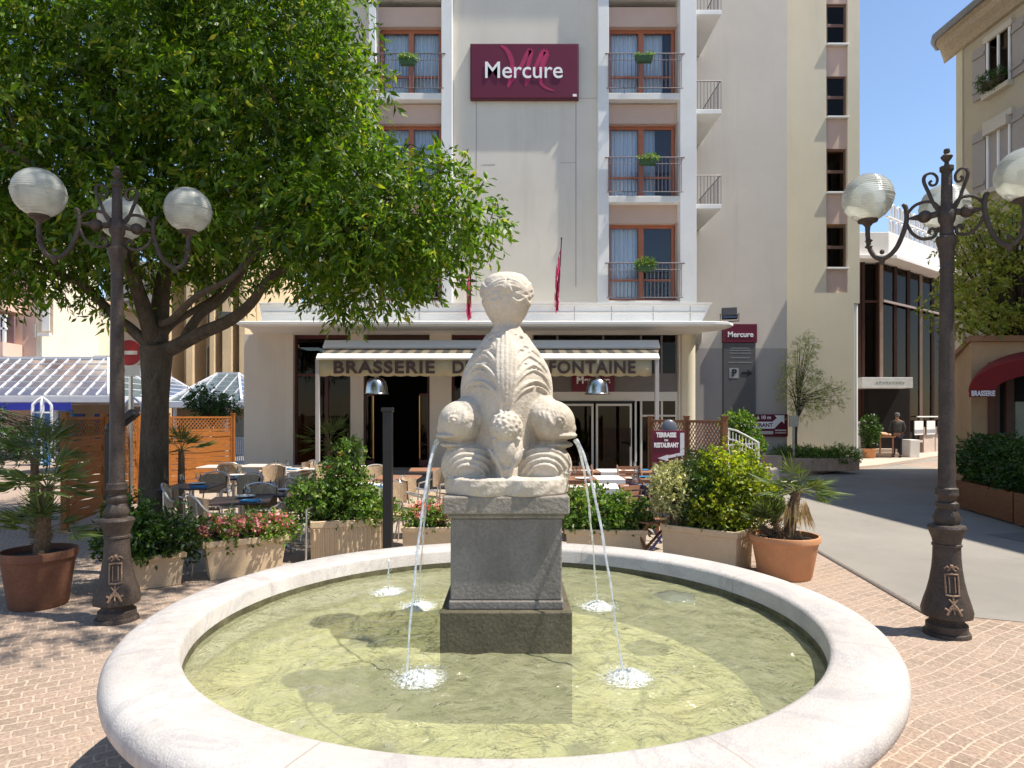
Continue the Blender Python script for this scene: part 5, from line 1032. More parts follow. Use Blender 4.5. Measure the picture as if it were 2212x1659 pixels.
    # settings on the table
def setting(kind, x, y, z, label):
    if kind == 'glass':
        o = MB().lathe([(.032, 0), (.033, .004), (.005, .01), (.005, .075), (.03, .10), (.038, .13), (.034, .17)], 14, cap=False); return tag(o.build('wine_glass', M_drink, loc=(x, y, z), local=True, smooth=True), label, 'glass', 'glasses on the terrace tables')
    if kind == 'plate':
        return tag(MB().lathe([(0, .004), (.07, .004), (.12, .018), (.122, .022), (.07, .010), (0, .010)], 22, cap=False).build('plate', M_cl, loc=(x, y, z), local=True, smooth=True), label, 'plate', 'plates on the terrace tables')
    q = MB(); 
    for i in range(3): q.obox(Vector((0, 0, .004+.006*i)), .22-.01*i, .14, .005, rz=.08*i)
    return tag(q.build('napkin', M_blue, loc=(x, y, z), local=True), label, 'napkin', 'blue napkins on the terrace tables')
for px, d, nm in ((612, 8.8, 'dark table left of the rose bush'), (520, 8.05, 'dark table behind the pink flowers'), (505, 11.0, 'dark table before the orange fence'), (612, 12.6, 'pale table before the beige wall corner'), (790, 9.6, 'white table left of the black post'), (415, 9.6, 'dark table beside the tree trunk')):
    x, y = PT(px, d)
    setting('glass', x-.12, y-.05, .746, f'stemmed glass, left one of the pair on the {nm}'); setting('glass', x+.10, y-.02, .746, f'stemmed glass, right one of the pair on the {nm}')
    setting('plate', x-.02, y+.18, .746, f'white plate on the {nm}'); setting('napkin', x+.20, y-.20, .746, f'folded blue napkin on the {nm}')
chs = [(500, 12.6, .2, 'wicker chair in front of the orange fence'), (585, 11.9, 0, 'wicker chair seen from behind at the foot of the plain beige wall'), (648, 12.9, -.9, 'wicker chair turned sideways by the beige wall corner'),
 (455, 10.1, .1, 'dark wicker chair behind the big trunk'), (525, 9.9, -.3, 'wicker chair with its back to the viewer in the tree shade'), (400, 8.6, 1.9, 'wicker chair side-on beside the big tree trunk'),
 (640, 8.1, -.15, 'wicker chair with its back to the viewer left of the rose bush'), (565, 8.4, .5, 'wicker chair at the left side of the dark set table'), (700, 12.3, .0, 'wicker chair behind the rose bush'), (662, 9.6, 2.6, 'wicker chair on the far side of the dark set table'),
 (905, 9.6, 1.4, 'wicker chair side-on right of the black post'), (945, 11.0, -.6, 'wicker chair behind the left water jets'), (815, 11.6, .3, 'wicker chair left of the black post, far side'), (760, 10.3, .9, 'wicker chair beside the white table'),
 (870, 8.9, 1.0, 'wicker chair just right of the black post, near side'), (455, 7.6, 2.4, 'dark wicker chair behind the tapered cream trough'), (585, 9.8, -1.2, 'wicker chair between the dark tables left of the rose bush')]
ch0 = make_chair(chs[0][3]); x, y = PT(*chs[0][:2]); ch0.location = (x, y, 0); ch0.rotation_euler.z = PI+chs[0][2]
for px, d, rz, lb in chs[1:]: x, y = PT(px, d); copy_thing(ch0, (x, y, 0), PI*0+rz+(PI if False else 0), lb)
# cloth-laid restaurant tables in rows right of the fountain figure, with slatted folding chairs
def make_ltable(label):
    t = thing('dining_table', label, 'table', (0, 0, 0), 0, 'long brown dining tables before the entrance')
    q = MB()
    for i in range(5): q.box(-.9, .9, -.32+.13*i, -.205+.13*i, .72, .745)
    q.build('table_top', M_tb, t, local=True, bevel=.006); MB().box(-.88, .88, -.3, -.28, .66, .72).box(-.88, .88, .28, .3, .66, .72).build('apron', M_tb, t, local=True)
    for x, y in ((-.82, -.27), (.82, -.27), (-.82, .27), (.82, .27)): MB().box(x-.025, x+.025, y-.025, y+.025, 0, .72).build('leg', M_wood2, t, local=True)
    return t
rows = [(1318, 12.2, 'nearest the sliding doors'), (1314, 10.8, 'in the middle of the three'), (1305, 9.5, 'nearest the green trough')]
lt = None
for px, d, nm in rows:
    x, y = PT(px, d)
    if lt is None: lt = make_ltable(f'brown slatted dining table {nm}'); lt.location = (x, y, 0)
    else: copy_thing(lt, (x, y, 0), 0, f'brown slatted dining table {nm}')
    q = MB().box(x-.22, x+.22, y-.36, y+.36, .7475, .752).box(x-.22, x+.22, y-.362, y-.355, .60, .7475).box(x-.22, x+.22, y+.355, y+.362, .60, .7475)
    tag(q.build('table_runner', M_cl, loc=(x, y, .75)), f'white cloth runner across the brown table {nm}', 'tablecloth', 'white runners on the brown tables')
    for sx_, nn in ((-.55, 'left'), (.45, 'right')):
        setting('glass', x+sx_, y-.05, .746, f'stemmed glass at the {nn} end of the brown table {nm}'); setting('plate', x+sx_*.8, y-.2, .746, f'white plate at the {nn} end of the brown table {nm}')
    setting('napkin', x+.62, y+.1, .746, f'folded blue napkin on the brown table {nm}')
def make_slat(label):
    t = thing('folding_chair', label, 'chair', (0, 0, 0), 0, 'slatted folding chairs on the terrace'); q = MB()
    for i in range(6): q.box(-.2, .2, -.2+.068*i, -.145+.068*i, .44, .458)
    q.build('seat', M_tb, t, local=True); q = MB()
    for i in range(4): q.box(-.2, .2, .235+.016*i, .25+.016*i, .58+.075*i, .635+.075*i)
    q.build('backrest', M_tb, t, local=True)
    for x in (-.21, .21):
        MB().beam((x, -.24, 0), (x, .30, .88), .022, .03).build('back_leg', M_wood2, t, local=True); MB().beam((x*.88, .26, 0), (x*.88, -.2, .45), .022, .03).build('front_leg', M_wood2, t, local=True)
    return t
sc = [(1225, 8.75, 2.2, 'brown folding chair just right of the pedestal'), (1400, 8.3, .6, 'brown folding chair between the green trough and the corner trough'), (1412, 10.0, 1.6, 'brown folding chair at the right end of the nearest brown table'), (1368, 11.5, .1, 'brown folding chair between the far brown tables'), (1260, 11.5, .1, 'brown folding chair behind the right fish head')]
x, y = PT(*sc[0][:2]); s0 = make_slat(sc[0][3]); s0.location = (x, y, 0); s0.rotation_euler.z = sc[0][2]
for px, d, rz, lb in sc[1:]: x, y = PT(px, d); copy_thing(s0, (x, y, 0), rz, lb)
x, y = PT(1418, 8.8); o = copy_thing(s0, (x, y, 0), 2.0, 'dark blue metal chair beside the corner trough'); M_bl = mat('blue_metal', (.03, .03, .10), .4, .1)
for c in [c for c in D.objects if c.parent == o]: c.data = c.data.copy(); c.data.materials.clear(); c.data.materials.append(M_bl)

# black posts with tilted lamp heads
def blackpost(px, d, h, w, label, head, hz=0):
    x = GX(px, d); t = thing('terrace_post', label, 'post', (x, d, 0), 0, 'black posts round the terrace')
    MB().box(-w/2, w/2, -w/2, w/2, 0, h).box(-w*.8, w*.8, -w*.8, w*.8, 0, .02).build('post', M_black, t, local=True, bevel=.006)
    hm = mat('lamp_head_grey', (.10, .11, .14), .35, .1)
    if head == 'round': MB().ell((0, -.02, h+.12), .13, .06, .16, 20, 14).build('lamp_head', hm, t, local=True, smooth=True)
    elif head == 'tilt': MB().obox(Vector((.13, 0, h+.10)), .34, .14, .09, 0, 0, R(-38)).ell((0, 0, h+.02), .07, .07, .07).build('lamp_head', M_black, t, local=True, bevel=.02)
    else: MB().obox(Vector((0, -.02, h+.01)), w*1.25, w*1.3, .05).build('cap', M_black, t, local=True, bevel=.01)
blackpost(838, 7.75, 1.82, .105, 'square black post standing right of the ribbed rose trough', 'flat')
blackpost(1445, 10.7, 1.42, .12, 'black post with rounded grey lamp head behind the terrace sign', 'round')
blackpost(242, 7.4, 1.60, .11, 'black post with tilted lamp head behind the left street lamp', 'tilt')
# terrace direction sign
ys_ = 10.4; a, b = GX(1409, ys_), GX(1481, ys_); z0, z1 = GZ(998, ys_), GZ(930, ys_); cx_ = (a+b)/2
s5 = thing('terrace_sign', 'dark red terrace sign with a white bent arrow pointing left, by the brown fence', 'sign', (cx_, ys_, 0))
MB().box(a, b, ys_, ys_+.03, z0, z1).build('sign_panel', M_maroon, s5, bevel=.004)
MB().box(GX(1416, ys_)-.03, GX(1416, ys_)+.03, ys_+.035, ys_+.09, 0, z1-.05).build('sign_post', mat('post_wood', (.3, .22, .16), .7, .1), s5)
textmesh('TERRASSE', .098, 'sign_lettering', M_plainw, s5, (GX(1439, ys_), ys_-.006, GZ(940, ys_)), bold=.005, sx=.72)
textmesh('DU', .04, 'sign_lettering', M_plainw, s5, (GX(1439, ys_), ys_-.006, GZ(951, ys_)), bold=.002)
textmesh('RESTAURANT', .098, 'sign_lettering', M_plainw, s5, (GX(1439, ys_), ys_-.006, GZ(962, ys_)), bold=.005, sx=.63)
T2 = lambda px, py: (GX(px, ys_), ys_-.002, GZ(py, ys_))
MB().prism([T2(1469, 935), T2(1478, 935), T2(1478, 983), T2(1443, 990), T2(1443, 996), T2(1420, 990), T2(1443, 982), T2(1443, 984), T2(1469, 978)], (0, -.005, 0)).build('sign_arrow', mat('arrow_grey', (.62, .63, .66), .5), s5)

# wooden fences with lattice tops
def fence_run(pts, ztop, m, label, name='wooden_fence', hl=.33, zt_post=.06):
    t = thing(name, label, 'fence', (pts[0][0], pts[0][1], 0)); V3 = lambda p, z: Vector((p[0], p[1], z))
    for i, p in enumerate(pts): MB().box(p[0]-.045, p[0]+.045, p[1]-.045, p[1]+.045, 0, ztop+zt_post).box(p[0]-.055, p[0]+.055, p[1]-.055, p[1]+.055, ztop+zt_post, ztop+zt_post+.02).build('fence_post', m, t, bevel=.005)
    for p, q_ in zip(pts[:-1], pts[1:]):
        u = (V3(q_, 0)-V3(p, 0)); L = u.length; u.normalize(); a = V3(p, 0)+u*.05; L -= .10; f = MB()
        zl = ztop-hl
        for z in (ztop-.02, zl, .12): f.beam(a+Vector((0, 0, z)), a+u*L+Vector((0, 0, z)), .035, .045)
        for e in (0.02, L-.02): f.beam(a+u*e+Vector((0, 0, .12)), a+u*e+Vector((0, 0, ztop-.02)), .035, .045)
        k = .10; n = int((L+hl)/k)+1; s = u.cross(Vector((0, 0, 1)))
        for i in range(-int(hl/k)-1, n):
            for sg, off in ((1, .006), (-1, -.006)):
                x0_ = i*k; x1_ = x0_+hl
                ca, cb = max(0, x0_), min(L, x1_)
                if cb-ca < .02: continue
                za, zb2 = (zl+(ca-x0_), zl+(cb-x0_)) if sg > 0 else (ztop-(ca-x0_), ztop-(cb-x0_))
                f.beam(a+u*ca+s*off+Vector((0, 0, za)), a+u*cb+s*off+Vector((0, 0, zb2)), .008, .017)
        f.build('lattice_panel', m, t)
        pl_ = MB(); nz = 10; hp = (zl-.03-.15)/nz
        for i in range(nz):
            z = .15+hp*i; off = .008*math.sin(i*2.2)
            for j in range(8): c0 = a+u*(L*j/8); c1 = a+u*(L*(j+1)/8); w0 = .012*math.sin(j*1.3+i); w1 = .012*math.sin((j+1)*1.3+i); pl_.beam(c0+Vector((off, 0, z+hp*.5+w0)), c1+Vector((off, 0, z+hp*.5+w1)), .014, hp*.95)
        MB_ = pl_.build('plank_panel', m, t)
    return t
fence_run([(-7.0, 16.6), (-7.78, 14.95), (-7.5, 13.25), (-7.15, 11.6), (-6.75, 10.0)], 1.74, M_wood, 'orange wooden fence with lattice top running along the left of the terrace')
fence_run([(GX(1405, 13.3), 13.3), (GX(1483, 12.0), 12.0), (GX(1565, 10.9), 10.9)], 1.68, M_wood2, 'brown wooden fence with lattice top at the right of the terrace', hl=.55)
# white curved metal gate
q = MB(); yg = 14.2; gp = [(1572, 926), (1590, 930), (1612, 941), (1638, 956)]
t = thing('metal_gate', 'white curved metal gate beside the brown fence', 'gate', (GX(1605, yg), yg, 0))
q.tube([P(a, b, yg-.012*(a-1572)) for a, b in gp], .018, 8).tube([P(a, b+22, yg-.012*(a-1572)) for a, b in gp], .014, 8).tube([P(1572, 962, yg), P(1638, 958, yg-.8)], .016, 8)
q.tube([P(1638, 956, yg-.8), (GX(1638, yg-.8), yg-.8, 0)], .022, 8).tube([P(1572, 926, yg), (GX(1572, yg), yg, 0)], .022, 8).build('gate_frame', M_white, t, smooth=True)
q = MB(); b0 = P(1614, 1010, yg-.4)
for px, py in ((1600, 968), (1636, 966), (1590, 975)): q.tube([b0, P(px, py, yg-.4)], .014, 6)
for i in range(9): px = 1576+i*7; q.tube([P(px, 930+i*3.2, yg-.012*(px-1572)), P(px, 952+i*3.2, yg-.012*(px-1572))], .008, 5).tube([P(px, 962, yg-.09*i), (GX(px, yg-.09*i), yg-.09*i, .12)], .008, 5)
q.build('gate_bars', M_white, t, smooth=True)
x, y = GX(1592, 16.5), 16.5
shrub('green shrub behind the white gate below the wall sign', [(x, y, 1.55, .35, .3, .28), (x+.25, y, 1.1, .4, .3, .3), (x-.1, y, .8, .35, .3, .5)], 520, 8, (.09, .055), M_leafb, root=(x, y, 0))
tag(MB().box(GX(1655, 18.8), GX(1690, 18.8), 18.8, 19.2, .1, .62).build('low_block', mat('pink_block', (.55, .40, .32), .9), loc=(GX(1672, 18.8), 18.8, .1), bevel=.01), 'small pinkish stone block at the foot of the grey wall', 'block')
# small olive tree, sign box and hedge bed before the stair tower
x, y = GX(1722, 20.3), 20.3; t = thing('olive_tree', 'slim pale olive tree in front of the cream stair tower', 'tree', (x, y, .1))
q = MB(); q.tube(spline([(x, y, .1), (x-.05, y, 1.1), (x+.03, y, 1.9), (x+.1, y, 2.6)], 12), list(np.linspace(.06, .03, 12)), 8)
E_ = [(x+.1, y, 3.2, .55, .5, .8), (x+.55, y, 2.5, .5, .4, .55), (x+1.1, y, 2.35, .45, .4, .45), (x-.25, y, 2.6, .3, .4, .6), (x+.2, y, 1.9, .5, .4, .3), (x+.3, y, 3.9, .35, .3, .4)]
p_, d_, c_, _ = cloud(E_, 620, 7, .2, .15, .35)
for i in rng.choice(len(c_), 60, replace=False): c = Vector(c_[i]); q.tube(spline([(x+.03, y, 1.6+random.random()*.9), (x+(c.x-x)*.4, y, (2.2+c.z)/2), c], 6), [.018, .014, .011, .009, .006, .004], 5)
q.build('trunk', M_bark, t, smooth=True); leafmesh('crown', p_, d_, .085, .024, M_leafo, t)
yb = 19.6; b0, b1 = GX(1708, yb), GX(1846, yb+.6)
t = thing('hedge_bed', 'raised brick bed with green ground cover in front of the cream stair tower', 'planter', ((b0+b1)/2, yb, 0))
br_ = mat('bed_brick', (.50, .36, .26), .9, .18, 9, .2, 40, stretch=(1, 1, .4)); MB().prism([(b0, yb, .1), (b1, yb+.3, .1), (b1, YS-.2, .1), (b0, YS-.2, .1)], (0, 0, .38)).build('bed_wall', br_, t, bevel=.02)
p_, d_, c_, _ = cloud([(b0+(b1-b0)*f, yb+.9, .52, .45, .8, .24+.06*math.sin(f*9)) for f in (.12, .32, .5, .68, .88)], 1100, 7, .14, .0, .5); leafmesh('foliage', p_, d_, .09, .03, M_leafb, t)
x = GX(1714, 19.9); tag(MB().box(x-.13, x+.13, 19.85, 19.93, 1.43, 1.76).box(x-.03, x+.03, 19.87, 19.91, .1, 1.43).build('sign_box', mat('box_beige', (.5, .46, .38), .7), loc=(x, 19.9, .1)), 'small beige box sign on a post beside the restaurant board', 'sign box')
tag(MB().prism([(GX(1655, 16), 16, 0), (GX(1690, 16), 16, 0), (GX(1684, 16), 16, .5), (GX(1662, 16), 16, .5)], (0, .4, 0)).build('concrete_bollard', mat('bollard', (.6, .5, .42), .9), loc=(GX(1672, 16), 16, 0), bevel=.05), 'pale squat concrete bollard between the shrubs and the road', 'bollard')

# ---------------------------------------------------------------- glass building at the end of the street
cor = Vector((GX(1905, 27.4), 27.4, 0)); dv = Vector((1.31, 1, 0)).normalized(); zc = GZ(565, 27.4); gb = thing('glass_building', 'dark glass fronted building with white roof band at the end of the street', 'building', cor)
M_bronze = mat('bronze_frame', (.05, .02, .015), .4, .15); M_stonew = mat('white_band', (.72, .70, .68), .7, .08, 1.2, .1, 30)
lft = cor+Vector((-3.2, 0, 0)); far = cor+dv*16; nb = Vector((-dv.y, dv.x, 0))
bk = [lft+Vector((0, 10, 0)), far+nb*2+Vector((0, 6, 0))]
MB().prism([cor+Vector((.15, .45, .05)), far+nb*.4, bk[1], bk[0], lft+Vector((0, .45, 0))], (0, 0, zc-.1)).build('interior_mass', M_dark, gb)
q = MB()
def slab(z0, z1, o): return [(lft+Vector((0, -o, z0))), (cor+Vector((o*.55, -o, z0))), (far+Vector((dv.x*.1, dv.y*.1, z0))-nb*o), bk[1]+Vector((0, 0, z0)), bk[0]+Vector((0, 0, z0))], (0, 0, z1-z0)
a, b = slab(zc, zc+.16, .55); MB().prism(a, b).build('roof_slab', M_stonew, gb, bevel=.02)
a, b = slab(zc+.16, zc+1.15, .25); MB().prism(a, b).build('roof_band', M_stonew, gb, bevel=.02)
# balustrade of two rows of arched openings on the roof
for tier, (zb2, hh, off) in enumerate(((zc+1.2, .55, 0), (zc+1.85, .55, .5))):
    q = MB(); n = 30; s0 = cor-nb*.2+dv*.0
    for i in range(n):
        c0 = s0+dv*(.25+i*.52+off*.3); w = .30; H_ = hh
        pts = [c0+Vector((0, 0, zb2)), c0+Vector((0, 0, zb2+H_*.75))]+[c0+dv*(w/2-w/2*math.cos(a_))+Vector((0, 0, zb2+H_*.75+.13*math.sin(a_))) for a_ in np.linspace(.3, PI-.3, 5)]+[c0+dv*w+Vector((0, 0, zb2+H_*.75)), c0+dv*w+Vector((0, 0, zb2))]
        q.tube(pts, .045, 5)
    q.beam(s0+Vector((0, 0, zb2-.03)), s0+dv*16+Vector((0, 0, zb2-.03)), .1, .06); q.build('balustrade', M_stonew, gb)
# frontal part beside the hotel
yf = 27.4; MB().box(lft.x, cor.x-.15, yf+.3, yf+.34, 3.4, zc-.05).build('window_pane', M_glassd, gb)
q = MB()
for px in (1860, 1868, 1903): q.box(GX(px, yf)-.06, GX(px, yf)+.06, yf+.1, yf+.3, 0, zc)
q.box(lft.x, cor.x, yf+.12, yf+.28, GZ(650, yf)-.05, GZ(650, yf)+.05).box(lft.x, cor.x, yf+.12, yf+.28, GZ(845, yf), GZ(838, yf)).build('mullion', M_bronze, gb)
for i in range(12):
    a = cor+dv*(.1+1.3*i)+nb*.1; b = cor+dv*(1.3+1.3*i)+nb*.1
    pn = MB(); pn.beam(a+Vector((0, 0, (zc+1.5)/2)), b+Vector((0, 0, (zc+1.5)/2)), .03, zc-1.6); pn.build('window_pane', M_glassd, gb)
    MB().beam(a, a+Vector((0, 0, zc-.02)), .13, .18).build('mullion', M_bronze if i % 3 else mat('bronze_light', (.28, .2, .16), .4), gb)
    if i < 6 or True:
        MB().beam(a+Vector((0, 0, .62))-nb*.1, b+Vector((0, 0, .62))-nb*.1, .12, 1.24 if i > 2 else .1).build('sill_wall', mat('pinkstone', (.5, .4, .33), .85, .1), gb)
    if i > 1:
        c0 = a.lerp(b, .12)-nb*.22; c1 = a.lerp(b, .88)-nb*.22; MB().beam(c0+Vector((0, 0, 1.22)), c1+Vector((0, 0, 1.22)), .03, .62).build('white_panel', M_stonew, gb)
    if i in (0, 1, 2): MB().beam(a.lerp(b, .2)+nb*.25+Vector((0, 0, 4.2)), a.lerp(b, .8)+nb*.25+Vector((0, 0, 4.2)), .05, 1.9).build('blind', mat('blind_grey', (.22, .2, .15), .9), gb)
MB().beam(cor+Vector((0, 0, GZ(650, 27.4)))-nb*.05, far+Vector((0, 0, GZ(650, 27.4)))-nb*.05, .08, .09).build('transom', mat('bronze_light', (.28, .2, .16), .4), gb)
MB().beam(cor+dv*2.4-nb*.4+Vector((0, 0, 1.72)), far-nb*.4+Vector((0, 0, 1.72)), .05, .05).build('handrail', M_white, gb)
xa, xb = GX(1862, 26.2), GX(1972, 26.2); zt, zb2 = GZ(815, 26.2), GZ(838, 26.2)
MB().box(xa, xb, 26.2, 27.35, zb2, zt).build('entrance_canopy', mat('canopy_white', (.62, .64, .66), .5), gb, bevel=.01)
q = MB()
for k_ in range(9): q.box(xa+.55+k_*.13, xa+.55+k_*.13+.09, 26.192, 26.199, (zt+zb2)/2-.03, (zt+zb2)/2+.03+.02*(k_ % 2))
q.build('canopy_lettering', mat('grey_letter', (.3, .36, .33), .6), gb)
MB().box(GX(1874, 27.1), GX(1962, 27.1), 27.05, 27.38, .1, zb2).build('entrance_dark_slab', M_dark, gb)  # near-black slab added in place of the shade inside the entrance
MB().box(GX(1862, 26.8), GX(1930, 26.8), 26.3, 27.3, 0.1, .27).box(GX(1866, 27), GX(1926, 27), 26.6, 27.3, .27, .42).build('entrance_step', M_walk, gb)
MB().box(GX(1857, 26), GX(1871, 26), 26, 26.2, .1, GZ(910, 26)).build('vent_cabinet', mat('vent_white', (.45, .45, .44), .6, .1), gb)
q = MB(); 
for i in range(16): z = .5+i*.065; q.box(GX(1858.5, 26), GX(1869.5, 26), 25.975, 25.998, z, z+.03)
q.build('vent_louvre', M_black, gb)
MB().box(GX(1966, 26.3), GX(1987, 26.3), 26.3, 26.9, 0.1, GZ(950, 26.3)).build('end_pier', M_white, gb, bevel=.02)
x, y = GX(1876, 26), 25.9; pot(Vector((x, y, .1)), .24, .38, 'small terracotta pot by the dark entrance of the glass building')
shrub('tall thin green plant in the pot by the dark entrance', [(x, y, 1.2, .3, .25, .6)], 200, 7, (.12, .05), M_leafd, 'potted_plant', (x, y, .4))
# table with goods behind the person
x, y = GX(1908, 26.4), 26.25; t = thing('display_table', 'low display stand with goods left of the standing person', 'table', (x, y, .27)); MB().box(x-.35, x+.3, y-.2, y+.2, .9, .95).box(x-.3, x-.25, y-.15, y-.1, .27, .9).box(x+.2, x+.25, y-.15, y-.1, .27, .9).build('table_top', M_tb, t); MB().ell((x-.1, y, 1.02), .2, .15, .09).ell((x+.12, y, 1.0), .12, .12, .07).build('goods', mat('goods', (.6, .35, .22), .8, .3), t, smooth=True)

# ---------------------------------------------------------------- person
def person(x, y, z0, label):
    t = thing('person', label, 'person', (x, y, z0), R(165)); V = {}; names = []
    def skinmesh(nodes, edges, name, m, parent):
        me = D.meshes.new(name); me.from_pydata([n[0] for n in nodes], edges, []); o = D.objects.new(name, me); C.objects.link(o)
        sk = o.modifiers.new('s', 'SKIN'); me.skin_vertices[0].data[0].use_root = True
        for i, n in enumerate(nodes): me.skin_vertices[0].data[i].radius = n[1] if isinstance(n[1], tuple) else (n[1], n[1])
        o.modifiers.new('u', 'SUBSURF').levels = 2; sk.use_smooth_shade = True
        bpy.context.view_layer.update(); m2 = D.meshes.new_from_object(o.evaluated_get(bpy.context.evaluated_depsgraph_get())); D.objects.remove(o)
        m2.name = name; m2.materials.clear(); m2.materials.append(m); ob = D.objects.new(name, m2); C.objects.link(ob); ob.parent = parent; return ob
    skin_m = mat('skin', (.35, .20, .14), .6, .05)
    N = [((0, 0, .95), (.10, .08)), ((0, .01, 1.15), (.10, .08)), ((0, .01, 1.38), (.18, .11)), ((0, 0, 1.50), (.06, .06)), ((0, -.0, 1.56), (.055, .055)), ((0, -.01, 1.66), (.085, .10)), ((0, -.01, 1.72), (.065, .075)),
         ((-.19, .01, 1.41), .055), ((-.25, .03, 1.16), .043), ((-.22, -.10, .98), .034), ((-.20, -.17, .95), .03), ((.19, .01, 1.41), .055), ((.26, .02, 1.15), .043), ((.27, -.03, .90), .033), ((.27, -.04, .82), .03),
         ((-.09, 0, .88), .085), ((-.11, -.03, .50), .06), ((-.12, .02, .10), .042), ((-.12, -.10, .04), .038), ((.09, 0, .88), .085), ((.12, -.01, .50), .06), ((.13, .03, .10), .042), ((.14, -.09, .04), .038)]
    Eg = [(0, 1), (1, 2), (2, 3), (3, 4), (4, 5), (5, 6), (2, 7), (7, 8), (8, 9), (9, 10), (2, 11), (11, 12), (12, 13), (13, 14), (0, 15), (15, 16), (16, 17), (17, 18), (0, 19), (19, 20), (20, 21), (21, 22)]
    skinmesh(N, Eg, 'body', skin_m, t)
    sh = [((0, .01, .93), (.20, .155)), ((0, .01, 1.18), (.16, .115)), ((0, .01, 1.39), (.195, .12)), ((0, .005, 1.48), (.09, .08)), ((-.2, .01, 1.41), .066), ((-.255, .03, 1.16), .055), ((-.225, -.09, 1.0), .045), ((.2, .01, 1.41), .066), ((.265, .02, 1.15), .055), ((.275, -.025, .93), .045)]
    skinmesh(sh, [(0, 1), (1, 2), (2, 3), (2, 4), (4, 5), (5, 6), (2, 7), (7, 8), (8, 9)], 'jacket', mat('jacket_dark', (.05, .05, .05), .8, .3, 8), t)
    tr2 = [((0, 0, .94), (.19, .15)), ((-.095, 0, .84), .098), ((-.112, -.02, .5), .075), ((-.122, .02, .09), .062), ((.095, 0, .84), .098), ((.122, -.005, .5), .075), ((.132, .03, .09), .062)]
    skinmesh(tr2, [(0, 1), (1, 2), (2, 3), (0, 4), (4, 5), (5, 6)], 'trousers', mat('trousers_dark', (.012, .015, .035), .8, .2), t)
    MB().ell((0, .0, 1.715), .098, .112, .075, 18, 12).ell((0, .05, 1.66), .09, .075, .07, 16, 10).build('hair', mat('hair_grey', (.12, .11, .11), .9), t, smooth=True, local=True)
    for s in (-1, 1): MB().ell((s*.13, -.05, .05), .05, .13, .05, 14, 8).build('shoe', M_black, t, smooth=True, local=True)
    MB().ell((0, -.118, 1.655), .015, .02, .022, 8, 6).build('nose', skin_m, t, smooth=True, local=True)
    return t
pg = G(1938, 994); person(pg.x, pg.y, .1, 'person in dark clothes seen from behind, standing in front of the dark entrance')

# ---------------------------------------------------------------- old building with shutters at the right
BX0, BY0 = 13.65, 20.3
dB = Vector((.046, -1, 0)).normalized(); nB = Vector((-1, -.046, 0)).normalized()   # along the facade towards the viewer, and out of it
O = Vector((BX0, BY0, 0)); rb = thing('old_town_building', 'old ochre building with grey shutters and round tiled eave at the top right', 'building', O)
def B(s, z, o=0.): return O+dB*s+nB*o+Vector((0, 0, z))
ZE = 13.2; M_ochre = mat('ochre_render', (.42, .365, .27), .95, .07, .8, .2, 50, stain=(.9, .35, (.32, .27, .2))); M_shut = mat('grey_shutter', (.33, .30, .28), .75, .08, 5, stretch=(1, 8, 1)); M_stn = mat('window_stone', (.50, .46, .38), .85, .06)
MB().prism([B(0, 0), B(30, 0), B(30, 0)+Vector((14, 0, 0)), B(0, 0)+Vector((14, .5, 0))], (0, 0, ZE)).build('wall', M_ochre, rb)
MB().beam(B(.12, 2.8, .01), B(.12, ZE, .01), .03, .28).build('corner_stone', mat('corner_cream', (.55, .50, .36), .9, .05), rb)
q = MB(); prof = [(0, ZE-.35), (.12, ZE-.34), (.25, ZE-.22), (.42, ZE-.12), (.50, ZE+.02), (.62, ZE+.05), (.66, ZE+.16), (.56, ZE+.22), (0, ZE+.40)]
for s, k in ((-.55, .2), (-.3, .75), (0, 1), (30, 1)): q.v += [tuple(B(s if s >= 0 else s*(1-.0), z, o*k)) for o, z in prof]
for l in range(3):
    for i in range(len(prof)-1): a = l*9+i; q.f.append([a, a+1, a+10, a+9])
q.f.append(list(range(9)))
q.build('cornice', mat('eave_stone', (.40, .33, .24), .9, .2, 14, .4, 40), rb)
MB().tube([B(-.5, ZE+.12, .25), B(-.25, ZE+.15, .55), B(0, ZE+.16, .70), B(30, ZE+.16, .70)], .10, 10).build('gutter', mat('zinc', (.16, .17, .19), .45, .1, metal=.5), rb, smooth=True)
MB().prism([B(-.4, ZE+.2, .5), B(30, ZE+.2, .5), B(30, ZE+3, -7), B(2, ZE+3, -7)], (0, 0, .1)).build('roof', mat('roof_tile', (.35, .18, .10), .9, .2), rb)
for s0 in (1.25, 4.6, 8.2):
    for zb, zt, closed in ((11.0, 12.5, 0), (8.25, 10.05, 1), (5.4, 7.2, 1)):
        w = .85; fr = MB().beam(B(s0-.06, zb-.09, .08), B(s0+w+.06, zb-.09, .08), .2, .14).beam(B(s0-.1, zt+.07, .04), B(s0+w+.1, zt+.07, .04), .12, .18).beam(B(s0-.07, (zb+zt)/2, .0), B(s0-.065, (zb+zt)/2, .0), .1, zt-zb)
        wn = fr.build('window', M_stn, rb, bevel=.01)
        MB().beam(B(s0, (zb+zt)/2, .012), B(s0+w, (zb+zt)/2, .012), .02, zt-zb).build('window_pane', M_glassd if not closed else M_shut, wn)
        if closed: MB().beam(B(s0, zt-.13, .1), B(s0+w, zt-.13, .1), .16, .26).build('shutter_box', M_stn, wn)
        f = MB()
        for d0 in (0, w/2-.03, w-.06): f.beam(B(s0+d0+.03, zb, .04), B(s0+d0+.03, zt, .04), .05, .06)
        f.build('window_frame', M_white, wn)
        for sgn, sa in ((-1, s0-.06), (1, s0+w+.06)):
            sh = MB(); c0 = B(sa, (zb+zt)/2, .03); c1 = B(sa+sgn*.45, (zb+zt)/2, .07); sh.beam(c0, c1, .035, zt-zb)
            for zz in (zb+.25, zt-.25): sh.beam(B(sa, zz, .085), B(sa+sgn*.43, zz, .115), .03, .09)
            sh.build('shutter', M_shut, rb, bevel=.004)
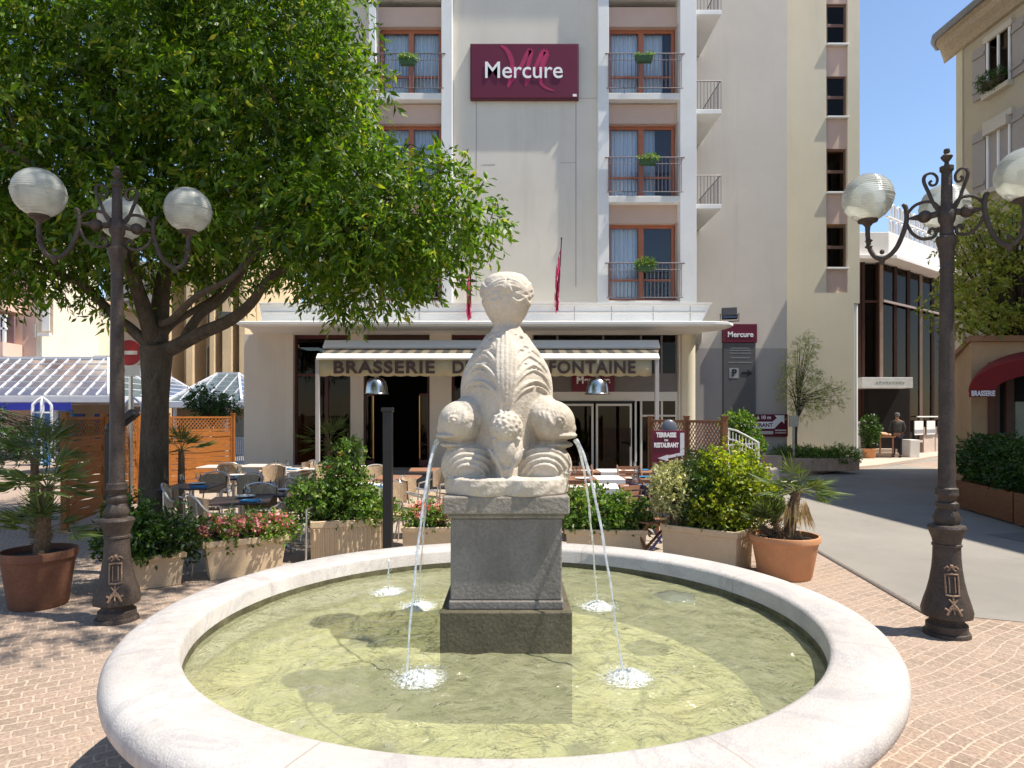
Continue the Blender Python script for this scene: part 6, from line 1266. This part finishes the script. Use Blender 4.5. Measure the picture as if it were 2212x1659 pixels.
p0 = B(1.65, 11.25, .25); p_, d_, c_, _ = cloud([(p0.x, p0.y, p0.z, .2, .42, .2)], 200, 5, .12, .2)
t = thing('window_flowers', 'dark leafy flower box on the top window sill of the ochre building', 'flower box', p0); leafmesh('plant', p_, d_, .07, .03, M_leafd, t); MB().beam(B(1.35, 11.12, .2), B(2.0, 11.12, .2), .16, .16).build('trough', mat('dark_pot', (.05, .03, .02), .8), t)
# ground floor of the ochre building: shop front with peach wall and dark openings
q = MB(); q.beam(B(.2, 1.5, .05), B(5.0, 1.5, .05), .10, 3.0); q.build('shop_wall', mat('peach_wall', (.48, .31, .17), .9, .08), rb)
MB().beam(B(5.2, 1.5, .08), B(11.5, 1.5, .08), .06, 3.0).build('shop_opening', M_dark, rb)
for s in (5.1, 7.0, 9.2): MB().beam(B(s, 0, .15), B(s, 3.0, .15), .14, .22).build('shop_post', mat('shop_brown', (.12, .06, .04), .6), rb)
MB().beam(B(7.3, 1.6, .2), B(8.9, 1.6, .2), .05, 2.5).build('shop_pane', mat('menu_panel', (.30, .30, .22), .5, .2, 2), rb)

# red awning of the brasserie at the right edge
ya, xl, xr = 13.0, GX(2092, 13.0), 13.0
sb = thing('shop_block', 'low peach shop block under the red awning at the right edge', 'shop', (9.9, 14.2, 0)); hB = 3.35
MB().prism([(GX(2098, 14.2), 14.2, 0), (13.3, 14.2, 0), (13.55, 20, 0), (13.3, 20, 0)], (0, 0, hB)).build('wall', mat('peach_wall', (.48, .31, .17), .9, .08), sb)
MB().prism([(GX(2094, 14.1), 14.1, hB), (13.4, 14.1, hB), (13.6, 20.1, hB), (13.2, 20.1, hB)], (0, 0, .12)).build('roof_edge', mat('roof_tile', (.35, .18, .10), .9, .2), sb)
MB().box(GX(2150, 14.2), 13.2, 14.10, 14.19, .02, 2.9).build('shop_opening', M_dark, sb); MB().box(GX(2186, 14.1), GX(2240, 14.1), 14.0, 14.09, .3, GZ(868, 14.1)).build('shop_pane', mat('menu_panel', (.30, .30, .22), .5, .2, 2), sb)
MB().box(GX(2146, 14.1)-.06, GX(2146, 14.1)+.06, 14.0, 14.18, 0, 2.9).box(GX(2175, 14.1)-.08, GX(2175, 14.1)+.08, 14.0, 14.09, 0, 2.9).build('shop_post', mat('shop_brown', (.12, .06, .04), .6), sb)
t = thing('red_awning', 'dark red curved brasserie awning with white lettering at the right edge', 'awning', (xl, ya, 2.1))
M_rawn = mat('red_awning_cloth', (.20, .012, .012), .75, .12, 2)
zb = GZ(858, ya); z1 = GZ(843, ya); ztop = GZ(772, ya); yb2 = 14.08; q = MB(); n = 14
def ring(y, f):      # rounded front edge sweeping up to the wall
    k = 1-.0*f; out = []
    for a in np.linspace(0, PI/2, n):
        x = GX(2092, y)+1.6*(1-math.cos(a)); z = z1+(ztop+.25*f-z1)*math.sin(a); out.append((x, y, z))
    out.append((xr+.3, y, ztop+.25*f+.12)); return out
for y, f in ((ya, 0), (ya+.35, .45), (ya+.7, .8), (yb2, 1)): q.v += ring(y, f)
m_ = n+1
for l in range(3): q.f += [[l*m_+i, l*m_+i+1, (l+1)*m_+i+1, (l+1)*m_+i] for i in range(m_-1)]
ob = q.build('awning_cloth', M_rawn, t, smooth=True); s_ = ob.modifiers.new('s', 'SOLIDIFY'); s_.thickness = .012
ax = GX(2147, ya); arc = [(ax+1.9*(1-math.cos(a)), z1-.02+(ztop-.22-z1)*math.sin(a)) for a in np.linspace(0, PI/2, 12)]; fr0 = ring(ya, 0)
pts = [(xl, z1)]+[(p[0], p[2]) for p in fr0]+[(xr+.3, arc[-1][1])]+arc[::-1]+[(ax, z1)]
MB().prism([(x, ya-.03, z) for x, z in pts], (0, .028, 0)).build('awning_gable', M_rawn, t)
MB().box(xl-.01, ax, ya-.05, ya-.031, zb, z1+.01).build('valance', M_rawn, t)
textmesh('BRASSERIE', .145, 'valance_lettering', M_plainw, t, ((xl+ax)/2, ya-.058, (zb+z1)/2), bold=.004, ext=.002, sx=.70)
# hedge in wooden boxes
def hedgebox(a, b, w, h, hh, label):
    a, b = Vector(a), Vector(b); u = (b-a).normalized(); nn = Vector((-u.y, u.x, 0)); c = (a+b)/2; t = thing('hedge_planter', label, 'planter', c, 0, 'hedge planters beside the brasserie terrace'); q = MB()
    q.prism([a-nn*w/2+Vector((0, 0, .03)), b-nn*w/2+Vector((0, 0, .03)), b+nn*w/2+Vector((0, 0, .03)), a+nn*w/2+Vector((0, 0, .03))], (0, 0, h)); L = (b-a).length; n = int(L/.14)
    for i in range(n+1):
        for s in (-1, 1): p = a+u*(L*i/n)+nn*s*(w/2+.008); q.beam(p+Vector((0, 0, .03)), p+Vector((0, 0, h+.03)), .018, .11)
    q.build('box', M_wood2, t); ee = []
    for i in range(int(L/.35)+1): p = a+u*min(L, i*.35+.1); ee.append((p.x, p.y, h+.03+hh*.5, .3, .3, hh*.55*random.uniform(.9, 1.1)))
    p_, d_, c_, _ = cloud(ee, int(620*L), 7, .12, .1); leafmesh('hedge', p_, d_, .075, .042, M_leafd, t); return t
hedgebox((8.75, 12.6, 0), (8.35, 10.7, 0), .5, .5, .82, 'hedge planter in the shade, farthest along the road')
hedgebox((8.3, 10.5, 0), (7.95, 8.7, 0), .5, .5, .85, 'hedge planter in the shade, in the middle of the row')
hedgebox((7.9, 8.5, 0), (7.3, 6.9, 0), .5, .5, .9, 'hedge planter at the right edge, nearest the viewer')
# trees at the right
def rtree(x, y, z0, h, EE, n, label, leaf=(.10, .05), m=M_leafy, tr=.12, nl=8):
    t = thing('street_tree', label, 'tree', (x, y, z0)); q = MB(); q.tube(spline([(x, y, z0), (x+.1, y, z0+h*.5), (x-.05, y, z0+h)], 10), list(np.linspace(tr, tr*.6, 10)), 10)
    p_, d_, c_, _ = cloud(EE, n, nl, .28, .3, .5)
    for i in rng.choice(len(c_), 90, replace=False): c = Vector(c_[i]); s = Vector((x, y, z0+h*random.uniform(.7, 1))); q.tube(spline([s, s.lerp(c, .5)+Vector((0, 0, .15)), c], 7), list(np.linspace(tr*.4, .008, 7)), 5)
    q.build('trunk', M_bark, t, smooth=True); leafmesh('crown', p_, d_, leaf[0], leaf[1], m, t); return t
yt = 14.6; cx = GX(2150, yt)
rtree(GX(2145, 16.5), 15.6, 0, 3.6, [(GX(2150, yt), yt, GZ(500, yt), 1.0, 1.3, .9), (GX(2190, yt), yt, GZ(620, yt), 1.1, 1.2, .8), (GX(2100, yt), yt, GZ(600, yt), .5, .8, .55), (GX(2130, yt), yt, GZ(680, yt), .8, 1, .38), (GX(2060, yt), yt, GZ(665, yt), .5, .6, .22), (GX(2235, yt), yt, GZ(520, yt), 1.0, 1.2, 1.0), (GX(2035, yt), yt, GZ(640, yt), .32, .5, .10)], 1250, 'light yellow-green tree in front of the ochre building at the right', (.11, .055), leafmat('leaf_yellowgreen', (.17, .22, .03), (.42, .45, .08), (.48, .38, .14), .45))
rtree(GX(2075, 34), 34, 0, 5, [(GX(2090, 34), 34, GZ(560, 34), 1.6, 1.5, 2.2), (GX(2050, 34), 34, GZ(620, 34), 1.1, 1.2, 1.5), (GX(2090, 34), 34, GZ(720, 34), 1.6, 1.5, 1.6)], 700, 'small tree far behind the right street lamp', (.2, .1), M_leafb, .15)

# ---------------------------------------------------------------- left background
def block(name, label, cat, x0, x1, y0, y1, h, m): t = thing(name, label, cat, ((x0+x1)/2, y0, 0)); MB().box(x0, x1, y0, y1, 0, h).build('wall', m, t); return t
M_lpink = mat('pale_pink', (.68, .47, .38), .9, .06, .6); M_lcream = mat('pale_cream', (.76, .66, .52), .9, .05, .6); M_lstone = mat('limestone', (.60, .46, .28), .9, .15, .5, .3, 12, stain=(.6, .3, (.42, .32, .2)))
# pink and cream house
xa, xb = -38, -21.4; pk = block('pink_house', 'pink and cream house behind the arcade at the left edge', 'house', xa, xb, 30, 34.2, 12.5, M_lpink)
MB().box(GX(80, 30), xb+.01, 29.95, 29.999, 0, 12.4).build('cream_strip', M_lcream, pk); MB().box(xb+.002, xb+.05, 29.96, 34.2, 0, 12.45).build('side_wall', M_lcream, pk)
X = lambda px: GX(px, 30)
w = MB().box(X(93)-.1, X(113)+.1, 29.90, 29.949, GZ(722, 30), GZ(640, 30)); w.build('window', mat('shutter_cream', (.62, .5, .36), .8, .1), pk); MB().box(X(95), X(111), 29.86, 29.899, GZ(715, 30), GZ(655, 30)).build('blind', M_cl, pk); MB().box(X(90), X(116), 29.7, 29.95, GZ(727, 30), GZ(721, 30)).build('sill', M_stonew, pk)
for k, (t0, b0) in enumerate(((560, 640), (680, 740), (450, 530))):
    bw = MB()
    for px in (-60, -10, 12, 24, 36, 48): bw.box(X(px)-.05, X(px)+.05, 28.9, 29.0, GZ(b0, 29), GZ(t0, 29))
    bw.box(X(-70), X(48)+.1, 28.9, 29.0, GZ(t0, 29)-.1, GZ(t0, 29)).box(X(-70), X(48)+.1, 28.9, 29.0, GZ((t0+b0)/2, 29)-.04, GZ((t0+b0)/2, 29)+.04); wn = bw.build('bay_window', M_white, pk)
    MB().box(X(-70), X(48), 29.05, 29.08, GZ(b0, 29), GZ(t0, 29)).build('window_pane', M_glass, wn); MB().box(X(-72), X(50), 28.8, 29.95, GZ(b0+30, 29), GZ(b0, 29)).build('balcony', M_lpink, wn)
    MB().box(X(-70), X(48), 29.5, 29.6, GZ(b0, 29), GZ(t0, 29)).build('curtain', mat('mauve_dark', (.22, .14, .14), .9), wn)
for a, b, c, d in ((78, 83, 640, 680), (76, 81, 700, 730), (62, 68, 770, 800)): MB().box(X(a), X(b), 29.88, 29.93, GZ(d, 30), GZ(c, 30)).build('slit_window', M_grey, pk)
# cream house right of it with eave
h2 = block('cream_house', 'bright cream house wall with a tiled eave behind the left lamp', 'house', -24.5, GX(202, 36), 36, 42, 8.2, M_lcream)
MB().prism([(-24.6, 35.7, 8.2), (GX(215, 36), 35.7, 7.9), (GX(215, 36), 42, 7.9), (-24.6, 42, 8.2)], (0, 0, .16)).build('eave', mat('eave_terra', (.5, .32, .18), .9), h2)
MB().box(GX(163, 36), GX(180, 36), 35.92, 35.99, GZ(810, 36), GZ(772, 36)).build('window', M_grey, h2)
tag(MB().prism([(GX(207, 42), 42, 0), (GX(228, 42), 42, 0), (GX(228, 42), 48, 0), (GX(207, 42), 48, 0)], (0, 0, 8.6)).build('blue_building', mat('navy_panel', (.03, .03, .12), .6), loc=(GX(217, 42), 42, 0)), 'dark blue narrow facade between the cream house and the left lamp', 'building')
# grey-green house behind the trunk
h3 = block('grey_house', 'grey stone house behind the tree fork', 'house', GX(228, 44), GX(372, 44), 44, 52, 12, mat('grey_stone_far', (.38, .33, .25), .9, .12, .7))
for a, b, c, d in ((238, 252, 700, 760), (300, 312, 690, 750), (268, 282, 590, 650), (318, 332, 600, 660)): MB().box(GX(a, 44), GX(b, 44), 43.93, 43.99, GZ(d, 44), GZ(c, 44)).build('window', M_grey, h3)
# limestone church-like building with buttresses
yk = 38; ch = block('limestone_building', 'tall golden limestone building with buttresses behind the tree', 'building', GX(366, yk), GX(541, yk), yk+1, yk+9, 15.5, M_lstone)
for px, w_ in ((372, 14), (420, 16), (468, 12), (500, 22), (532, 14)):
    MB().prism([(GX(px, yk)-w_*.013, yk-.6, 0), (GX(px, yk)+w_*.013, yk-.6, 0), (GX(px, yk)+w_*.013, yk-.6, 13.4), (GX(px, yk)-w_*.013, yk-.6, 13.4)], (0, 1.65, 0)).build('buttress', M_lstone, ch, bevel=.05)
for px, w_, t0, b0 in ((445, 26, 740, 830), (445, 22, 560, 700), (396, 20, 700, 800), (484, 12, 600, 860), (516, 12, 740, 860)):
    x_ = GX(px, yk); hw = w_*.0133; zt = GZ(t0, yk); zb_ = GZ(b0, yk); pts = [(x_-hw, zb_), (x_+hw, zb_), (x_+hw, zt-hw)]+[(x_+hw*math.cos(a), zt-hw+hw*math.sin(a)) for a in np.linspace(.3, PI-.3, 6)]+[(x_-hw, zt-hw)]
    f_ = MB().prism([(x, yk+.9, z) for x, z in pts], (0, .12, 0)).build('arched_window', mat('window_shade', (.16, .12, .08), .8, .2), ch)
    MB().prism([(x_+(x-x_)*1.25, yk+.96, zt-hw+(z-zt+hw)*1.06) for x, z in pts], (0, .08, 0)).build('window_surround', mat('light_stone', (.68, .58, .42), .9, .08), f_)
MB().box(GX(366, yk)-.2, GX(541, yk)+.3, yk+.6, yk+1.1, 10.2, 10.5).box(GX(366, yk)-.2, GX(541, yk)+.3, yk+.5, yk+9, 15.5, 15.9).build('string_course', mat('light_stone', (.68, .58, .42), .9, .08), ch)
# white arcade pavilions with lattice glass roofs
M_wst = mat('white_steel', (.55, .56, .60), .4, .05)
def pavilion(xl_, xr_, y, ze, zr, label, blue):
    t = thing('market_pavilion', label, 'pavilion', ((xl_+xr_)/2, y, 0), 0, 'white pavilions of the market arcade'); dpt = 4.5; hip = (zr-ze)*.85
    c = [Vector((xl_, y, ze)), Vector((xr_, y, ze)), Vector((xr_, y+dpt, ze)), Vector((xl_, y+dpt, ze))]; r0, r1 = Vector((xl_+hip, y+dpt/2, zr)), Vector((xr_-hip, y+dpt/2, zr))
    q = MB(); q.beam(c[0], r0, .09, .09).beam(c[1], r1, .09, .09).beam(c[2], r1, .09, .09).beam(c[3], r0, .09, .09).beam(r0, r1, .1, .1)
    n = int((xr_-xl_)/.5)
    for i in range(1, n):
        x = xl_+(xr_-xl_)*i/n; a = Vector((x, y, ze)); tx_ = min(max(x, r0.x), r1.x); f = 1 if r0.x <= x <= r1.x else ((x-xl_)/hip if x < r0.x else (xr_-x)/hip)
        q.beam(a, Vector((x if f < 1 else tx_, y+dpt/2*f, ze+(zr-ze)*f)), .024, .04)
    for k in range(1, 6):
        f = k/6; q.beam(Vector((xl_+hip*f, y+dpt/2*f, ze+(zr-ze)*f)), Vector((xr_-hip*f, y+dpt/2*f, ze+(zr-ze)*f)), .016, .03)
        q.beam(Vector((xr_-hip*f, y+dpt/2*f, ze+(zr-ze)*f)), Vector((xr_-hip*f, y+dpt-dpt/2*f, ze+(zr-ze)*f)), .016, .03).beam(Vector((xl_+hip*f, y+dpt/2*f, ze+(zr-ze)*f)), Vector((xl_+hip*f, y+dpt-dpt/2*f, ze+(zr-ze)*f)), .016, .03)
    q.build('roof_lattice', M_wst, t)
    gl = MB(); o = Vector((0, 0, -.03)); gl.poly([c[0]+o, c[1]+o, r1+o, r0+o]).poly([c[1]+o, c[2]+o, r1+o]).poly([c[2]+o, c[3]+o, r0+o, r1+o]).poly([c[3]+o, c[0]+o, r0+o]); gl.build('roof_glass', glassmat('roof_glass', (.42, .50, .50), .08, .2, .35, (.22, .28, .28)), t)
    MB().box(xl_-.3, xr_+.3, y-.3, y+dpt+.3, ze-.32, ze-.06).build('eave_beam', M_wst, t, bevel=.02)
    for x in np.arange(xl_+.3, xr_, 2.1): MB().tube([(x, y, 0), (x, y, ze-.3)], .07, 10).build('column', M_wst, t, smooth=True)
    back = MB().box(xl_, xr_, y+dpt-.3, y+dpt-.1, 0, ze-.33); back.build('back_wall', mat('shop_beige', (.42, .33, .23), .8, .15, .7), t)
    for i, x in enumerate(np.arange(xl_+.4, xr_-1, 1.7)):
        mm = mat('shop_blue', (.01, .045, .30), .5, .2, 2) if blue and -24 < x < -18.3 else mat('shop_glass_grey', (.20, .24, .26), .3, .2, 2)
        MB().box(x, x+1.2, y+dpt-.38, y+dpt-.31, .2, ze-.75).build('shop_window', mm, t)
    if blue:
        MB().box(-20.4, -17.1, y-.34, y-.305, ze-.62, ze-.34).build('blue_fascia', mat('fascia_blue', (.015, .025, .32), .5), t)
        MB().box(-19.6, -18.7, y+1, y+1.1, .0, 2.0).box(-18.2, -17.7, y+.6, y+.7, 0.6, 2.0).build('poster_panel', mat('poster_blue', (.05, .22, .60), .5, .6, 3), t)
    return t
pavilion(-24.5, GX(235, 26), 26, GZ(852, 26), GZ(772, 28), 'white glass-roofed market pavilion with blue shop front at the left', True)
pavilion(GX(262, 28), GX(355, 28), 28, GZ(862, 28), GZ(815, 30), 'small white glass-roofed market pavilion behind the tree trunk', False)
pavilion(GX(362, 27), GX(522, 27), 27, GZ(864, 27), GZ(806, 29), 'white glass-roofed market pavilion left of the hotel', False)
# white rooftop frame
q = MB(); yq = 33
for a, b in (((188, 795), (205, 770)), ((205, 770), (318, 772)), ((225, 800), (235, 770)), ((255, 800), (270, 771)), ((300, 812), (318, 772)), ((225, 772), (245, 800))): q.beam(P(*a, yq), P(*b, yq), .12, .12)
q.box(GX(188, yq), GX(318, yq), yq-.5, yq+3, 3.4, 3.6).tube([(GX(190, yq), yq, 0), (GX(190, yq), yq, 3.4)], .1).tube([(GX(316, yq), yq, 0), (GX(316, yq), yq, 3.4)], .1)
tag(q.build('steel_frame', M_wst, loc=(GX(250, yq), yq, 0)), 'white steel roof frame behind the no entry sign', 'roof frame')
# white openwork kiosks
for px, d, nm in ((91, 23.5, 'in front of the blue shop'), (287, 24, 'between the lamp post and the tree trunk')):
    x = GX(px, d); t = thing('display_column', f'white arched display column {nm}', 'display column', (x, d, 0), 0, 'white arched display columns'); q = MB()
    for a in range(6): q.tube(spline([(.32*math.cos(a*PI/3), .32*math.sin(a*PI/3), 0), (.32*math.cos(a*PI/3), .32*math.sin(a*PI/3), 1.9), (.26*math.cos(a*PI/3), .26*math.sin(a*PI/3), 2.2), (.02*math.cos(a*PI/3), .02*math.sin(a*PI/3), 2.42)], 14), .035, 6)
    q.lathe([(.33, 1.85), (.33, 1.9)], 20).lathe([(.33, .9), (.33, .96)], 20).build('frame', M_wst, t, local=True, smooth=True)
    MB().lathe([(.27, .02), (.27, 1.2)], 20).build('poster_drum', mat('poster_blue', (.05, .22, .60), .5, .6, 3) if px < 100 else M_wst, t, local=True, smooth=True)
# small trees, low walls and dark cars' place-holders are not visible; a leafy bush on the terrace edge and a no entry sign are
x, y = GX(279, 12.2), 12.2; t = thing('no_entry_sign', 'red round no entry sign with white bar between lamp post and tree trunk', 'road sign', (x, y, 0))
MB().tube([(x, y+.05, 0), (x, y+.05, GZ(735, y))], .035, 10).build('pole', M_alu, t, smooth=True)
r_ = .235; zc2 = GZ(762, y)
q = MB(); q.lathe([(r_, -.012), (r_, .012)], 40); 
for i, v in enumerate(q.v): q.v[i] = (x+v[0], y-.0+v[2], zc2+v[1])
q.build('disc', mat('sign_red', (.45, .012, .02), .4, .05), t)
q = MB(); q.lathe([(r_+.022, -.008), (r_+.022, .008)], 40)
for i, v in enumerate(q.v): q.v[i] = (x+v[0], y+.008+v[2], zc2+v[1])
q.build('disc_rim', M_plainw, t); MB().box(x-.16, x+.16, y-.018, y-.0125, zc2-.035, zc2+.035).build('bar', M_plainw, t)
MB().box(x-.2, x+.2, y-.01, y+.01, GZ(812, y), GZ(789, y)).build('sub_panel', M_plainw, t)
q = MB(); q.tube([(x-.11+.03*math.cos(a), y-.014, GZ(800, y)+.045*math.sin(a)) for a in np.linspace(0, 2*PI, 14)], .010, 6); q.build('symbol', mat('sign_red', (.45, .012, .02), .4, .05), t)
rtree(GX(455, 24), 24, 0, 1.8, [(GX(440, 24), 24, 2.3, .5, .5, .45), (GX(462, 24), 24, 2.1, .4, .4, .4), (GX(495, 24), 24, 2.2, .35, .4, .4)], 260, 'small dark tree in front of the right market pavilion', (.12, .06), M_leafd, .05)
rtree(-16.5, 20, 0, 2.2, [(-16.5, 20, 1.2, 2.2, .8, .9), (-14, 20.4, 1.0, 1.8, .7, .7)], 500, 'low dark bushes behind the left terrace fence', (.12, .06), M_leafd, .05)
# barrier and parked things behind the hotel corner
q = MB(); q.box(GX(505, 24), GX(527, 24), 24, 24.05, .9, .98).box(GX(505, 24), GX(527, 24), 24, 24.05, .3, .36)
for i in range(6): q.box(GX(506+4*i, 24), GX(506+4*i, 24)+.03, 24, 24.04, 0, .95)
tag(q.build('street_barrier', M_wst, loc=(GX(515, 24), 24, 0)), 'white street barrier just left of the hotel corner', 'barrier')
